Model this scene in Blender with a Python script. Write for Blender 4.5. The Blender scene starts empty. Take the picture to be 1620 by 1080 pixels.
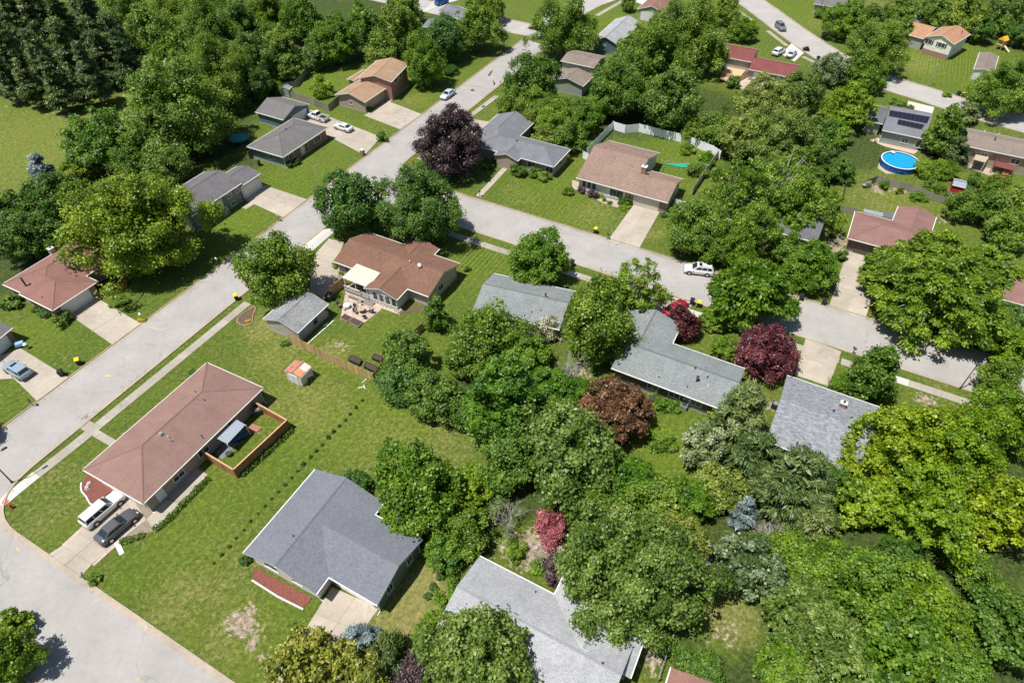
import bpy, math, random
import numpy as np
from mathutils import Vector, Matrix
from mathutils.noise import noise as pnoise
R = math.radians
sc = bpy.context.scene
col = sc.collection
random.seed(7)

# ------------------------------------------------------------------ camera
CAM_H = 68.0; FPX = 1027.0; PITCH = math.atan2(1020, FPX)
cam = bpy.data.cameras.new('camera'); cam_o = bpy.data.objects.new('camera', cam); col.objects.link(cam_o)
cam_o.location = (0, 0, CAM_H); cam_o.rotation_euler = (math.pi/2-PITCH, 0, 0)
cam.sensor_width = 36; cam.lens = 36*FPX/1620; cam.clip_end = 3000; cam.clip_start = 1
sc.camera = cam_o
# ------------------------------------------------------------------ sky, sun, exposure
SUN_EL = 68.0; SHADOW_AZ = 25.0           # shadows run 25 degrees north of +x
world = bpy.data.worlds.new('World'); sc.world = world; world.use_nodes = True
wn = world.node_tree.nodes; wl = world.node_tree.links
sky = wn.new('ShaderNodeTexSky'); sky.sky_type = 'NISHITA'; sky.sun_disc = False
sky.sun_elevation = R(SUN_EL); sky.sun_rotation = R(245)
wn['Background'].inputs['Strength'].default_value = 0.075
wl.new(sky.outputs[0], wn['Background'].inputs['Color'])
sun = bpy.data.lights.new('sun', 'SUN'); sun.energy = 5.0; sun.angle = R(0.5); sun.color = (1.0, 0.965, 0.905)
sun_o = bpy.data.objects.new('sun', sun); col.objects.link(sun_o)
sd = Vector((-math.cos(R(SHADOW_AZ))*math.cos(R(SUN_EL)), -math.sin(R(SHADOW_AZ))*math.cos(R(SUN_EL)), math.sin(R(SUN_EL))))
sun_o.rotation_euler = sd.to_track_quat('Z', 'Y').to_euler(); sun_o.location = (0, 0, 120)
sc.view_settings.view_transform = 'Standard'; sc.view_settings.look = 'None'
sc.view_settings.exposure = 0.25; sc.view_settings.gamma = 1.0; sc.view_settings.use_curve_mapping = False
sc.render.engine = 'CYCLES'; sc.cycles.max_bounces = 5; sc.cycles.transparent_max_bounces = 4

# survey helper: a point of the photograph, lying at height z, as a point of the place (metres)
_c, _s = math.cos(PITCH), math.sin(PITCH)
def P(x, y, z=0.0):
    dx = (x-810)/FPX; dy = (y-540)/FPX
    vy = _c-dy*_s; vz = -_s-dy*_c
    t = (CAM_H-z)/-vz
    return Vector((dx*t, vy*t, z))
def P2(p, z=0.0): return P(p[0], p[1], z)

# ------------------------------------------------------------------ materials
def nt(name):
    m = bpy.data.materials.new(name); m.use_nodes = True
    return m, m.node_tree.nodes, m.node_tree.links, m.node_tree.nodes['Principled BSDF']
def node(n, t, **kw):
    o = n.new(t)
    for k, v in kw.items():
        if k in ('operation','blend_type','data_type','attribute_name','feature','wave_type','bands_direction','noise_dimensions','interpolation'): setattr(o, k, v)
        else: o.inputs[k].default_value = v
    return o
def mixc(n, l, fac, a, b, mode='MIX'):
    m = n.new('ShaderNodeMix'); m.data_type = 'RGBA'; m.blend_type = mode
    for sock, v in ((m.inputs[0], fac), (m.inputs[6], a), (m.inputs[7], b)):
        if isinstance(v, bpy.types.NodeSocket): l.new(v, sock)
        elif isinstance(v, (int, float)): sock.default_value = v
        else: sock.default_value = (*v, 1)
    return m.outputs[2]
def mth(n, l, op, a, b=0.0):
    m = n.new('ShaderNodeMath'); m.operation = op
    for i, v in enumerate((a, b)):
        if isinstance(v, bpy.types.NodeSocket): l.new(v, m.inputs[i])
        else: m.inputs[i].default_value = v
    return m.outputs[0]
def mapr(n, l, v, a, b, c=0.0, d=1.0):
    m = n.new('ShaderNodeMapRange'); l.new(v, m.inputs[0]); m.inputs[1].default_value = a; m.inputs[2].default_value = b
    m.inputs[3].default_value = c; m.inputs[4].default_value = d
    return m.outputs[0]
def noi(n, l, vec, scale, detail=3.0, rough=0.6, dist=0.0):
    t = n.new('ShaderNodeTexNoise'); l.new(vec, t.inputs['Vector']); t.inputs['Scale'].default_value = scale
    t.inputs['Detail'].default_value = detail; t.inputs['Roughness'].default_value = rough; t.inputs['Distortion'].default_value = dist
    return t.outputs['Fac']
def bump(n, l, h, bsdf, strength=0.4, dist=0.05):
    b = n.new('ShaderNodeBump'); b.inputs['Strength'].default_value = strength; b.inputs['Distance'].default_value = dist
    l.new(h, b.inputs['Height']); l.new(b.outputs[0], bsdf.inputs['Normal'])
_mc = {}
def plain(name, c, rough=0.6, var=0.15, scale=3.0, metal=0.0, fine=40.0, spec=0.4, objvar=0.0):
    """one colour with wear: large blotches and fine grain in world space"""
    if name in _mc: return _mc[name]
    m, n, l, b = nt(name)
    g = n.new('ShaderNodeNewGeometry').outputs['Position']
    a = mapr(n, l, noi(n, l, g, scale, 4), .25, .75, 1-var, 1+var)
    f = mapr(n, l, noi(n, l, g, fine, 2), .25, .75, 1-var*.6, 1+var*.6)
    v = mth(n, l, 'MULTIPLY', a, f)
    if objvar:
        oi = n.new('ShaderNodeObjectInfo').outputs['Random']
        v = mth(n, l, 'MULTIPLY', v, mapr(n, l, oi, 0, 1, 1-objvar, 1+objvar))
    hs = n.new('ShaderNodeHueSaturation'); hs.inputs['Color'].default_value = (*c, 1); l.new(v, hs.inputs['Value'])
    l.new(hs.outputs[0], b.inputs['Base Color'])
    b.inputs['Roughness'].default_value = rough; b.inputs['Metallic'].default_value = metal
    b.inputs['Specular IOR Level'].default_value = spec
    _mc[name] = m; return m
def glassy(name, c, rough=0.06):
    if name in _mc: return _mc[name]
    m, n, l, b = nt(name); b.inputs['Base Color'].default_value = (*c, 1); b.inputs['Roughness'].default_value = rough
    b.inputs['Specular IOR Level'].default_value = 0.8; _mc[name] = m; return m
def paint(name, c):
    if name in _mc: return _mc[name]
    m, n, l, b = nt(name)
    g = n.new('ShaderNodeNewGeometry').outputs['Position']
    v = mapr(n, l, noi(n, l, g, 2.5, 4), .3, .7, .93, 1.04)
    hs = n.new('ShaderNodeHueSaturation'); hs.inputs['Color'].default_value = (*c, 1); l.new(v, hs.inputs['Value'])
    l.new(hs.outputs[0], b.inputs['Base Color'])
    b.inputs['Roughness'].default_value = 0.28; b.inputs['Metallic'].default_value = 0.15; b.inputs['Coat Weight'].default_value = 0.5
    b.inputs['Coat Roughness'].default_value = 0.08; _mc[name] = m; return m
def shingle(name, c, dark=0.75, light=1.25, speck=0.2, blotch=0.12, w=0.3, h=0.15, streak=0.06, rip=0.0):
    """asphalt shingles: courses and tabs from the roof's own metre UVs, every tab its own tone, weather streaks running down slope"""
    if name in _mc: return _mc[name]
    m, n, l, b = nt(name)
    uv = n.new('ShaderNodeUVMap').outputs[0]; g = n.new('ShaderNodeNewGeometry').outputs['Position']
    br = n.new('ShaderNodeTexBrick'); l.new(uv, br.inputs['Vector']); br.inputs['Scale'].default_value = 1
    br.inputs['Brick Width'].default_value = w; br.inputs['Row Height'].default_value = h; br.inputs['Mortar Size'].default_value = .018
    br.inputs['Color1'].default_value = (*[x*dark for x in c], 1); br.inputs['Color2'].default_value = (*[min(1, x*light) for x in c], 1)
    br.inputs['Mortar'].default_value = (*[x*.72 for x in c], 1); br.inputs['Bias'].default_value = 0.0
    a = mapr(n, l, noi(n, l, g, .35, 5, .65), .3, .7, 1-blotch, 1+blotch)
    sp = mapr(n, l, noi(n, l, g, 7.0, 3, .8), .3, .7, 1-speck, 1+speck)
    mp = n.new('ShaderNodeMapping'); l.new(uv, mp.inputs[0]); mp.inputs['Scale'].default_value = (1.4, .12, 1)
    st = mapr(n, l, noi(n, l, mp.outputs[0], 1.0, 4, .6), .35, .7, 1+streak, 1-streak)
    v = mth(n, l, 'MULTIPLY', mth(n, l, 'MULTIPLY', a, sp), st)
    if rip:
        m2 = n.new('ShaderNodeMapping'); l.new(uv, m2.inputs[0]); m2.inputs['Scale'].default_value = (1.5, 3.4, 1)
        v = mth(n, l, 'MULTIPLY', v, mapr(n, l, noi(n, l, m2.outputs[0], 1.0, 2, .5, 1.2), .38, .62, 1-rip, 1+rip))
    hs = n.new('ShaderNodeHueSaturation'); l.new(br.outputs[0], hs.inputs['Color']); l.new(v, hs.inputs['Value'])
    l.new(hs.outputs[0], b.inputs['Base Color']); b.inputs['Roughness'].default_value = .9; b.inputs['Specular IOR Level'].default_value = .25
    bump(n, l, br.outputs['Fac'], b, .5, .02)
    _mc[name] = m; return m
def siding(name, c, pitch=0.2):
    if name in _mc: return _mc[name]
    m, n, l, b = nt(name)
    g = n.new('ShaderNodeNewGeometry').outputs['Position']
    sp = n.new('ShaderNodeSeparateXYZ'); l.new(g, sp.inputs[0])
    fr = mth(n, l, 'FRACT', mth(n, l, 'DIVIDE', sp.outputs[2], pitch))
    ln = mapr(n, l, fr, 0, .16, .72, 1.0)
    v = mth(n, l, 'MULTIPLY', ln, mapr(n, l, noi(n, l, g, 1.3, 4), .3, .7, .9, 1.06))
    hs = n.new('ShaderNodeHueSaturation'); hs.inputs['Color'].default_value = (*c, 1); l.new(v, hs.inputs['Value'])
    l.new(hs.outputs[0], b.inputs['Base Color']); b.inputs['Roughness'].default_value = .6
    bump(n, l, fr, b, .5, .02); _mc[name] = m; return m
def brickwall(name, c1, c2):
    if name in _mc: return _mc[name]
    m, n, l, b = nt(name)
    tc = n.new('ShaderNodeUVMap').outputs[0]
    br = n.new('ShaderNodeTexBrick'); l.new(tc, br.inputs['Vector']); br.inputs['Scale'].default_value = 1
    br.inputs['Brick Width'].default_value = .3; br.inputs['Row Height'].default_value = .1; br.inputs['Mortar Size'].default_value = .012
    br.inputs['Color1'].default_value = (*c1, 1); br.inputs['Color2'].default_value = (*c2, 1); br.inputs['Mortar'].default_value = (.3, .27, .24, 1)
    l.new(br.outputs[0], b.inputs['Base Color']); b.inputs['Roughness'].default_value = .85; _mc[name] = m; return m
def concrete(name, c, var=0.12, joints=False):
    if name in _mc: return _mc[name]
    m, n, l, b = nt(name)
    g = n.new('ShaderNodeNewGeometry').outputs['Position']
    big = mapr(n, l, noi(n, l, g, .22, 5, .62), .3, .7, 1-var, 1+var)
    med = mapr(n, l, noi(n, l, g, 1.6, 5, .7), .3, .72, 1-var*.8, 1+var*.5)
    fin = mapr(n, l, noi(n, l, g, 14, 3, .8), .25, .75, 1-var*.8, 1+var*.8)
    oi = mapr(n, l, n.new('ShaderNodeObjectInfo').outputs['Random'], 0, 1, .93, 1.06)
    # hairline cracks
    vo = n.new('ShaderNodeTexVoronoi'); vo.feature = 'DISTANCE_TO_EDGE'
    dn = n.new('ShaderNodeTexNoise'); l.new(g, dn.inputs['Vector']); dn.inputs['Scale'].default_value = .6; dn.inputs['Detail'].default_value = 5
    ad = n.new('ShaderNodeVectorMath'); ad.operation = 'MULTIPLY_ADD'; l.new(dn.outputs['Color'], ad.inputs[0]); ad.inputs[1].default_value = (3, 3, 0); l.new(g, ad.inputs[2])
    l.new(ad.outputs[0], vo.inputs['Vector']); vo.inputs['Scale'].default_value = .16
    cr = mapr(n, l, vo.outputs['Distance'], .0, .012, .72, 1.0)
    gate = mapr(n, l, noi(n, l, g, .12, 2), .45, .6, 0, 1)
    cr2 = mth(n, l, 'ADD', mth(n, l, 'MULTIPLY', cr, gate), mth(n, l, 'SUBTRACT', 1.0, gate))
    v = mth(n, l, 'MULTIPLY', mth(n, l, 'MULTIPLY', mth(n, l, 'MULTIPLY', big, med), mth(n, l, 'MULTIPLY', fin, oi)), cr2)
    # oily / damp stains
    stn = mapr(n, l, noi(n, l, g, .55, 3, .5), .62, .78, 0, .35)
    colr = mixc(n, l, stn, c, [x*f for x, f in zip(c, (.72, .66, .58))])
    hs = n.new('ShaderNodeHueSaturation'); l.new(colr, hs.inputs['Color']); l.new(v, hs.inputs['Value'])
    l.new(hs.outputs[0], b.inputs['Base Color']); b.inputs['Roughness'].default_value = .88; b.inputs['Specular IOR Level'].default_value = .25
    bump(n, l, fin, b, .25, .01); _mc[name] = m; return m
def grass_mat():
    """lawn: blade tufts, clover and dry patches; the vertex attributes carry where soil shows (dirt), where it is parched (dry) and where it is mown thick (lush)"""
    m, n, l, b = nt('grass')
    g = n.new('ShaderNodeNewGeometry').outputs['Position']
    def at(a): o = n.new('ShaderNodeAttribute'); o.attribute_name = a; return o.outputs['Fac']
    big = noi(n, l, g, .05, 4, .6, 1.0); med = noi(n, l, g, .38, 5, .68, .8); sml = noi(n, l, g, 2.2, 4, .7, .5); fin = noi(n, l, g, 9.0, 4, .8)
    c = mixc(n, l, mapr(n, l, big, .35, .65), (.084, .136, .013), (.130, .172, .018))
    c = mixc(n, l, mapr(n, l, med, .45, .68, 0, .75), c, (.060, .122, .012))
    c = mixc(n, l, mapr(n, l, sml, .50, .72, 0, .75), c, (.165, .180, .046))
    dry = mth(n, l, 'ADD', at('dry'), mapr(n, l, med, .3, .7, -.24, .34))
    c = mixc(n, l, mapr(n, l, mth(n, l, 'ADD', dry, mapr(n, l, sml, .3, .7, -.35, .35)), .2, .9, 0, .9), c, (.265, .245, .080))
    c = mixc(n, l, mth(n, l, 'MULTIPLY', at('lush'), .8), c, mixc(n, l, mapr(n, l, sml, .35, .7), (.098, .162, .009), (.165, .215, .016)))
    f4 = noi(n, l, g, 4.5, 4, .8, .4); c = mixc(n, l, mapr(n, l, f4, .52, .70, 0, .55), c, (.230, .205, .085)); c = mixc(n, l, mapr(n, l, f4, .46, .32, 0, .55), c, (.040, .088, .010))
    di = mth(n, l, 'ADD', at('dirt'), mth(n, l, 'ADD', mapr(n, l, med, .3, .7, -.32, .22), mapr(n, l, sml, .3, .7, -.34, .34)))
    c = mixc(n, l, mapr(n, l, di, .50, .74), c, mixc(n, l, mapr(n, l, sml, .3, .7), (.22, .16, .10), (.46, .38, .29)))
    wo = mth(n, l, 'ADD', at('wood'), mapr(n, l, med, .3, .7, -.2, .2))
    c = mixc(n, l, mapr(n, l, wo, .4, .75), c, mixc(n, l, mapr(n, l, sml, .35, .65), (.030, .062, .010), (.085, .105, .026)))  # dark green wood floor; tree shade over grass is painted in too
    v = mth(n, l, 'MULTIPLY', mapr(n, l, fin, .25, .75, .38, 1.50), mapr(n, l, sml, .3, .7, .82, 1.18)); v = mth(n, l, 'MULTIPLY', v, mapr(n, l, noi(n, l, g, 1.1, 5, .75), .32, .68, .84, 1.14))
    # mowing bands
    wv = n.new('ShaderNodeTexWave'); mp = n.new('ShaderNodeMapping'); l.new(g, mp.inputs[0]); mp.inputs['Rotation'].default_value = (0, 0, R(28))
    l.new(mp.outputs[0], wv.inputs['Vector']); wv.inputs['Scale'].default_value = .28; wv.inputs['Distortion'].default_value = 1.5; wv.inputs['Detail'].default_value = 2
    v = mth(n, l, 'MULTIPLY', v, mapr(n, l, wv.outputs['Fac'], 0, 1, .95, 1.05))
    w2 = n.new('ShaderNodeTexWave'); l.new(mp.outputs[0], w2.inputs['Vector']); w2.inputs['Scale'].default_value = .42; w2.inputs['Distortion'].default_value = .6
    w2.bands_direction = 'X'; st = mth(n, l, 'MULTIPLY', mth(n, l, 'MULTIPLY', at('mow'), .42), mth(n, l, 'SUBTRACT', w2.outputs['Fac'], .5)); v = mth(n, l, 'MULTIPLY', v, mth(n, l, 'ADD', 1.0, st))
    hs = n.new('ShaderNodeHueSaturation'); l.new(c, hs.inputs['Color']); l.new(v, hs.inputs['Value'])
    l.new(hs.outputs[0], b.inputs['Base Color']); b.inputs['Roughness'].default_value = .85; b.inputs['Specular IOR Level'].default_value = .2
    bump(n, l, fin, b, .9, .12); return m
def leafmat(name, lo, mid, hi, trans=0.42, hue=0.018):
    """leaves: each leaf spray its own random tone, with glints and clump shading painted in, each tree a slight shift"""
    if name in _mc: return _mc[name]
    m, n, l, b = nt(name)
    a = n.new('ShaderNodeAttribute'); a.attribute_name = 'tone'
    cr = n.new('ShaderNodeValToRGB'); e = cr.color_ramp.elements
    e[0].position = 0; e[0].color = (*lo, 1); e[1].position = 1; e[1].color = (*hi, 1)
    x = e.new(.55); x.color = (*mid, 1); l.new(a.outputs['Fac'], cr.inputs[0])
    oi = n.new('ShaderNodeObjectInfo').outputs['Random']
    hs = n.new('ShaderNodeHueSaturation'); l.new(cr.outputs[0], hs.inputs['Color'])
    l.new(mapr(n, l, oi, 0, 1, .5-hue, .5+hue), hs.inputs['Hue']); l.new(mapr(n, l, oi, 0, 1, 1.18, .85), hs.inputs['Value'])
    l.new(hs.outputs[0], b.inputs['Base Color']); b.inputs['Roughness'].default_value = .45; b.inputs['Specular IOR Level'].default_value = .5
    tr = n.new('ShaderNodeBsdfTranslucent'); l.new(hs.outputs[0], tr.inputs[0])
    mx = n.new('ShaderNodeMixShader'); mx.inputs[0].default_value = trans
    l.new(b.outputs[0], mx.inputs[1]); l.new(tr.outputs[0], mx.inputs[2]); l.new(mx.outputs[0], n['Material Output'].inputs[0])
    _mc[name] = m; return m

WHITE = plain('white_paint', (.72, .72, .70), .5, .06)
TRIM = plain('off_white_trim', (.62, .60, .56), .5, .08)
DARK = plain('dark_rubber', (.02, .02, .022), .7, .2)
STEEL = plain('galvanised_steel', (.45, .46, .47), .4, .12, metal=.6)
RIM = plain('alloy_rim', (.5, .5, .52), .3, .1, metal=.7)
PANE = glassy('window_glass', (.03, .045, .06))
CARGLASS = glassy('car_glass', (.02, .03, .035), .04)
WOODF = plain('tan_cedar', (.50, .33, .155), .75, .18, 6, objvar=.28)  # tan cedar, tone varying per object
WOODG = plain('weathered_wood', (.24, .22, .19), .8, .2, 5, objvar=.2)
WOODR = plain('stained_cedar', (.33, .15, .07), .7, .18, 5, objvar=.15)
DECK = plain('new_deck_lumber', (.62, .42, .24), .7, .12, 5, objvar=.1)
VINYL = plain('white_vinyl', (.86, .88, .90), .45, .06, objvar=.04)
BARK = plain('bark', (.14, .11, .08), .9, .3, 4)
GREYBARK = plain('grey_bark', (.32, .29, .26), .9, .25, 4)
BLACKPL = plain('black_plastic', (.022, .024, .028), .45, .2)
YELLOWPL = plain('yellow_plastic', (.78, .62, .02), .45, .06)
CONC = concrete('driveway_concrete', (.415, .362, .298), .15)
CONCN = concrete('new_concrete', (.52, .50, .46), .06)
WALK = concrete('sidewalk_concrete', (.36, .325, .275), .14)
ROAD = concrete('road_concrete', (.385, .365, .345), .10)
KERB = concrete('kerb_concrete', (.37, .315, .25), .18)
JOINT = plain('joint_dirt', (.24, .20, .15), .9, .25)
MULCH = plain('red_mulch', (.19, .068, .05), .95, .35, 5, fine=14)
MULCHB = plain('brown_mulch', (.12, .085, .055), .95, .4, 5, fine=14)
GRAVEL = plain('tan_gravel', (.40, .33, .25), .95, .3, 5, fine=12)
PAVER = plain('patio_pavers', (.47, .37, .30), .9, .12, 2, objvar=.1)
DIRTM = plain('bare_soil', (.28, .20, .13), .95, .3, 3, fine=12)
GALV = plain('grey_metal_sheet', (.33, .37, .42), .4, .1, metal=.2)
SOLARM = glassy('solar_cells', (.012, .013, .03), .2)
BRICKR = brickwall('red_brick', (.26, .10, .065), (.36, .17, .11))
BRICKT = brickwall('tan_brick', (.34, .25, .19), (.44, .34, .26))

# ------------------------------------------------------------------ mesh helper
class MB:
    def __init__(s): s.v = []; s.f = []; s.m = []; s.uv = []
    def poly(s, pts, m=0, uv=None):
        i = len(s.v); s.v += [tuple(p) for p in pts]; s.f.append(tuple(range(i, i+len(pts)))); s.m.append(m)
        s.uv.append(uv or [(p[0]+p[1], p[2]) for p in pts])
    def hexa(s, b, t, m=0):
        b = [Vector(p) for p in b]; t = [Vector(p) for p in t]
        s.poly(b[::-1], m); s.poly(t, m)
        for k in range(len(b)):
            j = (k+1) % len(b); s.poly([b[k], b[j], t[j], t[k]], m)
    def box(s, x0, x1, y0, y1, z0, z1, m=0, T=None, taper=0.0):
        c = [(x0, y0), (x1, y0), (x1, y1), (x0, y1)]; cx, cy = (x0+x1)/2, (y0+y1)/2
        b = [Vector((x, y, z0)) for x, y in c]; t = [Vector((cx+(x-cx)*(1-taper), cy+(y-cy)*(1-taper), z1)) for x, y in c]
        if T is not None: b = [T @ p for p in b]; t = [T @ p for p in t]
        s.hexa(b, t, m)
    def prism(s, pts, z0, z1, m=0):
        s.hexa([(p[0], p[1], z0) for p in pts], [(p[0], p[1], z1) for p in pts], m)
    def tube(s, p0, p1, r0, r1=None, n=8, m=0, cap=True):
        p0 = Vector(p0); p1 = Vector(p1); r1 = r0 if r1 is None else r1
        d = (p1-p0).normalized(); a = d.orthogonal().normalized(); b = d.cross(a)
        A = [p0+(a*math.cos(2*math.pi*k/n)+b*math.sin(2*math.pi*k/n))*r0 for k in range(n)]
        B = [p1+(a*math.cos(2*math.pi*k/n)+b*math.sin(2*math.pi*k/n))*r1 for k in range(n)]
        for k in range(n):
            j = (k+1) % n; s.poly([A[k], A[j], B[j], B[k]], m)
        if cap: s.poly(A[::-1], m); s.poly(B, m)
    def strip(s, line, w0, w1, z0, z1, m=0):
        """solid band beside a polyline: from offset w0 to offset w1 on its left"""
        a = offset(line, w0); b = offset(line, w1)
        for k in range(len(line)-1):
            s.hexa([(*a[k], z0), (*a[k+1], z0), (*b[k+1], z0), (*b[k], z0)], [(*a[k], z1), (*a[k+1], z1), (*b[k+1], z1), (*b[k], z1)], m)
    def mesh(s, name, mats, smooth=False):
        me = bpy.data.meshes.new(name); me.from_pydata(s.v, [], s.f)
        for x in (mats if isinstance(mats, (list, tuple)) else [mats]): me.materials.append(x)
        me.polygons.foreach_set('material_index', s.m)
        ul = me.uv_layers.new(name='UVMap'); ul.data.foreach_set('uv', [c for f in s.uv for p in f for c in p])
        if smooth: me.polygons.foreach_set('use_smooth', [True]*len(s.f))
        me.update(); return me
    def build(s, name, mats, parent=None, loc=(0, 0, 0), smooth=False, rz=0.0):
        return put(s.mesh(name, mats, smooth), name, parent, loc, rz)
def offset(line, d):
    out = []
    for k, p in enumerate(line):
        p = Vector(p[:2]); dirs = []
        if k > 0: dirs.append((p-Vector(line[k-1][:2])).normalized())
        if k < len(line)-1: dirs.append((Vector(line[k+1][:2])-p).normalized())
        t = sum(dirs, Vector((0, 0))).normalized(); nrm = Vector((-t.y, t.x))
        out.append(p+nrm*d/max(.4, t.dot(dirs[0])))
    return out
def put(me, name, parent=None, loc=(0, 0, 0), rz=0.0, scale=None, rot=None):
    o = bpy.data.objects.new(name, me); col.objects.link(o); o.location = loc
    o.rotation_euler = rot if rot else (0, 0, rz)
    if scale is not None: o.scale = scale if hasattr(scale, '__len__') else (scale,)*3
    if parent is not None: o.parent = parent
    return o
def tag(o, label=None, cat=None, group=None, kind=None):
    if label: o['label'] = label
    if cat: o['category'] = cat
    if group: o['group'] = group
    if kind: o['kind'] = kind
    return o
def thing(name, label, cat, loc=(0, 0, 0), rz=0.0, group=None, scale=None):
    return tag(put(None, name, None, loc, rz, scale), label, cat, group)
def struct(o, label=None): return tag(o, label, None, None, 'structure')
_cache = {}
def cached(key, fn):
    if key not in _cache: _cache[key] = fn()
    return _cache[key]
def frame_of(p, ang): return Matrix.Translation(p) @ Matrix.Rotation(ang, 4, 'Z')
# ------------------------------------------------------------------ ground
def lerp_line(a, b, n): return [a.lerp(b, k/n) for k in range(n+1)]
A_L = [P(-60, 724.4), P(1.3, 678.7), P(365.6, 406), P(568.5, 256), P(796.7, 85.6), P(835, 57)]
A_dir = (P(796.7, 85.6)-P(1.3, 678.7)).normalized(); A_ang = math.atan2(A_dir.y, A_dir.x)
B_dir = (P(1472, 533.5)-P(800, 328.7)).normalized(); B_ang = math.atan2(B_dir.y, B_dir.x)

# spots: pixel x, y, radius in metres, amount, which attribute
SP = [(383, 985, 2.2, 1.0, 'dirt'), (403, 1015, 1.5, .85, 'dirt'), (420, 1035, 1.2, .75, 'dirt'), (375, 1000, 4.5, .5, 'dry'), (645, 965, 4.0, .95, 'dry'), (625, 1000, 4.0, .9, 'dry'), (670, 920, 3.0, .95, 'dry'),
      (650, 985, 3, .38, 'dirt'), (680, 915, 2, .5, 'dirt'), (1150, 995, 3.0, .6, 'dirt'), (1158, 975, 3.5, .7, 'dry'), (850, 872, 3.5, 1.0, 'dirt'), (820, 868, 3, .8, 'dirt'),
      (540, 547, 1.9, .65, 'dirt'), (525, 560, 3, .6, 'dry'), (490, 640, 6, .55, 'dry'), (520, 655, 5, .5, 'dry'), (455, 640, 5, .45, 'dry'), (300, 935, 5, .5, 'dry'), (275, 960, 4, .4, 'dry'),
      (350, 900, 6, .35, 'dry'), (420, 520, 4, .6, 'dry'), (440, 560, 5, .45, 'dry'), (620, 690, 7, .4, 'dry'), (420, 985, 5, .6, 'lush'), (470, 700, 6, .55, 'lush'), (560, 670, 7, .6, 'lush'),
      (500, 600, 5, .35, 'lush'), (300, 860, 5, .55, 'lush'), (200, 920, 3, .5, 'lush'), (380, 760, 6, .5, 'lush'), (640, 650, 6, .7, 'lush'), (700, 700, 6, .4, 'dry'), (60, 530, 6, .7, 'lush'), (80, 515, 4, .5, 'lush'),
      (25, 640, 5, .35, 'lush'), (90, 780, 6, .3, 'dry'), (60, 830, 4, .3, 'dry'), (380, 350, 6, 1.0, 'lush'), (350, 390, 5, .8, 'lush'), (470, 290, 7, .6, 'lush'), (520, 265, 6, .5, 'lush'), (400, 380, 5, .6, 'lush'),
      (50, 230, 26, .55, 'dry'), (50, 235, 26, .6, 'lush'), (50, 240, 30, 1, 'mow'), (750, 402, 7, 1.2, 'mow'), (1215, 68, 7, 1.2, 'mow'), (1500, 100, 9, .9, 'mow'), (870, 320, 9, .4, 'mow'), (30, 170, 12, .35, 'dirt'), (100, 182, 5, .5, 'dirt'), (40, 158, 5, .5, 'dirt'), (30, 320, 14, .5, 'dry'), (90, 250, 10, .5, 'dry'), (20, 200, 14, .4, 'dry'),
      (850, 300, 8, .5, 'lush'), (890, 340, 8, .45, 'lush'), (940, 340, 6, .4, 'dry'), (830, 310, 5, .35, 'dry'), (1035, 370, 3, .4, 'dry'), (760, 400, 6, .25, 'lush'),
      (1080, 245, 8, .6, 'lush'), (1060, 255, 4, .45, 'dirt'), (1110, 240, 5, .4, 'dirt'), (1090, 275, 6, .4, 'lush'), (1400, 315, 9, .45, 'dry'), (1375, 308, 5, .3, 'dirt'), (1490, 347, 4, .5, 'dirt'), (1450, 320, 9, .4, 'lush'),
      (1320, 350, 6, .4, 'lush'), (1300, 440, 5, .5, 'lush'), (1325, 380, 2.6, 1.1, 'dirt'), (1318, 400, 2.6, 1.1, 'dirt'), (1530, 345, 3, 1, 'dirt'), (1390, 299, 1.8, 1.1, 'dirt'), (1425, 303, 2, 1, 'dirt'),
      (1480, 100, 16, .6, 'lush'), (1450, 100, 8, .6, 'dry'), (1540, 80, 10, .5, 'lush'), (1270, 20, 15, .5, 'lush'), (1300, 40, 9, .4, 'dry'), (1500, 60, 8, .4, 'lush'), (1370, 10, 12, .45, 'dry'),
      (950, 30, 12, .6, 'lush'), (930, 45, 8, .5, 'lush'), (700, 160, 8, .5, 'lush'), (650, 160, 6, .35, 'dry'), (725, 120, 8, .5, 'lush'), (560, 205, 7, .5, 'lush'), (600, 200, 5, .3, 'dry'),
      (500, 130, 9, .7, 'lush'), (560, 120, 6, .6, 'lush'), (1070, 690, 5, .9, 'lush'), (1050, 715, 5, .9, 'lush'), (700, 570, 4, .6, 'lush'), (720, 560, 3, .5, 'lush'), (780, 420, 3, .5, 'lush'),
      (560, 600, 4, .3, 'lush'), (600, 525, 4, .3, 'lush'), (1200, 690, 2.5, .9, 'dirt'), (1218, 640, 1.6, .9, 'dirt'), (1410, 860, 2, .5, 'dirt'), (1490, 935, 2, .6, 'dirt'), (1030, 1040, 2, .9, 'dirt'),
      (1240, 1040, 3, .8, 'dirt'), (915, 590, 3, .7, 'dirt'), (925, 640, 2, .8, 'dirt'), (1500, 610, 5, .3, 'dry'), (1462, 632, 2, .9, 'dirt')]
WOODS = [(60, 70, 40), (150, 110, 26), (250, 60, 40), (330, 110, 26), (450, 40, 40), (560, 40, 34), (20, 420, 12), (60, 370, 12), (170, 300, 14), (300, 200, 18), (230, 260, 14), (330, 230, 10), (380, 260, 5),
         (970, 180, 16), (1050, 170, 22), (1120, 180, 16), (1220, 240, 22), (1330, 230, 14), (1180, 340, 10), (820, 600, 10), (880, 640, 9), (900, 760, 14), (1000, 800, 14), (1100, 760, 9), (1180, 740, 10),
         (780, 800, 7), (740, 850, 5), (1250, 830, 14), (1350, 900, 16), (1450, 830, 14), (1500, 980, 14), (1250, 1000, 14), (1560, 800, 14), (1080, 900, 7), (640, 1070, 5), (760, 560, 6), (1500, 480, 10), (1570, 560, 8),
         (740, 620, 5), (660, 600, 5), (900, 210, 8), (870, 190, 8), (1480, 20, 30), (1570, 40, 30), (1560, 320, 9), (1510, 250, 7)]
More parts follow.
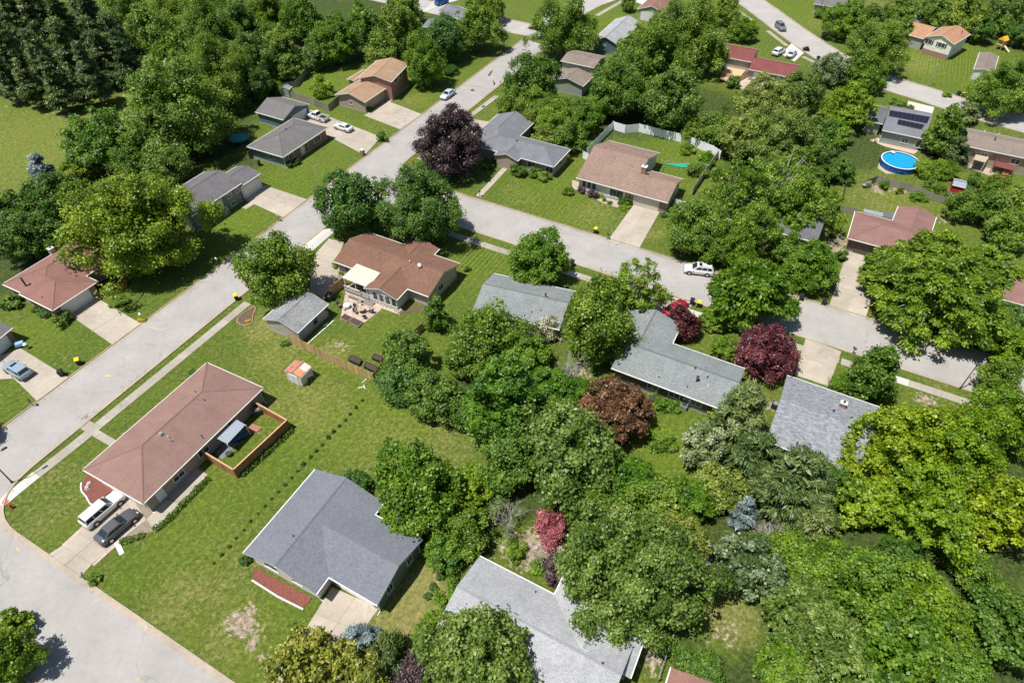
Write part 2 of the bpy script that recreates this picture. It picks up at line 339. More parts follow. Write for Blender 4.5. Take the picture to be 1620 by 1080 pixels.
def ground():
    xs = np.concatenate([np.linspace(-1400, -200, 13)[:-1], np.arange(-200, 201, 1.25), np.linspace(200, 1400, 13)[1:]])
    ys = np.concatenate([np.linspace(-300, 0, 7)[:-1], np.arange(0, 292, 1.25), np.linspace(292, 2400, 15)[1:]])
    X, Y = np.meshgrid(xs, ys); nx, ny = len(xs), len(ys)
    co = np.zeros((nx*ny, 3)); co[:, 0] = X.ravel(); co[:, 1] = Y.ravel()
    i = np.arange(nx-1)[None, :]+np.arange(ny-1)[:, None]*nx
    F = np.stack([i, i+1, i+1+nx, i+nx], -1).reshape(-1, 4)
    me = bpy.data.meshes.new('ground'); me.vertices.add(len(co)); me.vertices.foreach_set('co', co.ravel())
    me.loops.add(F.size); me.loops.foreach_set('vertex_index', F.ravel().astype(np.int32))
    me.polygons.add(len(F)); me.polygons.foreach_set('loop_start', np.arange(0, F.size, 4, dtype=np.int32))
    me.update(calc_edges=True)
    acc = {k: np.zeros(len(co)) for k in ('dirt', 'dry', 'lush', 'wood', 'mow')}
    for x, y, r, a, k in SP:
        p = P(x, y); d = np.hypot(co[:, 0]-p.x, co[:, 1]-p.y)/r
        acc[k] = np.maximum(acc[k], a*np.clip(1.35-d, 0, 1))
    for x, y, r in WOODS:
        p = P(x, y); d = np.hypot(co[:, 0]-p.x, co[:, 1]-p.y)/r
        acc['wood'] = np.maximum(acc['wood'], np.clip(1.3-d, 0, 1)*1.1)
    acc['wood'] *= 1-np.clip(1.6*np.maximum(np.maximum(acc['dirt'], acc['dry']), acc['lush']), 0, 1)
    for k, v in acc.items():
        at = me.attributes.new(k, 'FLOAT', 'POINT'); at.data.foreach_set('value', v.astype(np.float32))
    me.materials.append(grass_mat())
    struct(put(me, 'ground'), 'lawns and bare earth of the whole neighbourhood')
ground()

# ------------------------------------------------------------------ streets
def inter(p, d, q, e):
    den = d.x*e.y-d.y*e.x; t = ((q.x-p.x)*e.y-(q.y-p.y)*e.x)/den
    return Vector((p.x+d.x*t, p.y+d.y*t))
def fillet(prev, v, nxt, r, n=8):
    a = (prev-v).normalized(); b = (nxt-v).normalized(); half = math.acos(max(-1, min(1, a.dot(b))))/2
    t = r/math.tan(half); p0 = v+a*t; p1 = v+b*t; out = []
    for k in range(n+1):
        u = k/n; out.append(p0*(1-u)**2+v*2*u*(1-u)+p1*u**2)
    return out
v2 = lambda p: Vector((p.x, p.y))
aL0, aL1 = v2(P(1.3, 678.7)), v2(P(796.7, 85.6)); aR0, aR1 = v2(P(124.5, 678.2)), v2(P(778.5, 143.9))
bU0, bU1 = v2(P(800, 328.7)), v2(P(1472, 533.5)); bD0, bD1 = v2(P(800, 381.9)), v2(P(1537, 617.2))
cN0, cN1 = v2(P(75.2, 877.8)), v2(P(365.6, 1078.7))
cd = (cN1-cN0).normalized(); cn = Vector((cd.y, -cd.x)); cF0 = cN0+cn*9.2
X_CA = inter(cN0, cd, aR0, aR1-aR0); X_DA = inter(bD0, bD1-bD0, aR0, aR1-aR0); X_UA = inter(bU0, bU1-bU0, aR0, aR1-aR0)
E_cN = cN0+cd*80; E_cF = cF0+cd*80; W_cN = X_CA-cd*45; W_cF = cF0-cd*70
bd = (bU1-bU0).normalized(); E_bD = bD1+bd*60; E_bU = bU1+bd*70
ad = (aR1-aR0).normalized(); T_aR = v2(P(866, 74)); T_aL = v2(P(829, 61))
X_LC = inter(aL0, aL1-aL0, cN0, cd)
k_cA = fillet(E_cN, X_CA, X_DA, 7); k_DA = fillet(X_CA, X_DA, E_bD, 6); k_UA = fillet(E_bU, X_UA, T_aR, 6); k_LC = fillet(T_aL, X_LC, W_cN, 7)
def ribbon(a, b, z, mb, n=24):
    for k in range(n):
        p0 = a.lerp(b, k/n); p1 = a.lerp(b, (k+1)/n)
    return
road = MB()
# street running from lower left to upper right, the cross street to the right, and the street at the lower left corner
poly_a = [T_aL]+k_LC+[W_cN, W_cF, E_cF, E_cN]+k_cA+k_DA+[E_bD, E_bU]+k_UA+[T_aR]
def tess(mb, pts, z, m=0, bottom=None):
    from mathutils.geometry import tessellate_polygon
    vs = [Vector((p[0], p[1], z)) for p in pts]
    for t in tessellate_polygon([vs]):
        tri = [vs[i] for i in t]
        if (tri[1]-tri[0]).cross(tri[2]-tri[0]).z < 0: tri.reverse()
        mb.poly(tri, m)
    if bottom is not None:
        for k in range(len(vs)):
            a, b = vs[k], vs[(k+1) % len(vs)]
            mb.poly([a, b, Vector((b.x, b.y, bottom)), Vector((a.x, a.y, bottom))], m)
tess(road, poly_a, .012)
struct(road.build('road', ROAD), 'pale worn concrete streets meeting at two corners')
# crossing street at the top and the curving street at the upper right
def curve(pts, n=6):
    P_ = [v2(P2(p)) for p in pts]; out = []
    for i in range(len(P_)-1):
        p0 = P_[max(0, i-1)]; p1 = P_[i]; p2 = P_[i+1]; p3 = P_[min(len(P_)-1, i+2)]
        for k in range(n):
            t = k/n; out.append(.5*((2*p1)+(p2-p0)*t+(2*p0-5*p1+4*p2-p3)*t*t+(3*p1-p0-3*p2+p3)*t**3))
    out.append(P_[-1]); return out
cE = curve([(1075, -32), (977, 0), (935, 17), (896, 41), (866, 60), (800, 51), (735, 34), (660, 17), (560, -5)])
rE = MB(); rE.strip(cE, -9.3, 0, 0, .017)
struct(rE.build('road', ROAD), 'street crossing behind the trees at the top of the photo')
cD = curve([(1160, -30), (1218, 7), (1270, 44), (1325, 80), (1375, 106), (1422, 124), (1487, 144), (1567, 169), (1700, 205)])
rD = MB(); rD.strip(cD, 0, -9.3, 0, .013)
struct(rD.build('road', ROAD), 'curving residential street at the upper right')
def kerb(line, side=1, name='kerb'):
    """kerbstone .14 high outside the edge, gutter pan .5 wide inside it; side +1: road lies on the left of the line"""
    mb = MB(); mb.strip(line, 0, -.16*side, 0, .13); mb.strip(line, 0.002*side, .52*side, 0, .026)
    o = struct(mb.build(name, KERB)); return o
kerb([v2(p) for p in A_L[1:]][::-1]+k_LC[1:] if False else [T_aL]+k_LC+[W_cN], 1)
kerb([E_cN]+k_cA+k_DA+[E_bD], 1)
kerb([E_bU]+k_UA+[T_aR], 1)
kerb([W_cF, E_cF], 1)
kerb(cD, -1); kerb(offset(cD, -9.3), 1)
kerb(offset(cE, -9.3), 1); kerb(cE[:12], -1); kerb(cE[27:], -1)

def slabs(base_poly, quads, mat, name, label=None, z=.05, gap=.010):
    """a paved area: bedding sheet with separate slabs standing on it, open joints between"""
    mb = MB()
    if base_poly: tess(mb, [v2(P2(p)) for p in base_poly], z-.03, 0, 0)
    else:
        for q, _, _ in quads: tess(mb, [v2(P2(p)) if not isinstance(p, Vector) else p for p in q], z-.03, 0, 0)
    root = struct(mb.build(name, JOINT), label)
    for q, n, m in quads:
        a, b, c, d = [v2(P2(p)) if not isinstance(p, Vector) else p for p in q]
        for i in range(n):
            for j in range(m):
                def pt(u, v): return (a*(1-u)+b*u)*(1-v)+(d*(1-u)+c*u)*v
                pu = [(i/n, j/m), ((i+1)/n, j/m), ((i+1)/n, (j+1)/m), (i/n, (j+1)/m)]
                pts = [pt(*x) for x in pu]; ce = sum(pts, Vector((0, 0)))/4
                dd = random.uniform(-.004, .004)
                pts = [ce+(p-ce)*(1-gap*2/max(.5, (p-ce).length)) for p in pts]
                s = MB(); s.prism([p-ce for p in pts] if (pts[1]-pts[0]).cross(pts[2]-pts[1]) > 0 else [p-ce for p in pts[::-1]], 0, z+dd)
                s.build('slab', mat, root, (ce.x, ce.y, 0))
    return root
def walk(a, b, w, mat=WALK, step=1.5, name='sidewalk', label=None, z=.05):
    a = v2(P2(a)) if not isinstance(a, Vector) else a; b = v2(P2(b)) if not isinstance(b, Vector) else b
    d = (b-a); L = d.length; d.normalize(); nn = Vector((-d.y, d.x))*w/2; k = max(1, round(L/step))
    mb = MB(); mb.prism([a-nn, b-nn, b+nn, a+nn], 0, z-.03); root = struct(mb.build(name, JOINT), label)
    st = L/k
    me = MB(); me.box(-st/2+.013, st/2-.013, -w/2, w/2, 0, z); me = me.mesh('slab', mat)
    for i in range(k):
        p = a+d*(i+.5)*st
        put(me, 'slab', root, (p.x, p.y, random.uniform(-.006, .004)), math.atan2(d.y, d.x)+random.uniform(-.004, .004))
    return root
# sidewalks
walk((24.5, 777.5), (124, 699), 1.4, label='sidewalk beside the long brown roofed house, lower stretch')
walk((124, 699), (392, 479), 1.4, label='sidewalk along the open lawn on the right of the street')
walk((24.5, 777.5), (58, 750), 1.42, CONCN, z=.058, label='bright new sidewalk slabs by the lower left corner')
walk((0, 798), (24.5, 777.5), 1.4, CONCN, label='new corner sidewalk ramp by the hydrant')
walk((124.5, 669), (179, 701), 1.0, label='front walk of the long brown roofed house'); 
slabs([(128, 662), (138, 655), (148, 672), (132, 676)], [([(124, 668), (133, 661), (150, 670), (138, 680)], 1, 1)], WALK, 'path', z=.047)
bo = offset([bD0, bD1], -2.7)
def along(t): return bD0+bd*t
def wk(px0, px1, mat=WALK, lab=None):
    # stretch of the walk that runs 2.7 m from the kerb
    a = v2(P2(px0)); b = v2(P2(px1)); d = (bo[1]-bo[0]).normalized()
    a = bo[0]+d*((a-bo[0]).dot(d)); b = bo[0]+d*((b-bo[0]).dot(d)); walk(a, b, 1.35, mat, label=lab)
wk((720, 358), (895, 423), lab='sidewalk in front of the striped lawn of the corner house')
wk((895, 423), (920, 431), CONCN, 'bright sidewalk slabs beside the round bright tree')
wk((920, 431), (1070, 482), lab='sidewalk beside the thin leafed street tree')
wk((1070, 482), (1112, 497), CONCN, 'bright sidewalk slabs behind the yellow lidded bin')
wk((1112, 497), (1328, 568), lab='sidewalk under the feathery tree')
wk((1331, 570), (1413, 596), lab='sidewalk right of the pale double driveway')
wk((1413, 596), (1438, 603), CONCN, 'bright sidewalk slab right of the conical tree')
wk((1438, 603), (1560, 642), lab='sidewalk running to the dark street lamp')
walk((663, 252), (742, 186), 1.3, label='sidewalk beside the purple leaved tree'); walk((744, 184), (786, 152), 1.3, label='sidewalk behind the dark street name sign')
walk((944.5, 25), (985, 2), 1.4, label='sidewalk along the lawn at the top')
walk((1163, 14), (1190, 33), 1.2, label='short sidewalk beside the curving street'); walk((1214, 49), (1245, 73), 1.2, label='sidewalk by the striped lawn of the maroon roofed house')
walk((1270, 90), (1305, 107), 1.2, label='sidewalk behind the three bins')
walk((799.6, 266), (757, 311), 1.15, CONC, label='front walk of the blue grey hip roofed house')
# driveways
slabs([(75, 878), (98, 863), (150, 815), (183, 781), (166, 769), (187, 752), (240, 792), (311, 735), (329, 751), (283, 800), (244, 839), (228, 844), (192, 855), (181, 861), (144, 892), (126, 914)],
      [([(126, 914), (75, 878), (98, 863), (146, 892)], 2, 1), ([(146, 892), (98, 863), (146, 818), (194, 852)], 2, 2), ([(194, 852), (146, 818), (181, 782), (232, 822)], 2, 1),
       ([(232, 822), (181, 782), (166, 769), (187, 752)], 1, 1), ([(244, 838), (232, 822), (262, 789), (287, 797)], 1, 1), ([(287, 797), (250, 780), (296, 733), (329, 751)], 1, 2)],
      CONC, 'driveway', 'driveway of the long brown roofed house with two parked vehicles')
slabs(None, [([(600, 961), (525, 928), (410, 1112), (480, 1127)], 2, 4)], CONC, 'driveway', 'driveway of the slate blue roofed house in the foreground')
slabs(None, [([(117, 503), (163, 477), (225, 513), (179, 546)], 2, 2)], CONC, 'driveway', 'driveway in front of the white garage door on the left')
slabs([(92, 508), (118, 478), (163, 477), (117, 503)], [([(102, 503), (150, 470), (163, 477), (117, 503)], 2, 1)], CONC, 'driveway', 'apron under the left garage door', z=.047)
slabs([(-40, 572), (0, 563), (33, 551), (108, 597), (60, 636), (38, 612), (20, 599), (-40, 602)], [([(-40, 580), (0, 563), (20, 599), (-40, 602)], 1, 1), ([(0, 563), (33, 551), (70, 574), (25, 601)], 1, 1), ([(25, 601), (70, 574), (108, 597), (60, 636)], 1, 1)],
      CONC, 'driveway', 'driveway with the parked silver blue car at the left edge')
slabs(None, [([(382, 314), (412, 291), (487, 316), (450, 345)], 2, 2)], CONC, 'driveway', 'driveway of the long dark grey roofed house')
slabs(None, [([(472, 190), (492, 174), (603, 217), (577, 246)], 1, 4)], CONC, 'driveway', 'long driveway with the white pickup and white sedan')
slabs(None, [([(576, 183), (613, 160), (667, 181), (633, 205)], 2, 2)], CONC, 'driveway', 'wide driveway of the tan split roofed house')
walk((606, 166), (644, 135), 1.6, CONC, label='walk along the front of the tan house')
slabs(None, [([(742, 188), (775, 193), (752, 214), (722, 203)], 1, 1)], CONC, 'driveway', 'short driveway beside the purple leaved tree')
slabs(None, [([(1004, 322), (1045, 333), (1010, 395), (961, 381)], 2, 2)], CONC, 'driveway', 'driveway of the tan brown roofed house with chimney')
slabs(None, [([(1030, 492), (1072, 506), (1098, 480), (1052, 465)], 1, 1)], CONC, 'driveway', 'driveway with the red car')
slabs(None, [([(1275, 534), (1331, 556), (1311, 611), (1257, 593)], 2, 2)], CONC, 'driveway', 'pale double driveway beside the maroon tree')
slabs(None, [([(1342, 393), (1407, 408), (1368, 505), (1311, 486)], 2, 3)], CONC, 'driveway', 'driveway of the reddish roofed house on the right')
slabs(None, [([(1236, 86), (1252, 69), (1272, 84), (1257, 98)], 1, 2)], CONCN, 'driveway', 'driveway with two white cars beside the maroon roofed house')
slabs(None, [([(1432, 175), (1437, 160), (1478, 170), (1474, 184)], 1, 2)], CONCN, 'driveway', 'bright driveway behind the solar panelled roof')
slabs(None, [([(1538, 160), (1545, 118), (1562, 120), (1566, 169)], 1, 2)], CONC, 'driveway', 'driveway of the small garage at the upper right')
slabs(None, [([(665, 22), (700, 8), (735, -2), (700, -12)], 1, 2)], CONCN, 'driveway', 'driveway with the bright blue car at the top')
slabs(None, [([(1000, 2), (1028, 12), (1060, 0), (1020, -8)], 1, 1)], CONCN, 'driveway', 'driveway by the white garage at the top')
slabs([(499, 402), (520, 378), (545, 383), (531, 410), (540, 434), (552, 442), (516, 474), (490, 462), (492, 430)], [([(492, 430), (499, 402), (534, 408), (538, 430)], 1, 1), ([(499, 402), (520, 378), (545, 383), (534, 408)], 1, 1), ([(490, 462), (492, 430), (538, 430), (516, 474)], 1, 1)], CONC, 'driveway', 'curved driveway left of the red brown corner house')
slabs(None, [([(470, 394), (512, 363), (536, 361), (482, 408)], 1, 2)], CONCN, 'driveway', 'bright new driveway apron by the corner house', z=.056)
slabs(None, [([(600, 168), (606, 160), (646, 134), (640, 132)], 1, 1)], CONC, 'path')
walk((161, 470), (178, 455), 1.2, CONC, step=2, label='front walk to the entry of the red brown house at left'); walk((402, 320), (386, 330), 1.1, CONC, label='entry walk of the long dark grey roofed house')

def sheet(px, mat, name, label, z=.03, kind='structure'):
    mb = MB(); tess(mb, [v2(P2(p)) for p in px], z, 0, 0); o = mb.build(name, mat); tag(o, label, None, None, kind); return o
sheet([(401, 896), (494, 945), (480, 963), (440, 943), (400, 918)], MULCH, 'mulch_bed', 'red mulch bed in front of the slate blue roofed house', .08)
sheet([(129.6, 763.7), (138, 752), (146, 749.5), (179, 775), (150, 799), (141, 789.6), (133, 782), (129.6, 775)], MULCH, 'mulch_bed', 'curved red mulch bed beside the white truck', .08)
sheet([(625, 484), (640, 489), (668, 482), (676, 500), (664, 492), (645, 494), (633, 499)], MULCHB, 'planting_bed', 'brown planting bed behind the corner house', .05)
sheet([(905, 285), (930, 292), (985, 310), (1000, 323), (985, 331), (955, 322), (925, 305), (905, 298)], GRAVEL, 'planting_bed', 'tan planting bed in front of the tan brown roofed house', .03)
sheet([(1146, 122), (1185, 112), (1216, 124), (1200, 146), (1170, 140)], PAVER, 'patio', 'patio behind the maroon roofed house', .03)
sheet([(1376, 222), (1396, 216), (1456, 236), (1446, 244), (1400, 232)], PAVER, 'patio', 'narrow patio between the solar roof and the pool', .03)
sheet([(1525, 262), (1560, 250), (1600, 268), (1570, 280)], GRAVEL, 'patio', 'patio under the tan awning', .03)
sheet([(1388, 266), (1394, 248), (1420, 240), (1446, 247), (1452, 264), (1436, 275), (1402, 275)], GRAVEL, 'gravel_ring', 'gravel ring under the round pool', .025)
# road wear: painted marks and tar patches lying on the concrete
mk = MB()
for (x, y, r) in ((594, 239, .9), (618, 143, 1.3)): pass
TAR = plain('tar_patch', (.09, .088, .09), .8, .3)
def patch(px, mat, label, z=.0165):
    mb = MB(); tess(mb, [v2(P2(p)) for p in px], z); tag(mb.build('road_patch', mat), label, None, None, 'structure')
patch([(771, 120), (777, 112), (780, 112), (775, 121)], TAR, 'dark tar patch on the upper street')
patch([(744, 142), (749, 141), (752, 144), (746, 145)], TAR, 'dark manhole stain on the upper street')
patch([(586, 281), (592, 278), (597, 281), (592, 285)], TAR, 'dark manhole stain near the intersection')

YM = plain('faded_yellow_mark', (.50, .45, .17), .8, .3, 6); OM = plain('faded_orange_mark', (.55, .36, .16), .8, .3, 6)
patch([(165, 593.5), (175, 593), (176, 595), (166, 595.6)], YM, 'faded yellow survey mark on the street')
patch([(24, 866), (29, 865), (32, 871), (28, 872)], OM, 'faded orange mark on the lower left street')
patch([(216, 1073), (222, 1069), (223, 1071), (218, 1077)], OM, 'faded orange mark at the bottom edge')
patch([(236, 516.6), (254, 521.5), (266, 518), (265, 518.6), (254, 522.2), (235, 517.2)], plain('worn_line', (.52, .50, .47), .8), 'thin white paint line on the street')
sheet([(3, 796), (8, 787), (15, 792), (9, 800)], plain('red_tactile_pad', (.42, .14, .10), .8, .15), 'tactile_paving', 'small red tactile pad at the lower left corner', .075)
slabs(None, [([(98, 862), (101, 866), (152, 818), (149, 815)], 1, 6)], PAVER, 'path', 'brick edging left of the truck driveway', z=.058)
slabs(None, [([(146, 893), (149, 895), (184, 864), (181, 861)], 1, 5)], PAVER, 'path', 'brick edging right of the sedan driveway', z=.058)
# ------------------------------------------------------------------ buildings
GRID = [R(62.9), R(-28.3)]
class Block: pass
def block(root, A, B, C, z, ends='gg', pitch=.36, roof=None, wall=None, trim=None, oh=.45, ext=(0, 0), W=None, base=0.0, snap=True, th=.2, gable_wall=None, rootz=0):
    a, b, c = v2(P2(A, z)), v2(P2(B, z)), v2(P2(C, z))
    d = b-a; ang = math.atan2(d.y, d.x)
    if snap:
        for g in GRID:
            for k in (0, math.pi, -math.pi):
                if abs(ang-g-k) < R(8): ang = g+k; break
    mid = (a+b)/2; L = d.length; ux = Vector((math.cos(ang), math.sin(ang))); n = Vector((-ux.y, ux.x))
    w = (c-mid).dot(n); s = 1 if w > 0 else -1; w = abs(w) if W is None else W; uy = n*s
    o = mid-ux*(L/2+ext[0]); L += ext[0]+ext[1]
    k = Block(); k.o, k.ux, k.uy, k.L, k.W, k.z, k.pitch, k.oh, k.root, k.sgn, k.base, k.ang, k.th = o, ux, uy, L, w, z, pitch, oh, root, s, base, ang, th
    k.off = Vector(root.location)
    def wp(x, y, zz): p = o+ux*x+uy*y; return Vector((p.x, p.y, zz))-k.off
    k.wp = wp
    def rz(x, y):
        h = min(y, w-y)
        if ends[0] == 'h': h = min(h, x)
        if ends[1] == 'h': h = min(h, L-x)
        return z+h*pitch
    k.rz = rz
    hw = w/2; r0 = hw if ends[0] == 'h' else 0; r1 = L-hw if ends[1] == 'h' else L
    if r1 < r0: r0 = r1 = (r0+r1)/2
    hz = z+hw*pitch
    c0, c1, c2, c3 = wp(0, 0, z), wp(L, 0, z), wp(L, w, z), wp(0, w, z); R0, R1 = wp(r0, hw, hz), wp(r1, hw, hz)
    sl = math.sqrt(1+pitch*pitch); mb = MB()
    def rf(pts, uvs):
        if s < 0: pts = pts[::-1]; uvs = uvs[::-1]
        mb.poly(pts, 0, uvs)
        q = [p-Vector((0, 0, th)) for p in pts][::-1]; mb.poly(q, 1)
    rf([c0, c1, R1, R0], [(0, 0), (L, 0), (r1, hw*sl), (r0, hw*sl)])
    rf([c2, c3, R0, R1], [(L, 0), (0, 0), (r0, hw*sl), (r1, hw*sl)])
    if ends[0] == 'h': rf([c3, c0, R0], [(w, 0), (0, 0), (hw, hw*sl)])
    if ends[1] == 'h': rf([c1, c2, R1], [(0, 0), (w, 0), (hw, hw*sl)])
    edge = [c0, c1] + ([] if ends[1] == 'h' else [R1]) + [c2, c3] + ([] if ends[0] == 'h' else [R0])
    for i in range(len(edge)):
        p, q = edge[i], edge[(i+1) % len(edge)]; dn = Vector((0, 0, -th))
        f = [p+dn, q+dn, q, p]
        mb.poly(f if s > 0 else f[::-1], 1)
    k.roof = mb.build('roof', [roof, trim or WHITE], root)
    # gutters along the level eaves
    for (p, q, nn) in ((c0, c1, -uy), (c2, c3, uy)) + (((c3, c0, -ux),) if ends[0] == 'h' else ()) + (((c1, c2, ux),) if ends[1] == 'h' else ()):
        o3 = Vector((nn.x, nn.y, 0)); gt = MB(); gt.hexa([p+o3*.004-Vector((0, 0, .15)), q+o3*.004-Vector((0, 0, .15)), q+o3*.11-Vector((0, 0, .15)), p+o3*.11-Vector((0, 0, .15))],
                                            [p+o3*.004-Vector((0, 0, .02)), q+o3*.004-Vector((0, 0, .02)), q+o3*.12-Vector((0, 0, .02)), p+o3*.12-Vector((0, 0, .02))]); gt.build('gutter', trim or WHITE, root)
    # ridge and hip caps
    rc = MB()
    lines = [(R0, R1)] if (R1-R0).length > .3 else []
    if ends[0] == 'h': lines += [(c0, R0), (c3, R0)]
    if ends[1] == 'h': lines += [(c1, R1), (c2, R1)]
    for p, q in lines:
        dd = (q-p).normalized(); side = dd.cross(Vector((0, 0, 1))).normalized()*.13; up = Vector((0, 0, .045)); lo = Vector((0, 0, -.03))
        rc.hexa([p-side+lo, q-side+lo, q, p], [p-side*.9+up*.3, q-side*.9+up*.3, q+up, p+up]); rc.hexa([p, q, q+side+lo, p+side+lo], [p+up, q+up, q+side*.9+up*.3, p+side*.9+up*.3])
    if lines: rc.build('ridge_cap', k.capmat if hasattr(k, 'capmat') else roof_cap(roof), root)
    # walls
    if wall is not None:
        x0 = oh; x1 = L-oh; y0 = oh; y1 = w-oh; zt = z+oh*pitch-th-.02; za = z+hw*pitch-th-.02; wl_ = MB()
        def q4(p, q, r_, t_, m=0):
            f = [p, q, r_, t_]; wl_.poly(f if s > 0 else f[::-1], m, None)
        q4(wp(x0, y0, base), wp(x1, y0, base), wp(x1, y0, zt), wp(x0, y0, zt)); q4(wp(x1, y1, base), wp(x0, y1, base), wp(x0, y1, zt), wp(x1, y1, zt))
        for (xx, e, fl) in ((x1, ends[1], 1), (x0, ends[0], 0)):
            pts = [wp(xx, y0, base), wp(xx, y1, base), wp(xx, y1, zt)] + ([wp(xx, hw, za)] if e == 'g' else []) + [wp(xx, y0, zt)]
            if not fl: pts = pts[::-1]
            if s < 0: pts = pts[::-1]
            d2 = [(p-pts[0]) for p in pts]; wl_.poly(pts, 1 if (gable_wall and (e == 'g' or not fl)) else 0, [((p.x*uy.x+p.y*uy.y), p.z) for p in pts])
        k.wall = wl_.build('wall', [wall, gable_wall or wall], root)
        fd = MB()
        for (u0, u1, w0, w1) in ((x0-.03, x1+.03, y0-.03, y0+.02), (x0-.03, x1+.03, y1-.02, y1+.03), (x0-.03, x0+.02, y0+.02, y1-.02), (x1-.02, x1+.03, y0+.02, y1-.02)):
            f = [wp(u0, w0, 0), wp(u1, w0, 0), wp(u1, w1, 0), wp(u0, w1, 0)]; f = f if s > 0 else f[::-1]
            fd.hexa(f, [p+Vector((0, 0, base+.28)) for p in f])
        fd.build('foundation', FOUND, root)
    return k
FOUND = plain('foundation_concrete', (.33, .31, .28), .9, .15)
def roof_cap(roof):
    nm = roof.name+'_cap'
    if nm not in _mc:
        c = CAPC.get(roof.name, (.2, .2, .2)); plain(nm, c, .9, .2, 5)
    return _mc[nm]
CAPC = {}
def SH(name, c, cap=.8, **kw):
    CAPC[name] = tuple(x*cap for x in c); return shingle(name, c, **kw)
def side_frame(k, side, s, zc):
    oh = k.oh
    if side == 0: p = k.wp(s, oh, zc); n = -k.uy
    elif side == 1: p = k.wp(s, k.W-oh, zc); n = k.uy
    elif side == 2: p = k.wp(oh, s, zc); n = -k.ux
    else: p = k.wp(k.L-oh, s, zc); n = k.ux
    return p, math.atan2(n.y, n.x)+math.pi/2     # local -y looks outward
def win(k, side, s, zc, w=1.2, h=1.0, mull=1, mat=None, shutters=None):
    p, ang = side_frame(k, side, s, zc)
    def mk():
        mb = MB(); f = .09
        mb.box(-w/2-f, w/2+f, -.05, .02, h/2, h/2+f); mb.box(-w/2-f-.03, w/2+f+.03, -.08, .02, -h/2-f, -h/2)
        mb.box(-w/2-f, -w/2, -.05, .02, -h/2, h/2); mb.box(w/2, w/2+f, -.05, .02, -h/2, h/2)
        for i in range(mull): x = -w/2+(i+1)*w/(mull+1); mb.box(x-.03, x+.03, -.04, .02, -h/2, h/2)
        return mb.mesh('window', mat or WHITE)
    def mp():
        mb = MB(); mb.box(-w/2, w/2, -.02, .01, -h/2, h/2); return mb.mesh('pane', PANE)
    o = put(cached(('win', w, h, mull, (mat or WHITE).name), mk), 'window', k.root, p, ang)
    put(cached(('pane', w, h), mp), 'pane', o)
    if shutters:
        for sx in (-1, 1):
            mb = MB(); mb.box(sx*(w/2+.28)-.17, sx*(w/2+.28)+.17, -.04, .02, -h/2-.05, h/2+.05); mb.build('shutter', shutters, o)
    return o
def garage(k, side, s, w=4.9, h=2.15, mat=None, base=0.0, rows=4):
    p, ang = side_frame(k, side, s, base); mat = mat or WHITE
    def mk():
        mb = MB(); mb.box(-w/2-.1, -w/2, -.06, .02, 0, h+.1); mb.box(w/2, w/2+.1, -.06, .02, 0, h+.1); mb.box(-w/2, w/2, -.06, .02, h, h+.1)
        mb.box(-w/2, w/2, -.012, .015, 0, h); return mb.mesh('garage_door', TRIM if mat is WHITE else mat)
    def mp():
        mb = MB(); rh = h/rows; mb.box(-w/2+.02, w/2-.02, -.04, -.013, 0.02, rh-.02)
        nn = max(2, round(w/1.2))
        for i in range(nn):
            x0 = -w/2+.1+i*(w-.2)/nn; mb.box(x0+.08, x0+(w-.2)/nn-.08, -.05, -.04, .12, rh-.12)
        return mb.mesh('panel', mat)
    o = put(cached(('gar', w, h, mat.name), mk), 'garage_door', k.root, p, ang); pm = cached(('garp', w, h, mat.name, rows), mp)
    for i in range(rows): put(pm, 'panel', o, (0, 0, i*h/rows))
    return o
def door(k, side, s, mat=None, base=.15, w=.95, h=2.05):
    p, ang = side_frame(k, side, s, base); mat = mat or WHITE
    def mk():
        mb = MB(); mb.box(-w/2-.08, -w/2, -.05, .02, 0, h+.08); mb.box(w/2, w/2+.08, -.05, .02, 0, h+.08); mb.box(-w/2, w/2, -.05, .02, h, h+.08); mb.box(-w/2, w/2, -.025, .015, 0, h); return mb.mesh('door', mat)
    o = put(cached(('door', w, h, mat.name), mk), 'door', k.root, p, ang)
    h_ = MB(); h_.tube((w*.36, -.03, 1.0), (w*.36, -.09, 1.0), .03, n=6); h_.build('handle', STEEL, o)
    return o
def on_roof(k, px, py):
    z = k.z+.8
    for _ in range(40):
        p = v2(P(px, py, z)); r = p-k.o; z = .6*z+.4*k.rz(r.dot(k.ux), r.dot(k.uy))
    return Vector((p.x, p.y, z))-k.off
def vent(k, px, py, r=.06, h=.5, mat=None, cap=False, name='vent'):
    p = on_roof(k, px, py); mb = MB(); mb.tube((0, 0, -.15), (0, 0, h), r, n=10)
    if cap: mb.tube((0, 0, h), (0, 0, h+.1), r*1.9, r*1.2, n=10)
    else: mb.tube((0, 0, -.12), (0, 0, .06), r*2.2, r*1.2, n=8)
    return mb.build(name, mat or STEEL, k.root, p)
def boxvent(k, px, py, s=.4, h=.22, mat=None):
    p = on_roof(k, px, py); mb = MB(); mb.box(-s/2, s/2, -s/2, s/2, -.15, h, taper=.25); return mb.build('roof_vent', mat or DARKV, k.root, p, rz=k.ang)
DARKV = plain('dark_vent', (.05, .048, .05), .5, .1)
def chimney(k, px, py, sx=.9, sy=.6, h=1.1, mat=None, cap=None):
    p = on_roof(k, px, py); mb = MB(); mb.box(-sx/2, sx/2, -sy/2, sy/2, -.9, h)
    o = mb.build('chimney', mat or BRICKR, k.root, p, rz=k.ang)
    cp = MB(); cp.box(-sx/2-.08, sx/2+.08, -sy/2-.08, sy/2+.08, h, h+.12); cp.build('chimney_cap', cap or TRIM, o)
    fl = MB(); fl.tube((0, 0, h+.12), (0, 0, h+.4), .13, n=8); fl.build('flue', DARKV, o); return o
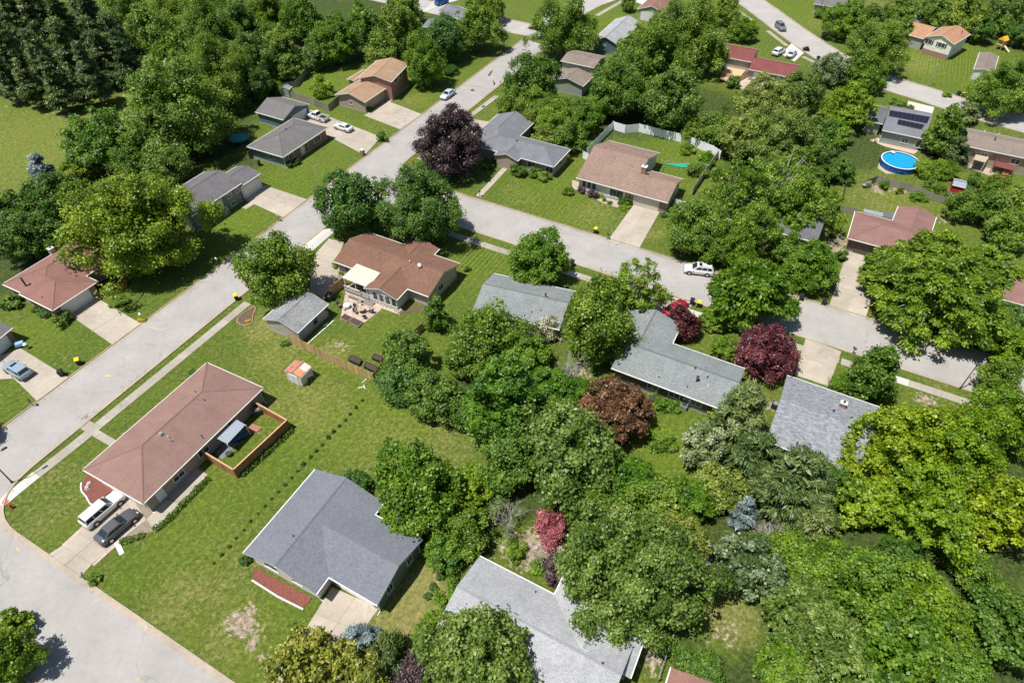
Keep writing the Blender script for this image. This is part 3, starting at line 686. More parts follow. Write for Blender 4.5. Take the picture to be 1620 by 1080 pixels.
def downspout(k, corner):
    oh = k.oh; x = (oh-.06, k.L-oh+.06, k.L-oh+.06, oh-.06)[corner]; y = (oh-.06, oh-.06, k.W-oh+.06, k.W-oh+.06)[corner]
    p = k.wp(x, y, 0); mb = MB(); mb.box(-.05, .05, -.04, .04, .1, k.z-.1); d = -k.uy if corner in (0, 1) else k.uy
    mb.tube((0, 0, k.z-.1), (d.x*.42, d.y*.42, k.z-.05), .045, n=4); mb.tube((0, 0, .12), (d.x*.5, d.y*.5, .06), .05, n=4)
    mb.build('downspout', WHITE, k.root, p)
def house(A, label, cat='house', name='house'):
    p = P(*A); return thing(name, label, cat, (p.x, p.y, 0))

RF1 = SH('shingle_pink_brown', (.270, .165, .138), speck=.12, blotch=.10, w=.3, h=.15, dark=.94, light=1.06)
RF2 = SH('shingle_slate_blue', (.18, .19, .217), speck=.14, dark=.86, light=1.14, blotch=.05)
RF3 = SH('shingle_pale_grey', (.365, .37, .385), speck=.2, dark=.88, light=1.1, cap=.7)
RF4 = SH('shingle_red_brown', (.205, .112, .078), speck=.2, dark=.82, light=1.18)
RF5 = SH('shingle_light_grey', (.27, .275, .28), speck=.16, blotch=.2)
RF6 = SH('shingle_dusty_red', (.260, .138, .112), speck=.14, dark=.9, light=1.1)
RF7 = SH('shingle_charcoal', (.150, .142, .152), speck=.14, blotch=.15, dark=.9, light=1.1)
RF8 = SH('shingle_mid_grey', (.165, .158, .158), speck=.14, dark=.9, light=1.1)
RF10 = SH('shingle_tan', (.37, .245, .155), speck=.14, dark=.9, light=1.1)
RF11 = SH('shingle_blue_grey', (.185, .19, .21), speck=.12, dark=.92, light=1.08)
RF12 = SH('shingle_tan_brown', (.275, .19, .15), speck=.22, dark=.8, light=1.2)
RF14 = SH('shingle_green_grey', (.23, .25, .25), speck=.34, dark=.86, light=1.12, cap=.6)
RF15 = SH('shingle_rippled_grey', (.255, .268, .29), speck=.15, dark=.92, light=1.06, rip=.24, blotch=.05)
RF16 = SH('shingle_plum_brown', (.26, .145, .125), speck=.12, dark=.93, light=1.07)
RF17 = SH('shingle_dark_slate', (.14, .138, .155), speck=.1, dark=.9, light=1.1)
RF18 = SH('shingle_taupe', (.235, .19, .16), speck=.12, dark=.9, light=1.1)
RF19 = SH('shingle_orange_tan', (.42, .23, .14), speck=.12, dark=.9, light=1.1)
RF22 = SH('shingle_maroon', (.205, .068, .062), speck=.1, dark=.93, light=1.07)
S_CREAM = siding('cream_siding', (.58, .54, .45)); S_BEIGE = siding('beige_siding', (.47, .41, .36)); S_WHITE = siding('white_siding', (.66, .65, .62)); S_BRIGHT = siding('bright_cream_siding', (.80, .77, .68)); S_GREY = siding('grey_siding', (.34, .35, .34))
S_BLUE = siding('blue_grey_siding', (.10, .16, .20)); S_SAGE = siding('sage_siding', (.30, .34, .30)); S_TAN = siding('tan_siding', (.36, .29, .22)); S_TEAL = siding('slate_green_siding', (.16, .21, .21)); S_DARKB = siding('dark_brown_siding', (.11, .08, .07))

# --- long brown hip roofed house, lower left
h = house((225, 830), 'long low house with pinkish brown hip roof beside the two parked vehicles')
k = block(h, (225.6, 796.1), (416.4, 613.5), (329.8, 571.3), 2.75, 'hh', .36, RF1, BRICKT, trim=TRIM)
vent(k, 322, 633, .07, .55); vent(k, 310, 620.5, .05, .3, DARKV); boxvent(k, 255, 687, .5, .3, STEEL); vent(k, 267, 693, .05, .45, WHITE); vent(k, 271.5, 698.5, .06, .45, STEEL); vent(k, 319, 689.5, .05, .3, DARKV); vent(k, 321, 693, .05, .3, DARKV)
for s in (5, 9, 14): win(k, 0, s, 1.5, 1.5, 1.1)
win(k, 3, 4, 1.5); garage(k, 2, k.W/2+1.4, 4.9, 2.1); win(k, 2, 1.9, 1.5, 1.2, 1.1); door(k, 0, 2.2); downspout(k, 1); downspout(k, 0)
LH = (h, k); print('H1', k.L, k.W)
# --- slate blue roofed house, foreground
h = house((480, 950), 'foreground house with slate blue L shaped gable roof and red mulch bed')
k = block(h, (383.7, 874), (499.8, 742.4), (497.2, 942.6), 2.7, 'gg', .34, RF2, S_WHITE, oh=.5)
k2 = block(h, (521.9, 912.8), (597, 956.9), (667, 853), 2.69, 'gg', .33, RF2, S_TEAL, ext=(4.5, 0), oh=.42)
print('H2', k.L, k.W, k2.L, k2.W)
vent(k, 464, 848, .06, .35, DARKV); win(k2, 3, 2.4, 1.5, .8, 1.3); win(k2, 3, 6.0, 1.5, .8, 1.3); downspout(k2, 1); downspout(k2, 2); downspout(k, 3)
garage(k2, 0, k2.L-3.6, 4.9, 2.1); win(k, 2, 3.0, 1.5, 1.8, 1.1); win(k, 2, 6.6, 1.5, 1.2, 1.1); door(k2, 0, k2.L-7.6, WOODR, 0.1)
# --- pale grey roofed house, bottom edge
h = house((800, 1000), 'house with pale speckled grey roof at the bottom edge')
k = block(h, (757.8, 880.4), (1008, 1006), (685, 994.5), 2.7, 'gg', .30, RF3, S_CREAM, oh=.5); 
k2 = block(h, (877.8, 937.4), (896.4, 902.4), (1024, 1007.4), 2.69, 'gg', .28, RF3, S_TAN, ext=(4.2, 0), W=9.6, oh=.5)
print('H3', k.L, k.W, k2.L, k2.W)
vent(k, 847, 936, .06, .3, DARKV); vent(k, 891, 928, .06, .3, DARKV); vent(k2, 890, 923, .06, .35, DARKV); vent(k, 953, 1049, .09, .3, DARKV); vent(k, 805.5, 994, .06, .3, DARKV); win(k, 3, 4, 1.5); win(k, 2, 4, 1.5)
# --- red brown corner house with patio
h = house((600, 460), 'corner house with red brown gable roofs and white patio cover')
k = block(h, (529.6, 411), (676, 471.3), (738.3, 420.7), 2.75, 'gg', .34, RF4, S_BEIGE, oh=.5)
k2 = block(h, (626.9, 474), (643.7, 458.3), (581.5, 450), 2.73, 'gg', .34, RF4, S_WHITE, ext=(0, 5.5), oh=.4)
k3 = block(h, (690, 398.7), (695.6, 393.5), (655, 372), 2.74, 'gg', .33, RF4, S_BEIGE, ext=(4.5, 0), oh=.4)
print('H4', k.L, k.W, k2.L, k2.W)
vent(k, 648.5, 416, .06, .45, WHITE, True); vent(k, 600, 401, .05, .25, DARKV)
p = on_roof(k, 664, 423); mb = MB(); mb.tube((0, 0, 0), (0, 0, .5), .03, n=6); mb.tube((0, -.05, .5), (0, -.12, .53), .34, .30, n=14); mb.build('satellite_dish', WHITE, h, p)
for i in range(4): win(k2, 2, .95+i*1.17, 1.45, .8, 1.5, 0)
for s in (2.2, 4.0): win(k, 0, s, 1.6, .8, 1.1)
door(k, 0, 5.2, PANE, .5, 1.5); win(k, 3, 4, 1.5); downspout(k, 1)
pc = [P(541.3, 438.9, 2.62), P(581.5, 454.5, 2.62), P(601.7, 431.6, 3.15), P(564.6, 416.9, 3.15)]
pc = [p-Vector(h.location) for p in pc]; mb = MB(); mb.hexa([p-Vector((0, 0, .1)) for p in pc], pc); CREAM = plain('cream_metal', (.60, .56, .45), .5, .05); po = mb.build('patio_roof', CREAM, h)
for i in range(9):
    t = (i+.5)/9; a = pc[0].lerp(pc[1], t); b = pc[3].lerp(pc[2], t); mb = MB(); mb.tube(a+Vector((0, 0, .02)), b+Vector((0, 0, .02)), .035, n=4); mb.build('rib', CREAM, po)
for t in (.06, .5, .94):
    a = pc[0].lerp(pc[1], t); mb = MB(); mb.box(-.06, .06, -.06, .06, -2.6, -.1); mb.build('post', WHITE, po, a)
# small grey garage
h = house((470, 541), 'small pale grey roofed garage with beige walls beside the open lawn', 'garage', 'garage')
k = block(h, (469.4, 526.1), (520.6, 480.6), (417.2, 503.3), 2.45, 'gg', .36, RF5, S_BEIGE, oh=.3)
print('H5', k.L, k.W); win(k, 0, 4.0, 1.4, .6, .9, 0, DARKV); win(k, 0, 6.8, 1.6, .35, .4, 0, DARKV); downspout(k, 0)
# --- dusty red house, left
h = house((90, 500), 'house with dusty red hip roof and white garage door at the left')
k = block(h, (3.9, 449.3), (121.9, 378), (134.8, 437), 2.7, 'hg', .36, RF6, BRICKR, ext=(0, 6), oh=.5)
k2 = block(h, (83, 490.8), (30, 464.5), (153, 444.6), 2.67, 'hg', .36, RF6, BRICKR, oh=.5)
print('H6', k.L, k.W, k2.L, k2.W)
chimney(k, 84, 400, .8, .7, .9, S_BEIGE); mb = MB(); vent(k, 42, 453, .13, 1.6, DARKV, True); vent(k2, 67, 471, .06, .3, DARKV)
garage(k2, 2, k2.W*.48, 4.7, 2.1); win(k, 1, k.L-7.5, 1.5, 1.8, 1.0); door(k, 1, k.L-5.2, WOODR)
# --- edge house at left
h = house((5, 560), 'dark grey roof corner of a garage cut by the left edge', 'house')
k = block(h, (-42, 568), (20, 517.8), (0, 501), 2.5, 'gg', .3, RF7, BRICKR, oh=.4, W=7); garage(k, 0, k.L-3.6, 4.6, 2.05)
# --- long dark grey house
h = house((340, 350), 'long house with dark grey roof and blue grey siding')
k = block(h, (300.7, 341.7), (383, 290), (261.9, 309.3), 3.7, 'gg', .33, RF7, S_TEAL, oh=.5)
k2 = block(h, (378, 295), (413.5, 274.8), (386.3, 255.4), 3.15, 'gg', .33, RF7, S_WHITE, oh=.4)
print('H7', k.L, k.W, k2.L, k2.W)
for s in (2, 4.2, 9.2): win(k, 0, s, 2.6, 1.0, .8); win(k, 0, s+.3, .8, 1.0, .6)
win(k, 0, 11.6, 2.6, 1.5, .8); door(k, 0, 6.8, WHITE, .9, 1.0); garage(k2, 0, k2.L/2+.3, 4.4, 2.3); vent(k, 290, 296, .09, .6, DARKV, True); downspout(k2, 1)
mb = MB()
for i in range(4): mb.box(-.8, .8, -.3*i, -.3*(i-1), 0, .9-.22*i)
p, a = side_frame(k, 0, 6.8, 0); mb.build('steps', CONC, h, p, rz=a)
# rear deck railing
# --- mid grey hip house with brick
h = house((449, 262), 'grey hip roofed brick house beside the long driveway')
k = block(h, (449, 249), (518, 201), (466, 185.4), 2.7, 'hh', .36, RF8, BRICKR, oh=.5, gable_wall=S_BLUE)
print('H8', k.L, k.W); vent(k, 440, 206, .06, .45, WHITE); boxvent(k, 452, 205, .3, .2)
win(k, 0, 10.8, 1.5, 1.9, 1.1); win(k, 0, 2.6, 1.5, 1.3, 1.0); door(k, 0, 6.0, WHITE); win(k, 0, 7.2, 1.3, .8, 1.6, 0); win(k, 2, 4, 1.5); downspout(k, 0)
h = house((440, 200), 'detached grey garage with blue siding behind the white pickup', 'garage', 'garage')
k = block(h, (405, 176.3), (446.7, 190.6), (486.9, 164.6), 2.6, 'gg', .36, RF8, S_BLUE, oh=.3); garage(k, 3, k.W*.6, 4.6, 2.1); print('H9', k.L, k.W)
# --- tan split house
h = house((580, 175), 'split level house with tan roofs, taller upper section')
k = block(h, (577.6, 162), (619, 133.5), (531, 149), 2.8, 'gg', .30, RF10, BRICKT, oh=.5)
k2 = block(h, (619, 129.6), (646.3, 101.1), (581.5, 109), 4.7, 'gg', .26, RF10, BRICKR, oh=.4)
k3 = block(h, (560, 128), (585, 112), (551, 124), 2.6, 'gg', .2, RF10, S_TAN, oh=.3)
print('H10', k.L, k.W, k2.L, k2.W); vent(k, 573, 128.5, .12, .9, DARKV, True); win(k2, 0, 3.5, 3.6, 1.5, 1.0); win(k2, 0, 6.2, 3.6, 1.2, 1.0); win(k, 2, 4.5, 1.6, .7, .9); garage(k, 0, 4.5, 5.2, 2.1, S_TAN); door(k, 0, 10.5, WOODR)
# --- blue grey hip house, centre top
h = house((874, 285), 'blue grey hip roofed house with small front gable and trimmed bushes')
k = block(h, (752, 228), (873.9, 265.8), (903.2, 236), 2.7, 'hh', .36, RF11, BRICKT, oh=.5)
k2 = block(h, (742, 220), (789, 180.4), (835, 203), 2.67, 'hg', .36, RF11, BRICKT, oh=.5)
k3 = block(h, (819, 254.4), (834, 240), (783.3, 243.5), 2.72, 'gg', .34, RF11, BRICKT, oh=.3, ext=(0, 1.5))
print('H11', k.L, k.W, k2.L, k2.W, k3.L, k3.W)
chimney(k, 855, 214, .7, .6, .7, plain('dark_chimney', (.1, .1, .1), .8)); boxvent(k, 818, 223, .4, .15); boxvent(k, 779.5, 200, .3, .15); vent(k, 857, 222, .05, .5, DARKV)
for s in (13, 17): win(k, 0, s, 1.5, 1.6, 1.0)
win(k, 3, 4, 1.5); win(k, 3, 7, 1.5)
mb = MB(); mb.box(-.09, .09, -.09, .09, 0, 2.6); q = P(794, 262); mb.build('porch_post', WHITE, h, q-Vector(h.location))
# --- tan brown house with chimney
h = house((1010, 320), 'house with tan brown roof, brick chimney and wide driveway')
k = block(h, (911.5, 280.7), (998, 304.8), (954.3, 219.9), 2.8, 'gg', .34, RF12, S_WHITE, oh=.5)
k2 = block(h, (985, 301), (1056.7, 321), (1083.9, 283.9), 2.77, 'gg', .34, RF12, BRICKR, oh=.5, gable_wall=S_CREAM)
print('H12', k.L, k.W, k2.L, k2.W)
chimney(k2, 1018, 275, .9, .8, 1.5, BRICKR, WHITE); vent(k, 957, 235, .05, .3, DARKV); vent(k, 1024.5, 250, .05, .3, DARKV); vent(k2, 1049, 270, .04, .9, DARKV)
for s in (1.6, 2.6, 3.6): win(k, 0, s, 1.7, .5, 1.0, 0, DARKV)
win(k, 0, 8.2, 1.4, 2.6, 1.5); win(k2, 0, 1.8, 1.5, 1.6, 1.2); garage(k2, 0, k2.L-4.2, 4.9, 2.1, S_CREAM); win(k2, 3, 5, 1.6, .7, .8); door(k, 0, 10.6, WOODR)
# --- grey roof between trees
h = house((840, 540), 'grey green roofed house half hidden between the dark trees')
k = block(h, (781, 432.4), (911, 461), (849, 512.8), 2.75, 'gg', .33, RF14, S_CREAM, oh=.5)
print('H13', k.L, k.W); vent(k, 863, 469.5, .1, .6, DARKV, True); vent(k, 841, 494, .06, .3, DARKV); vent(k, 856, 491.5, .06, .3, DARKV); win(k, 1, 12, 1.5)
# --- light grey long house
h = house((1080, 640), 'L shaped house with light green grey speckled roof beside the bronze tree')
k = block(h, (968, 580), (1152, 653), (1187.6, 586), 2.75, 'gg', .33, RF14, S_DARKB, oh=.5)
k2 = block(h, (966, 535), (998, 488), (1076, 517), 2.73, 'gg', .33, RF14, S_CREAM, oh=.5, ext=(1, 0))
print('H14', k.L, k.W, k2.L, k2.W)
vent(k, 1102, 603, .12, .9, DARKV, True); vent(k, 1042, 597, .06, .3, DARKV); vent(k, 1119, 597, .07, .35, DARKV); vent(k, 1120, 610, .07, .3, WHITE); vent(k, 1087, 612, .05, .3, DARKV); boxvent(k, 1100, 582, .3, .15)
for s in (6, 9, 12, 15): win(k, 0, s, 1.6, 1.4, 1.0)
door(k, 0, 10.5, PANE, .1, 1.8)
# --- rippled grey roof
h = house((1260, 720), 'house with rippled blue grey roof and brick chimney beside the bright yellow tree')
k = block(h, (1244, 597.8), (1393, 639.3), (1227, 703), 2.75, 'gg', .28, RF15, S_TAN, oh=.5, ext=(0, 0))
print('H15', k.L, k.W); chimney(k, 1332, 643, .7, .5, .7, BRICKR); boxvent(k, 1277, 635, .35, .2, STEEL); boxvent(k, 1319, 650, .35, .2, DARKV); win(k, 2, 5, 1.5)
# --- reddish house, right
h = house((1370, 395), 'house with plum brown roofs and dark brown garage front at the right')
k = block(h, (1341, 376.7), (1391.9, 389.6), (1353, 333.9), 2.8, 'hg', .33, RF16, S_DARKB, oh=.5, ext=(0, 8))
k2 = block(h, (1466, 390), (1481.3, 343), (1420.4, 328.7), 2.78, 'gg', .33, RF16, S_DARKB, oh=.5, ext=(0, 0), snap=False)
print('H16', k.L, k.W, k2.L, k2.W); garage(k, 0, 4.2, 5.0, 2.15, S_DARKB); vent(k, 1428, 353, .06, .2, DARKV)
for px, mt in (([(1366, 335), (1396, 343), (1398, 337), (1367, 330)], GALV), ([(1397, 342), (1415, 347), (1418, 338), (1399, 333)], RF17)):
    q = [P2(p, 2.5)-Vector(h.location) for p in px]; mb = MB(); mb.hexa([p-Vector((0, 0, .12)) for p in q], q); mb.build('porch_roof', mt, h)
# --- solar house
h = house((1430, 235), 'dark roofed house with two rows of solar panels by the pool')
k = block(h, (1396, 204.5), (1454, 219.5), (1477, 180), 2.9, 'gg', .42, RF11, S_SAGE, oh=.4, W=13, ext=(0, 1))
k2 = block(h, (1370, 190), (1397, 197), (1400, 160), 2.85, 'gg', .22, RF17, S_SAGE, oh=.4, W=9)
print('H17', k.L, k.W)
def solar(k, px, nx, ny):
    c0 = [on_roof(k, *p) for p in px]
    arr = MB(); up = Vector((0, 0, .09)); arr.hexa([p+Vector((0, 0, .03)) for p in c0], [p+up for p in c0]); root = arr.build('solar_array', DARKV, k.root)
    for i in range(nx):
        for j in range(ny):
            def pt(u, v): return (c0[0]*(1-u)+c0[1]*u)*(1-v)+(c0[3]*(1-u)+c0[2]*u)*v
            q = [pt((i+.03)/nx, (j+.03)/ny), pt((i+.97)/nx, (j+.03)/ny), pt((i+.97)/nx, (j+.97)/ny), pt((i+.03)/nx, (j+.97)/ny)]
            m = MB(); m.hexa([p+up*1.02 for p in q], [p+up*1.35 for p in q]); m.build('solar_panel', SOLARM, root)
solar(k, [(1406, 184), (1466.5, 196), (1471, 185.5), (1407.5, 175)], 9, 1); solar(k, [(1419, 197), (1457.5, 205.5), (1462.5, 198), (1421, 189.5)], 6, 1)
mb = MB(); q = [P2(p, 1.6)-Vector(h.location) for p in ((1405, 214), (1412, 216), (1426, 207), (1420, 205))]; mb.hexa([p-Vector((0, 0, 1.6)) for p in q], q); mb.build('porch', S_TEAL, h)
win(k, 0, 5, 1.5); win(k, 0, 8, 1.5, 1.8, 1.6)
# --- taupe house far right
h = house((1570, 262), 'long taupe roofed house at the right edge with red deck')
k = block(h, (1526.7, 230.7), (1617.4, 249), (1534.5, 201), 3.7, 'gg', .25, RF18, S_TAN, oh=.5, ext=(0, 4), W=8.5)
print('H18', k.L, k.W); vent(k, 1573, 222, .1, .6, DARKV, True); vent(k, 1558, 207, .06, .3, WHITE); vent(k, 1580, 212, .06, .3, WHITE); win(k, 0, 4, 2.4, 1.0, .9); win(k, 0, 9.5, 2.4, 1.5, 1.0); win(k, 0, 13, 2.2, 1.8, 1.8)
# --- cream house with orange roof
h = house((1490, 90), 'cream two storey house with orange tan roof and black shutters')
k = block(h, (1509.8, 70), (1535.8, 54.4), (1465.7, 57), 4.3, 'gg', .36, RF19, S_BRIGHT, oh=.4)
k2 = block(h, (1426, 52), (1463, 62), (1475, 42), 3.0, 'gg', .3, RF19, S_GREY, oh=.3)
print('H19', k.L, k.W)
for s in (2.2, 3.2): pass
win(k, 2, 2.9, 3.1, 1.7, 1.1, 1, WHITE, DARKV); win(k, 2, 6.3, 3.1, 1.7, 1.1, 1, WHITE, DARKV); vent(k, 1521, 53, .1, .6, DARKV, True); win(k, 0, 3.5, 1.8, .8, .9)
p, a = side_frame(k, 2, k.W/2, 0); mb = MB(); mb.box(-k.W/2+.45, k.W/2-.45, -.05, .0, 0.0, 1.3); mb.build('dark_base', BRICKR, h, p, rz=a)
# --- others far
h = house((1541, 120), 'small garage with brown roof and white wall above the curving street', 'garage', 'garage')
k = block(h, (1541, 109), (1550, 83), (1580, 88), 2.8, 'gg', .25, RF18, S_WHITE, oh=.3, snap=False)
h = house((1215, 125), 'maroon roofed house beside the two white cars')
k = block(h, (1184.4, 108.9), (1255, 124), (1206.7, 87.4), 2.8, 'gg', .3, RF22, S_SAGE, oh=.45, W=8.5)
k2 = block(h, (1135, 88), (1189, 98.5), (1211, 77), 3.4, 'gg', .3, RF22, S_GREY, oh=.4, W=9)
print('H22', k.L, k.W); door(k, 0, 2.0, WHITE); win(k, 0, 5.5, 1.5, 1.4, 1.2); door(k, 0, 7.5, WHITE)
h = house((925, 150), 'taupe roofed split house behind the bushy hedge row')
k = block(h, (920.6, 136), (943.9, 118), (872.6, 124.4), 2.8, 'gg', .28, RF18, S_SAGE, oh=.4, ext=(0, 1.5))
k2 = block(h, (887, 96), (940, 107.6), (958, 89.4), 4.8, 'gg', .2, RF18, S_SAGE, oh=.35)
print('H23', k.L, k.W, k2.L, k2.W); vent(k2, 934, 91, .1, .5, STEEL); win(k2, 3, 4, 3.6); vent(k, 901, 118, .07, .3, DARKV); win(k2, 3, 6.5, 3.6)
h = house((955, 85), 'steep pale grey roofed house with dark blue gable wall')
k = block(h, (978, 71), (1013, 36), (940, 61), 3.3, 'gg', .4, RF3, S_BLUE, oh=.4); win(k, 2, 4, 1.8, .9, 1.0); print('H24', k.L, k.W)
h = house((1035, 40), 'reddish roofed garage with broad white door at the top', 'garage', 'garage')
k = block(h, (1049.6, 20.7), (1075, 0), (1009.6, 13.3), 3.0, 'gg', .33, RF6, S_SAGE, oh=.3, ext=(0, 3)); garage(k, 2, k.W/2, 6.0, 2.4); print('H25', k.L, k.W)
h = house((715, 45), 'grey roofed house partly behind trees below the bright blue car')
k = block(h, (693, 17), (741, 38), (711, 4), 3.0, 'gg', .3, RF11, S_TAN, oh=.4); k2 = block(h, (668, 42), (728, 52), (735, 38), 2.6, 'gg', .25, RF11, S_TAN, oh=.4, snap=False, W=7)
h = house((1240, 400), 'dark grey roofed house hidden under the large pale tree')
k = block(h, (1150, 345), (1292.6, 384), (1200, 300), 2.8, 'gg', .33, RF17, S_GREY, oh=.5, W=9); print('H28', k.L, k.W)
k2 = block(h, (1225, 372), (1238, 360), (1190, 362), 2.79, 'gg', .3, RF17, S_GREY, oh=.4, ext=(1, 3))
h = house((1090, 1090), 'reddish brown roof corner at the bottom edge')
k = block(h, (1040, 1118), (1064, 1056), (1200, 1105), 2.7, 'gg', .3, RF6, S_TAN, oh=.4)
h = house((1610, 490), 'reddish roof behind the large feathery tree at the right edge')
k = block(h, (1586, 472.6), (1660, 494), (1625, 430), 2.7, 'gg', .33, RF16, S_WHITE, oh=.4, W=9)
h = house((1310, 20), 'dark roofed house cut by the top edge')
k = block(h, (1287, 6), (1335, 14), (1345, -10), 3, 'gg', .3, RF8, S_BEIGE, oh=.4, snap=False)

# sheds
h = house((474, 615), 'small metal shed with rusty orange red roof on the open lawn', 'shed', 'shed')
RUST = plain('rusty_red_sheet', (.50, .17, .10), .6, .35, 1.6, fine=9); RUSTW = plain('faded_roof_sheet', (.62, .55, .48), .5, .15)
k = block(h, (474.4, 598), (493.5, 580), (450.6, 586.5), 1.9, 'gg', .30, RUST, S_WHITE, trim=GALV, oh=.06, th=.06); print('shed', k.L, k.W)
p, a = side_frame(k, 2, k.W/2, .08); mb = MB(); mb.box(-.75, .75, -.05, .01, 0, 1.7); dd = mb.build('door', WHITE, h, p, rz=a); mb = MB(); mb.box(-.02, .02, -.07, -.05, 0.05, 1.65); mb.build('door_rail', GALV, dd)
c = [k.wp(k.L-1.1, .05, 0), k.wp(k.L-.05, .05, 0), k.wp(k.L-.05, 1.0, 0), k.wp(k.L-1.1, 1.0, 0)]
q = []
for (x, y) in ((k.L-1.2, .05), (k.L-.05, .05), (k.L-.05, 1.1), (k.L-1.2, 1.1)): v = k.wp(x, y, k.rz(x, y)+.012); q.append(v)
mb = MB(); mb.hexa(q, [p+Vector((0, 0, .02)) for p in q]); mb.build('roof_sheet', RUSTW, h)
q = []
for (x, y) in ((.15, .1), (1.3, .1), (1.3, 1.2), (.15, 1.2)): v = k.wp(x, y, k.rz(x, y)+.012); q.append(v)
mb = MB(); mb.hexa(q, [p+Vector((0, 0, .015)) for p in q]); mb.build('roof_sheet', plain('orange_rust', (.58, .26, .12), .6, .3, 2), h)
h = house((457, 148), 'small pale shed under the trees behind the tan house', 'shed', 'shed')
k = block(h, (456, 142), (462, 137), (450, 128), 1.9, 'gg', .4, RF5, S_GREY, oh=.08, snap=False, W=2.4, th=.08)
h = house((1440, 33), 'small white shed at the top right', 'shed', 'shed')
k = block(h, (1436, 27), (1455, 35), (1440, 18), 2.1, 'gg', .4, RF5, S_WHITE, oh=.1, snap=False, W=4, th=.08)
h = house((1505, 305), 'small bright red shed with grey roof between the shrubs', 'shed', 'shed')
k = block(h, (1507, 292), (1528, 297), (1515, 284), 1.9, 'gg', .3, GALV, plain('red_shed_wall', (.42, .03, .03), .6, .1), oh=.1, snap=False, W=2.6, th=.08)
# ------------------------------------------------------------------ fences
def fence(px, h, mat, label, bw=.14, style='joined', cap=None, sec=2.4, name='fence', gap=.012, cat='fence', z=0.0):
    pts = [v2(P2(p)) for p in px]; root = thing(name, label, cat, (pts[0].x, pts[0].y, z)); off = Vector(root.location)
    pm = MB(); pm.box(-.055, .055, -.055, .055, 0, h+.08); pm = pm.mesh('post', mat)
    for i in range(len(pts)-1):
        a, b = pts[i], pts[i+1]; d = b-a; L = d.length; ang = math.atan2(d.y, d.x); n = max(1, round(L/sec)); st = L/n; d.normalize()
        for j in range(n+(1 if i == len(pts)-2 else 0)):
            p = a+d*st*j; put(pm, 'post', root, (p.x-off.x, p.y-off.y, 0), ang)
        rl = MB()
        for zz in (.25, h-.3): rl.box(0, L, .02, .06, zz, zz+.09)
        rl.v = [tuple(v) for v in rl.v]; r_ = rl.build('rail', mat, root, (a.x-off.x, a.y-off.y, 0), rz=ang); r_['kind'] = 'stuff'
        nb = int(L/(bw+gap))
        if style == 'boards':
            def mk():
                m = MB(); m.box(0, bw, -.02, .0, .04, h); return m.mesh('board', mat)
            me = cached(('board', bw, h, mat.name), mk)
            for k in range(nb):
                p = a+d*(k*(bw+gap)); put(me, 'board', root, (p.x-off.x, p.y-off.y, random.uniform(-.02, .02)), ang+random.uniform(-.02, .02))
        else:
            for j in range(n):
                m = MB(); kk = max(1, int(st/(bw+gap)))
                for k in range(kk):
                    x = k*(st/kk); m.box(x, x+st/kk-gap, -.02, .0, .04, h+random.uniform(-.012, .012))
                p = a+d*st*j; tag(m.build('board_panel', mat, root, (p.x-off.x, p.y-off.y, 0), rz=ang), kind='stuff')
        if cap:
            m = MB(); m.box(-.03, L+.03, -.09, .09, h+.085, h+.125); m.build('cap_rail', cap, root, (a.x-off.x, a.y-off.y, 0), rz=ang)
    return root
fence([(461, 541.5), (520, 571), (557, 588), (592, 604)], 1.75, WOODF, 'sunlit cedar board fence between open lawn and corner house garden', .165, 'boards')
fence([(592, 604), (606, 586)], 1.7, WOODF, 'short cedar fence return at the end by the dark bush', .165)
fence([(320, 722), (376, 756), (459, 678), (404, 647)], 1.75, WOODR, 'reddish stained privacy fence around the small patio of the long brown house', .14, cap=plain('cedar_cap', (.55, .33, .18), .7, .1))
fence([(517, 475), (549, 449)], 1.8, WOODF, 'cedar fence between curved driveway and patio', .165, 'boards')
fence([(650, 540), (671, 521)], 1.6, WOODF, 'short cedar fence beside the narrow conical tree', .165)
WG = WOODG
fence([(928, 247), (969, 205), (988, 211), (1010, 209), (1084, 227), (1126, 244), (1138, 252)], 1.9, VINYL, 'tall white vinyl fence behind the tan brown roofed house', .18)
fence([(921, 250), (930, 255)], 1.7, VINYL, 'tiny white fence panel left of the tan brown house', .18)
fence([(1141, 240), (1094, 309)], 1.8, plain('pale_wood', (.55, .47, .36), .7, .12), 'pale wood fence running down to the white gate', .16)
fence([(1066, 326), (1084, 331)], 1.6, VINYL, 'white gate panel right of the tan brown house', .18)
fence([(448, 143), (470, 138), (497, 104)], 1.6, WG, 'weathered fence behind the tan house garden, far side', .2)
fence([(456, 152), (521, 176), (540, 160)], 1.6, WG, 'weathered fence between white pickup and tan house', .2)
fence([(1365, 296), (1384, 289), (1440, 303), (1472, 317), (1510, 327)], 1.5, WG, 'long weathered grey fence below the pool', .16)
fence([(1330, 334), (1356, 341)], 1.3, WG, 'low grey fence left of the plum brown house', .2)
fence([(1510, 327), (1530, 310)], 1.4, WG, 'grey fence piece by the red shed', .2)
fence([(260, 300), (285, 283), (300, 275)], 1.0, WG, 'open rail of the deck behind the dark grey house', .35, gap=.2)
fence([(395, 252), (404, 244)], 1.6, WG, 'short weathered fence beside the blue sided wall', .2)
fence([(1140, 122), (1166, 131), (1184, 121)], 1.5, DECK, 'new lumber rail around the raised deck', .2, gap=.05)
fence([(1024, 1040), (1050, 1010)], 1.4, STEEL, 'wire fence posts by the speckled roof corner', .03, gap=.3)
fence([(1040, 1078), (1062, 1012)], 1.3, STEEL, 'long thin wire fence at the bottom edge', .03, gap=.3)

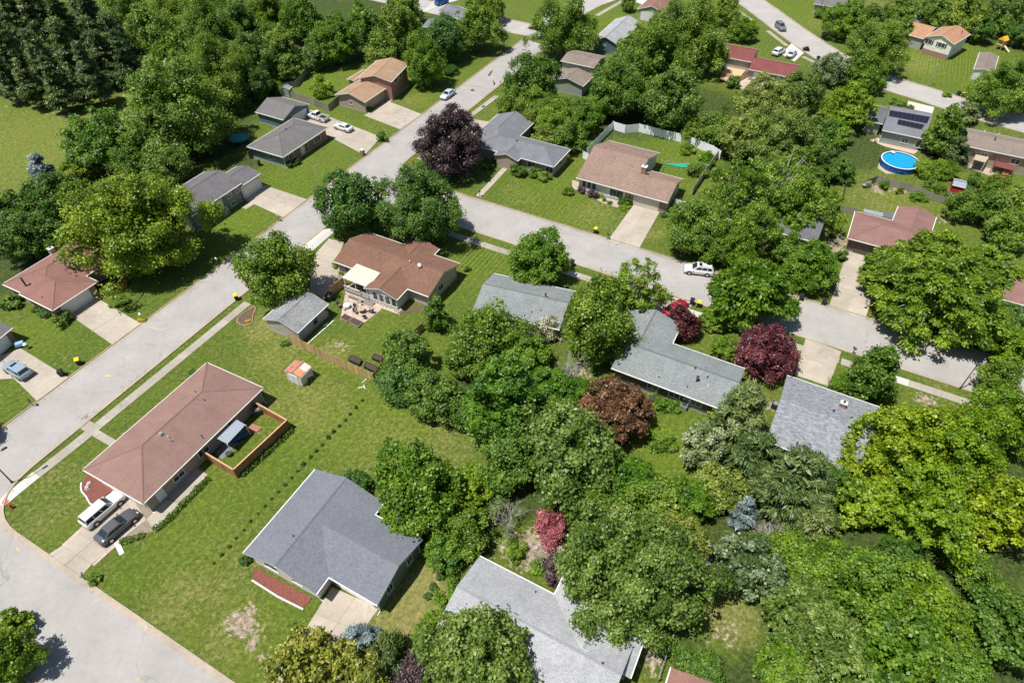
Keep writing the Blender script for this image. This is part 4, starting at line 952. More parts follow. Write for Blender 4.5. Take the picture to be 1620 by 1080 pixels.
# ------------------------------------------------------------------ vehicles
def lampmat(n, c): return glassy(n, c, .15)
HEADL = lampmat('headlamp_lens', (.7, .7, .68)); TAILL = lampmat('tail_lamp_lens', (.35, .02, .02)); PLATE = plain('number_plate', (.6, .6, .6))
CARS = {  # length, half width, stations (x, width factor, top z), cabin (base rear, base front, roof rear, roof front, belt z, roof z)
 'sedan': (4.85, .92, [(-2.42, .80, .72), (-2.36, .92, .95), (-1.95, .99, 1.0), (-.9, 1, .99), (.9, 1, .97), (1.35, .99, .94), (2.05, .95, .80), (2.33, .86, .66), (2.42, .72, .5)], (-1.95, 1.05, -1.15, .22, .96, 1.43)),
 'suv': (4.75, .96, [(-2.37, .85, .8), (-2.32, .95, 1.08), (-1.9, 1, 1.12), (-.6, 1, 1.1), (.95, 1, 1.06), (1.3, .99, 1.04), (2.0, .96, .94), (2.28, .88, .8), (2.37, .75, .6)], (-2.25, 1.15, -2.0, .35, 1.06, 1.74)),
 'bigsuv': (5.6, 1.0, [(-2.8, .88, .8), (-2.75, .96, 1.12), (-2.2, 1, 1.18), (-.6, 1, 1.16), (1.1, 1, 1.14), (1.5, .99, 1.12), (2.4, .97, 1.04), (2.7, .9, .9), (2.8, .8, .65)], (-2.66, 1.25, -2.42, .55, 1.12, 1.88)),
 'pickup': (5.7, 1.0, [(-2.85, .92, .72), (-2.8, .97, .78), (-2.2, 1, .78), (-.55, 1, .8), (-.5, 1, 1.12), (1.1, 1, 1.12), (1.5, .99, 1.1), (2.4, .97, 1.0), (2.75, .9, .85), (2.85, .8, .6)], (-.55, 1.3, -.35, .6, 1.1, 1.85)),
}
def vehicle(kind, rear, front, colr, label, cat='car', sunroof=False, rack=False, name='parked_car'):
    L, w, st, (b0, b1, t0, t1, zb, zr) = CARS[kind]
    a, b = v2(P2(rear)), v2(P2(front)); d = b-a; c = (a+b)/2
    root = thing(name, label, cat, (c.x, c.y, .055), math.atan2(d.y, d.x), 'cars and trucks parked at the houses and kerbs', .9 if kind == 'bigsuv' else None)
    def ring(x, f, zt):
        ww = w*f; return [(x, -.84*ww, .24), (x, -.97*ww, .36), (x, -ww, .24+(zt-.24)*.55), (x, -.955*ww, zt-.05), (x, -.86*ww, zt), (x, -.4*ww, zt+.028), (x, 0, zt+.034),
                          (x, .4*ww, zt+.028), (x, .86*ww, zt), (x, .955*ww, zt-.05), (x, ww, .24+(zt-.24)*.55), (x, .97*ww, .36), (x, .84*ww, .24)]
    def mk():
        mb = MB(); rs = [ring(*s) for s in st]; n = 13
        mb.v = [p for r in rs for p in r]; fs = []
        for i in range(len(rs)-1):
            for k in range(n):
                j = (k+1) % n; fs.append((i*n+k, (i+1)*n+k, (i+1)*n+j, i*n+j)[::-1])
        fs.append(tuple(range(n))[::-1]); fs.append(tuple(range((len(rs)-1)*n, len(rs)*n)))
        mb.f = fs; mb.m = [0]*len(fs); mb.uv = [[(0, 0)]*len(f) for f in fs]
        me = mb.mesh('body', colr); me.polygons.foreach_set('use_smooth', [True]*(len(fs)-2)+[False]*2); return me
    body = put(mk(), 'body', root)
    wb, wt = .88*w, .72*w; mb = MB(); zt = zr-.03
    B = [(b0, -wb, zb-.02), (b1, -wb, zb-.02), (b1, wb, zb-.02), (b0, wb, zb-.02)]; T = [(t0, -wt, zt), (t1, -wt, zt), (t1, wt, zt), (t0, wt, zt)]
    mb.hexa(B, T); cab = mb.build('cabin', colr, root)
    rm = MB(); rm.hexa([(t0, -wt, zt+.002), (t1, -wt, zt+.002), (t1, wt, zt+.002), (t0, wt, zt+.002)], [(t0+.1, -wt+.1, zr+.02), (t1-.1, -wt+.1, zr+.02), (t1-.1, wt-.1, zr+.02), (t0+.1, wt-.1, zr+.02)]); rm.build('car_roof', colr, root)
    Bv = [Vector(p) for p in B]; Tv = [Vector(p) for p in T]
    def pane(i, j, u0, u1, v0, v1, name, eps=.012):
        def pt(u, v): return (Bv[i]*(1-u)+Bv[j]*u)*(1-v)+(Tv[i]*(1-u)+Tv[j]*u)*v
        q = [pt(u0, v0), pt(u1, v0), pt(u1, v1), pt(u0, v1)]; n = (q[1]-q[0]).cross(q[2]-q[0]).normalized()
        m = MB(); m.hexa([p-n*.01 for p in q][::1], [p+n*eps for p in q]); m.build(name, CARGLASS, root)
    pane(1, 2, .07, .93, .08, .93, 'windscreen')
    if kind == 'pickup': pane(3, 0, .1, .9, .2, .9, 'rear_window')
    else: pane(3, 0, .08, .92, .1 if kind == 'sedan' else .3, .93, 'rear_window')
    segs = {'sedan': ((.12, .46), (.5, .84)), 'suv': ((.05, .27), (.31, .58), (.62, .88)), 'bigsuv': ((.04, .3), (.34, .6), (.64, .88)), 'pickup': ((.06, .45), (.5, .84))}[kind]
    for u0, u1 in segs:
        pane(0, 1, u0, u1, .14, .86, 'side_window'); pane(2, 3, 1-u1, 1-u0, .14, .86, 'side_window')
    rw = .34 if kind == 'sedan' else .38
    def wm():
        m = MB(); m.tube((0, -.11, 0), (0, .11, 0), rw, n=18); return m.mesh('tyre', DARK)
    def rmn():
        m = MB(); m.tube((0, -.125, 0), (0, .125, 0), rw*.6, n=12); return m.mesh('rim', RIM)
    for sx in (-.3*L, .31*L):
        for sy in (-1, 1):
            m = MB(); m.tube((sx, sy*(w*.965), rw), (sx, sy*(w*1.0+.002), rw), rw+.07, n=16); m.build('wheel_arch', DARK, root)
            t_ = put(cached(('tyre', rw), wm), 'wheel', root, (sx, sy*(w-.085), rw-.0)); put(cached(('rim', rw), rmn), 'rim', t_)
    for sy in (-1, 1):
        m = MB(); m.box(L/2-.2, L/2-.06, sy*w*.55-.15, sy*w*.55+.15, .58, .72, taper=.1); m.build('headlight', HEADL, root)
        m = MB(); m.box(-L/2+.01, -L/2+.1, sy*w*.72-.13, sy*w*.72+.13, .72 if kind != 'pickup' else .6, .9 if kind != 'pickup' else .75); m.build('tail_light', TAILL, root)
        m = MB(); m.box(b1-.3, b1-.12, sy*(w+.09)-.09, sy*(w+.09)+.09, zb-.02, zb+.13, taper=.2); m.build('wing_mirror', colr, root)
    m = MB(); m.box(L/2-.1, L/2+.02, -.7*w, .7*w, .3, .48); m.build('bumper', DARKV, root)
    m = MB(); m.box(-L/2-.03, -L/2+.1, -.85*w, .85*w, .3, .52); m.build('bumper', DARKV, root)
    m = MB(); m.box(-L/2-.04, -L/2-.028, -.16, .16, .54, .66); m.build('number_plate', PLATE, root)
    if sunroof: m = MB(); m.box(t1-.75, t1-.25, -.45*w, .45*w, zr+.015, zr+.03); m.build('sunroof', CARGLASS, root)
    if rack:
        for sy in (-1, 1): m = MB(); m.box(t0+.2, t1-.3, sy*wt*.86-.02, sy*wt*.86+.02, zr+.0, zr+.07); m.build('roof_rail', DARKV, root)
    if kind == 'pickup':
        m = MB(); m.box(-2.8, -.6, -.97*w, -.88*w, .76, 1.14); m.box(-2.8, -.6, .88*w, .97*w, .76, 1.14); m.box(-2.84, -2.76, -.97*w, .97*w, .7, 1.12); mo = m.build('bed_walls', colr, root); mo['kind'] = 'stuff'
        m = MB(); m.box(-2.75, -.6, -.87*w, .87*w, .815, .83); m.build('bed_floor', DARK, root)
    return root
CW = paint('white_car_paint', (.74, .74, .73)); CB = paint('charcoal_car_paint', (.11, .105, .115)); CS = paint('silver_blue_car_paint', (.30, .40, .50)); CBL = paint('bright_blue_car_paint', (.01, .09, .42)); CR = paint('crimson_car_paint', (.35, .01, .03))
CG = paint('grey_car_paint', (.20, .20, .21)); CWB = paint('pale_blue_car_paint', (.55, .62, .68)); CBK = paint('black_car_paint', (.015, .016, .02))
vehicle('bigsuv', (144, 829), (188, 791), CW, 'large white truck with long white roof beside the red mulch bed', 'truck', name='parked_truck')
vehicle('sedan', (165, 857), (213, 816), CB, 'charcoal grey sedan parked on the driveway beside the white truck')
vehicle('suv', (50, 601), (12, 579), CS, 'silver blue hatchback with small sunroof at the left edge', sunroof=True)
vehicle('suv', (1124, 434), (1084, 429), CW, 'white off road vehicle with open sunroof parked at the kerb', 'car', True, True)
vehicle('pickup', (518, 193.5), (488, 184.5), CW, 'white pickup with open bed beside the blue sided garage', 'pickup', name='parked_pickup')
vehicle('sedan', (557, 210), (530, 201), CW, 'white sedan in the middle of the long driveway')
vehicle('sedan', (719, 146), (698, 161), CWB, 'pale blue white sedan on the street in the shadow of the bright maple')
vehicle('sedan', (663, 309), (646, 299), CBK, 'black car nearly hidden between the round tree and the purple tree')
vehicle('sedan', (1060, 497), (1076, 486), CR, 'crimson car half covered by the maroon tree')
vehicle('suv', (1227, 40), (1241, 53), CG, 'grey car parked on the curving street')
vehicle('suv', (1224, 90), (1238, 82), CW, 'white van left of the other white car behind the maroon roof', 'van', name='parked_van')
vehicle('sedan', (1245, 96), (1258, 82), CWB, 'white car with dark windscreen right of the white van')
vehicle('suv', (690, 10), (708, 4), CBL, 'bright blue car at the top edge')

# ------------------------------------------------------------------ bins, mailboxes, lamps
def wheelie(px, lid, label, rz=0.6, s=1.0, z=0.0):
    p = P(*px); root = thing('wheelie_bin', label, 'bin', (p.x, p.y, z), rz, 'wheeled bins put out at the kerbs', s)
    def mb_():
        m = MB(); m.hexa([(-.24, -.27, .08), (.24, -.27, .08), (.24, .27, .08), (-.24, .27, .08)], [(-.31, -.36, 1.0), (.31, -.36, 1.0), (.31, .36, 1.0), (-.31, .36, 1.0)]); return m.mesh('bin_body', BLACKPL)
    put(cached('binbody', mb_), 'bin_body', root)
    m = MB(); m.hexa([(-.34, -.39, 1.003), (.34, -.39, 1.003), (.34, .40, 1.003), (-.34, .40, 1.003)], [(-.29, -.32, 1.11), (.29, -.32, 1.11), (.29, .33, 1.13), (-.29, .33, 1.13)]); m.build('lid', lid, root)
    m = MB(); m.tube((-.3, .46, .98), (.3, .46, .98), .025, n=6); m.box(-.28, -.24, .3, .46, .95, .99); m.box(.24, .28, .3, .46, .95, .99); h_ = m.build('handle', BLACKPL, root); h_['kind'] = 'stuff'
    for sx in (-1, 1):
        m = MB(); m.tube((sx*.25, .3, .13), (sx*.31, .3, .13), .13, n=12); m.build('wheel', DARK, root)
    return root
Y = YELLOWPL; K = BLACKPL
for px, lid, lab, rz in (((126, 576), Y, 'black bin with yellow lid on the grass by the left street', .5), ((99, 594), K, 'plain black bin on the left driveway near the kerb', .4), ((375, 474), Y, 'black bin with yellow lid by the driveway of the corner house', .5),
    ((942, 368.5), Y, 'black bin with yellow lid on the lawn beside the wide pale driveway', 2.7), ((1094, 481), K, 'plain black bin left of the yellow lidded bin at the kerb', 2.7), ((1105, 485), Y, 'yellow lidded bin beside the plain black one at the kerb', 2.7),
    ((905, 420), K, 'black bin beside the round bright street tree', 2.7), ((1293.5, 96), K, 'leftmost of the three bins on the curving street', .5), ((1299.5, 99), Y, 'middle bin with yellow lid on the curving street', .5), ((1306, 102.5), K, 'rightmost of the three bins on the curving street', .5),
    ((1515, 152), K, 'plain black bin above the bushy pine on the upper right street', .3), ((1523.5, 154), Y, 'yellow lidded bin on the upper right street', .3), ((303, 732), Y, 'bin with yellow lid in the shade under the brown eave', 0.9),
    ((292, 741), K, 'black bin in the shade under the brown eave', 0.9), ((1266, 474), K, 'black bin in the shade by the feathery tree', 2.7), ((1302, 481), K, 'black bin left of the lower right driveway', 2.7), ((411, 262), K, 'black bin in front of the blue sided wall', .4), ((1075, 324), K, 'black bin beside the white gate panel', .4)):
    wheelie(px, lid, lab, rz)
def mailbox(px, label, colr=None, rz=0.0, brick=False):
    p = P(*px); root = thing('mailbox', label, 'mailbox', (p.x, p.y, 0), rz, 'mailboxes at the kerbs')
    if brick:
        m = MB(); m.box(-.35, .35, -.35, .35, 0, 1.25); m.build('pillar', BRICKR, root); m = MB(); m.box(-.42, .42, -.42, .42, 1.25, 1.36); m.build('cap', TRIM, root); m = MB(); m.box(-.12, .12, -.4, -.34, .85, 1.1); m.build('door', DARKV, root); return
    m = MB(); m.box(-.05, .05, -.05, .05, 0, 1.1); m.build('post', WOODG, root)
    m = MB(); n = 8; pr = [(.13, 0)]+[(.13*math.cos(math.pi*k/n), .12+.13*math.sin(math.pi*k/n)) for k in range(n+1)]+[(-.13, 0)]
    m.hexa([(x, -.28, 1.1+z) for x, z in pr][::-1], [(x, .28, 1.1+z) for x, z in pr][::-1]); m.build('box', colr or DARKV, root)
    m = MB(); m.box(.135, .15, -.1, -.06, 1.2, 1.4); m.build('flag', plain('red_flag', (.5, .03, .03)), root)
mailbox((136, 917), 'mailbox beside the leafy shrub at the lower left kerb', STEEL, .4)
mailbox((1348, 560), 'mailbox on dark mulch ring right of the pale driveway', DARKV, .3)
mailbox((226, 506), 'white mailbox among yellow flowers at the left street', WHITE, .8)
mailbox((53, 642), 'dark mailbox at the corner of the left lawn', DARKV, .8); mailbox((961, 379), 'dark mailbox left of the wide pale driveway', DARKV, .3)
mailbox((759, 311), 'dark mailbox at the foot of the long front walk', DARKV, .3); mailbox((574, 246), 'brick pillar mailbox at the end of the long driveway', None, 1.1, True)
mailbox((345, 418), 'white mailbox in the shade on the left street', WHITE, .8); mailbox((441, 350), 'mailbox beside small rocks below the dark grey house', STEEL, .8)
def lamp(px, h, label, rz, arm=.5, name='street_lamp', globe=False, mat=None):
    p = P(*px); root = thing(name, label, 'street lamp', (p.x, p.y, 0), rz); mt = mat or DARKV
    m = MB(); m.tube((0, 0, 0), (0, 0, h), .09, .055, 10); m.build('pole', mt, root); m = MB(); m.tube((0, 0, 0), (0, 0, .25), .16, .14, 10); m.build('base', mt, root)
    if arm > .1: m = MB(); m.tube((0, 0, h-.1), (arm, 0, h+.1), .035, n=6); m.build('arm', mt, root)
    if globe: m = MB(); m.tube((0, 0, h), (0, 0, h+.35), .12, .2, 8); m.tube((0, 0, h+.35), (0, 0, h+.45), .24, .05, 8); m.build('lamp_head', mt, root)
    else: m = MB(); m.box(arm-.1, arm+.55, -.16, .16, h+.05, h+.2, taper=.2); m.build('lamp_head', mt, root)
lamp((1518.5, 614.6), 4.6, 'dark street lamp right of the conical tree on the lower kerb', 0, 0, globe=True)
lamp((19.5, 763), 5.0, 'dark street lamp with arm at the lower left corner', 0.9, 1.5)
lamp((503.5, 299), 4.6, 'grey street lamp pole on the lawn left of the dark maple', .9, .4, mat=STEEL)
lamp((1468, 136), 5.0, 'thin pale lamp pole on the large mown lawn at the upper right', .9, .1, mat=STEEL)
lamp((1293, 29), 6.0, 'dark pole by the bushes at the top right lawn', .2, .1)
def pole(px, top, label, h, r=.13):
    p = P(*px); q = P(top[0], top[1], h); root = thing('utility_pole', label, 'pole', (p.x, p.y, 0)); m = MB(); m.tube((0, 0, 0), (q.x-p.x, q.y-p.y, h), r, r*.7, 8); m.build('shaft', BARK, root); m = MB(); m.box(-.6, .6, -.05, .05, -.05, .08); m.build('crossarm', BARK, root, (q.x-p.x, q.y-p.y, h-.3)) if False else None
pole((1332.5, 316), (1339, 289), 'leaning dark wooden pole left of the garden with the long fence', 4.0)
p = P(765.5, 189); root = thing('street_sign', 'green street name sign on a pale post beside the upper sidewalk', 'sign', (p.x, p.y, 0), .5)
m = MB(); m.tube((0, 0, 0), (0, 0, 2.9), .04, n=6); m.build('post', STEEL, root); m = MB(); m.box(-.45, .45, -.015, .015, 2.9, 3.12); m.build('sign_blade', plain('green_sign', (.02, .14, .07)), root); m = MB(); m.box(-.015, .015, -.45, .45, 3.14, 3.34); m.build('sign_blade', plain('green_sign', (.02, .14, .07)), root)
p = P(782, 146); root = thing('warning_sign', 'yellow diamond warning sign with orange flag at the upper street kerb', 'sign', (p.x, p.y, 0), .9)
m = MB(); m.tube((0, 0, 0), (0, 0, 2.3), .04, n=6); m.build('post', STEEL, root)
m = MB(); m.hexa([(0, -.03, 1.6), (.45, -.03, 2.05), (0, -.03, 2.5), (-.45, -.03, 2.05)], [(0, -.06, 1.6), (.45, -.06, 2.05), (0, -.06, 2.5), (-.45, -.06, 2.05)]); m.build('sign_face', plain('sign_yellow', (.75, .52, .03)), root)
m = MB(); m.box(-.5, -.1, -.03, .0, 2.5, 2.9); m.build('flag', plain('sign_orange', (.65, .2, .03)), root)
HYD = plain('hydrant_red', (.5, .03, .02), .4)
def hydrant(px, label):
    p = P(*px); root = thing('fire_hydrant', label, 'hydrant', (p.x, p.y, 0))
    m = MB(); m.tube((0, 0, 0), (0, 0, .6), .13, .12, 10); m.tube((0, 0, 0), (0, 0, .06), .2, .2, 10); m.build('barrel', HYD, root); m = MB(); m.tube((0, 0, .6), (0, 0, .78), .16, .05, 10); m.build('bonnet', HYD, root)
    for a in ((.22, 0), (-.22, 0), (0, -.22)): m = MB(); m.tube((0, 0, .45), (a[0], a[1], .45), .06, n=8); m.build('nozzle', HYD, root)
hydrant((20, 803), 'red fire hydrant by the lower left corner ramp'); hydrant((654, 259), 'red fire hydrant left of the purple leaved tree')

# ------------------------------------------------------------------ garden furniture
def local(px, name, label, cat, rz=0.0, z=0.0, group=None): p = P(*px); return thing(name, label, cat, (p.x, p.y, z), rz, group)
# patio of the corner house: paver field
def pavers(px_quad, n, m, label, mat=PAVER, name='patio', z=.05):
    return slabs(None, [(px_quad, n, m)], mat, name, label, z, .012)
pavers([(538, 507), (604, 487), (590, 470), (549, 450)], 7, 6, 'paver patio behind the corner house, left part')
pavers([(567, 518), (541, 505), (604, 487), (602, 491)], 5, 5, 'paver patio by the garden beds', z=.046)
pavers([(604, 488), (633, 498), (640, 490), (590, 470)], 6, 2, 'paver walk below the white gable wall', z=.042)
TABLE = plain('tan_table_top', (.45, .34, .22), .5, .15); CHAIRM = plain('brown_chair_sling', (.16, .12, .09), .7, .2)
t = local((572.5, 493.5), 'round_table', 'round tan patio table with hole in the middle', 'table', 0, .05)
m = MB(); m.tube((0, 0, .70), (0, 0, .74), .62, n=20); m.build('table_top', TABLE, t); m = MB(); m.tube((0, 0, 0), (0, 0, .70), .06, n=8); m.build('pedestal', DARKV, t); m = MB(); m.tube((0, 0, .741), (0, 0, .75), .09, n=10); m.build('centre_ring', DARKV, t)
def chair(px, rz, label, mat=CHAIRM):
    t = local(px, 'patio_chair', label, 'chair', rz, .05, 'patio chairs of the corner house')
    def a(): m = MB(); m.box(-.25, .25, -.25, .25, .38, .43); return m.mesh('seat', mat)
    def b(): m = MB(); m.hexa([(-.25, .22, .45), (.25, .22, .45), (.25, .26, .45), (-.25, .26, .45)], [(-.25, .36, 1.0), (.25, .36, 1.0), (.25, .40, 1.0), (-.25, .40, 1.0)]); return m.mesh('backrest', mat)
    def c(): m = MB(); m.box(-.02, .02, -.02, .02, 0, .38); return m.mesh('leg', DARKV)
    def d(): m = MB(); m.box(-.02, .02, -.24, .28, .6, .63); return m.mesh('armrest', DARKV)
    put(cached(('seat', mat.name), a), 'seat', t); put(cached(('back', mat.name), b), 'backrest', t)
    for x in (-.23, .23):
        put(cached('armr', d), 'armrest', t, (x*1.2, 0, 0))
        for y in (-.22, .22): put(cached('leg', c), 'leg', t, (x, y, 0))
WC = plain('pale_chair_sling', (.5, .46, .42), .7, .1)
chair((563.5, 496), 1.4, 'dark chair left of the round patio table'); chair((569.5, 485.5), .1, 'chair behind the round patio table, side of the steps', WC); chair((583, 493), -1.7, 'pale chair right of the round patio table', WC)
chair((577, 503.5), 3.4, 'dark chair below the round patio table'); chair((564, 489.5), .8, 'chair at the upper left of the round patio table'); chair((537.5, 486), 1.0, 'single dark chair near the garage'); chair((588, 495), -2.0, 'rightmost dark chair of the patio')
t = local((549.5, 486.5), 'fire_table', 'round white covered fire table on the patio', 'table', 0, .05); m = MB(); m.tube((0, 0, 0), (0, 0, .45), .52, .55, 20); m.build('base', WC, t); m = MB(); m.tube((0, 0, .45), (0, 0, .58), .56, .50, 20); m.build('cover', WHITE, t)
t = local((545.3, 491.3), 'stool', 'tiny round stool beside the white fire table', 'stool', 0, .05); m = MB(); m.tube((0, 0, .3), (0, 0, .36), .17, n=10); m.build('seat', TABLE, t); m = MB(); m.tube((0, 0, 0), (0, 0, .3), .05, n=8); m.build('leg', DARKV, t)
t = local((522, 473), 'covered_grill', 'round black covered grill beside the garage', 'grill', 0, .05); m = MB(); m.tube((0, 0, 0), (0, 0, .9), .75, .7, 14); m.build('cover', BLACKPL, t); m = MB(); m.tube((0, 0, .9), (0, 0, 1.25), .7, .2, 14); m.build('lid', BLACKPL, t)
def planter(px4, label, mat=WOODG, h=.35, fill=DIRTM):
    q = [P2(p) for p in px4]; c = sum(q, Vector((0, 0, 0)))/4; root = thing('planter_bed', label, 'planter', (c.x, c.y, 0)); 
    for i in range(4):
        a, b = q[i]-c, q[(i+1) % 4]-c; d = (b-a).normalized(); n = Vector((-d.y, d.x, 0))*.07
        m = MB(); m.hexa([a+n*.5-d*.0, b+n*.5, b-n*.5, a-n*.5], [Vector((v.x, v.y, h)) for v in (a+n*.5, b+n*.5, b-n*.5, a-n*.5)]); m.build('side_board', mat, root)
    m = MB(); m.prism([((v-c)*.97) for v in q], 0, h-.07); m.build('soil', fill, root); return root
SOILD = plain('dark_soil', (.075, .05, .04), .95, .4, 6, fine=14)
planter([(538.5, 504.5), (546, 498), (557, 503.5), (550.5, 511)], 'dark garden bed at the patio edge, the left one', BRICKR, .3, SOILD); planter([(553, 511.5), (559.5, 504), (574.5, 511), (567, 519)], 'dark garden bed at the patio edge, the right one', BRICKR, .3, SOILD)
planter([(552, 571.5), (556, 565.5), (573, 572), (569, 579.5)], 'black planter nearest the cedar fence, the left of three', BLACKPL, .5, SOILD)
planter([(576, 582), (580, 575.5), (597, 583), (593, 590.5)], 'black planter at the right end of the cedar fence', BLACKPL, .5, SOILD); planter([(589, 569), (593, 562.5), (606, 568), (603, 575)], 'black planter partly under the dark tree', BLACKPL, .5, SOILD)
# deck and steps behind the corner house
t = local((572, 470), 'deck', 'small grey deck with rail and steps under the patio cover', 'deck', B_ang, 0)
m = MB(); m.box(-3.1, 1.6, -.2, 2.2, .35, .45); m.build('platform', WOODG, t)
for i in range(3): m = MB(); m.box(1.0, 2.9, -1.25+i*.33, -.92+i*.33, 0, .12+.11*i); m.build('step', WOODG, t)
for x in (-3.1, -1.6, -.1): m = MB(); m.box(x-.04, x+.04, -.2, -.12, .45, 1.4); m.build('post', WHITE, t)
m = MB(); m.box(-3.1, -.1, -.2, -.12, 1.34, 1.42); m.build('handrail', WHITE, t)
m = MB(); m.box(-3.05, -.15, -.18, -.14, .62, .68); m.build('handrail', WHITE, t)
t = local((563, 474.5), 'bench', 'long weathered bench in front of the small deck', 'bench', B_ang, .05); m = MB(); m.box(-1.4, 1.4, -.2, .2, .4, .46); m.build('seat', WOODG, t)
for x in (-1.2, 1.2): m = MB(); m.box(x-.05, x+.05, -.18, .18, 0, .4); m.build('leg', WOODG, t)
# rocks along the gable wall
RK = plain('pale_rock', (.42, .36, .32), .9, .25, 8, objvar=.25)
def rock(px, s, label=None, grp='rocks edging the wall of the corner house'):
    p = P(*px); bm_v = []; m = MB(); rr = random.Random(int(px[0]*10)); n = 6
    lo = [(math.cos(2*math.pi*k/n)*s*rr.uniform(.8, 1.1), math.sin(2*math.pi*k/n)*s*rr.uniform(.7, 1.0), 0) for k in range(n)]; hi = [(x*.6, y*.6, s*rr.uniform(.5, .8)) for x, y, _ in lo]
    m.hexa(lo, hi); tag(m.build('rock', RK, None, (p.x, p.y, .04), rz=rr.uniform(0, 3)), label or 'pale rock at the foot of the white gable wall', 'rock', grp)
for px in ((596, 479), (601, 481.5), (606, 484), (611, 486), (616, 487.5), (593, 477)): rock(px, .28)
for px in ((627, 492), (631, 494.5), (634, 491)): rock(px, .4, 'pale boulder in the bed at the corner house', 'boulders in the bed')
for px in ((848, 868), (886, 868), (890, 874)): rock(px, .5, 'stone in the bare bed above the pale speckled roof', 'stones above the pale roof')
# patio beside the long brown house
t = local((361, 700), 'patio_canopy', 'blue grey corrugated metal canopy beside the long brown roof', 'canopy')
q = [P(342, 692.5, 2.2), P(359.5, 702, 2.0), P(388.5, 671.5, 2.0), P(372, 662, 2.2)]; o_ = Vector(t.location); q = [v-o_ for v in q]
m = MB(); m.hexa([v-Vector((0, 0, .05)) for v in q], q); m.build('roof_sheet', GALV, t)
for i in range(13):
    a = q[0].lerp(q[3], (i+.5)/13); b = q[1].lerp(q[2], (i+.5)/13); m = MB(); m.tube(a+Vector((0, 0, .015)), b+Vector((0, 0, .015)), .03, n=4); m.build('ridge', GALV, t)
for a in q[1:3]: m = MB(); m.box(-.05, .05, -.05, .05, -2.0, -.05); m.build('post', WHITE, t, a)
pavers([(340, 716), (378, 676), (392, 684), (352, 727)], 4, 2, 'dark shaded patio under the metal canopy', plain('grey_pavers', (.2, .2, .21), .9, .1, objvar=.1))
pavers([(387, 680), (398, 669), (414, 676), (404, 686)], 8, 5, 'red brick patio square inside the privacy fence', plain('red_pavers', (.36, .17, .12), .9, .12, objvar=.12), z=.05)
t = local((410, 655), 'grill', 'silver grill on the small brick patio', 'grill', .4, .05); m = MB(); m.box(-.6, .6, -.3, .3, .1, .9); m.build('cabinet', DARKV, t); m = MB(); m.box(-.4, .4, -.28, .28, .9, 1.15, taper=.25); m.build('lid', STEEL, t); m = MB(); m.box(-.85, -.62, -.25, .25, .8, .85); m.build('side_shelf', STEEL, t)
t = local((381, 694), 'lounger', 'blue sun lounger beside the metal canopy', 'lounger', .6, .05); BLU = plain('blue_cushion', (.05, .16, .36), .8, .1)
m = MB(); m.box(-.9, .5, -.32, .32, .3, .38); m.build('seat', BLU, t); m = MB(); m.hexa([(.5, -.32, .3), (1.0, -.32, .6), (1.0, .32, .6), (.5, .32, .3)], [(.48, -.32, .38), (.96, -.32, .68), (.96, .32, .68), (.48, .32, .38)]); m.build('backrest', BLU, t); m = MB(); m.box(-.85, .5, -.3, .3, .0, .05); m.build('frame', DARKV, t)
t = local((363, 720), 'plant_pot', 'round dark plant pot at the corner of the fenced patio', 'pot', 0, 0); m = MB(); m.tube((0, 0, 0), (0, 0, .5), .3, .4, 12); m.build('pot', DARKV, t); m = MB(); m.tube((0, 0, .44), (0, 0, .49), .33, .33, 10); m.build('soil', SOILD, t)
t = local((189, 867), 'board', 'white board lying in the grass beside the sedan driveway', 'board', math.radians(-49)); m = MB(); m.box(-.95, .95, -.25, .25, .0, .08); m.build('plank', WHITE, t)
t = local((295, 727), 'storage_box', 'grey metal box against the wall beside the bins', 'box', A_ang, 0); m = MB(); m.box(-.5, .5, -.4, .4, 0, .9); m.build('body', GALV, t); m = MB(); m.box(-.53, .53, -.43, .43, .9, .97); m.build('lid', GALV, t)
t = local((34, 548), 'covered_wagon', 'light blue tarp covered cart beside the left driveway', 'cart', .5, .05); m = MB(); m.box(-.6, .6, -.4, .4, .3, .75, taper=.15); m.build('tarp', plain('blue_tarp', (.25, .42, .62), .6), t)
for x in (-.4, .4): m = MB(); m.tube((x, -.42, .18), (x, .42, .18), .18, n=10); m.build('wheel', DARK, t)
t = local((44, 551), 'grill', 'kettle grill with white lid beside the blue covered cart', 'grill', 0, .05); m = MB(); m.tube((0, 0, .6), (0, 0, .8), .2, .32, 12); m.build('bowl', DARKV, t); m = MB(); m.tube((0, 0, .8), (0, 0, 1.02), .33, .14, 12); m.build('lid', WHITE, t)
for a in range(3): m = MB(); m.tube((math.cos(a*2.1)*.15, math.sin(a*2.1)*.15, .62), (math.cos(a*2.1)*.35, math.sin(a*2.1)*.35, 0), .02, n=5); m.build('leg', DARKV, t)
# trash by the metal shed
for px, lab, mt in (((487, 601), 'round black tub against the metal shed', BLACKPL), ((491, 597), 'white topped tub beside the metal shed', WHITE)):
    t = local(px, 'tub', lab, 'tub'); m = MB(); m.tube((0, 0, 0), (0, 0, .5), .32, .38, 12); m.build('body', BLACKPL, t); m = MB(); m.tube((0, 0, .5), (0, 0, .58), .4, .36, 12); m.build('lid', mt, t)
for px, lab, rz in (((576, 603), 'upright white pipe piece near the fence end', .9), ((571, 613), 'white pipe pieces lying below the cedar fence', .2), ((577, 613), 'short white pipe beside the other pipe pieces', 2.0)):
    t = local(px, 'pipe', lab, 'pipe', rz); m = MB(); m.tube((-.4, 0, .06), (.4, 0, .06), .06, n=8); m.build('barrel', WHITE, t); m = MB(); m.tube((.34, 0, .06), (.44, 0, .06), .085, n=8); m.build('coupling', WHITE, t)
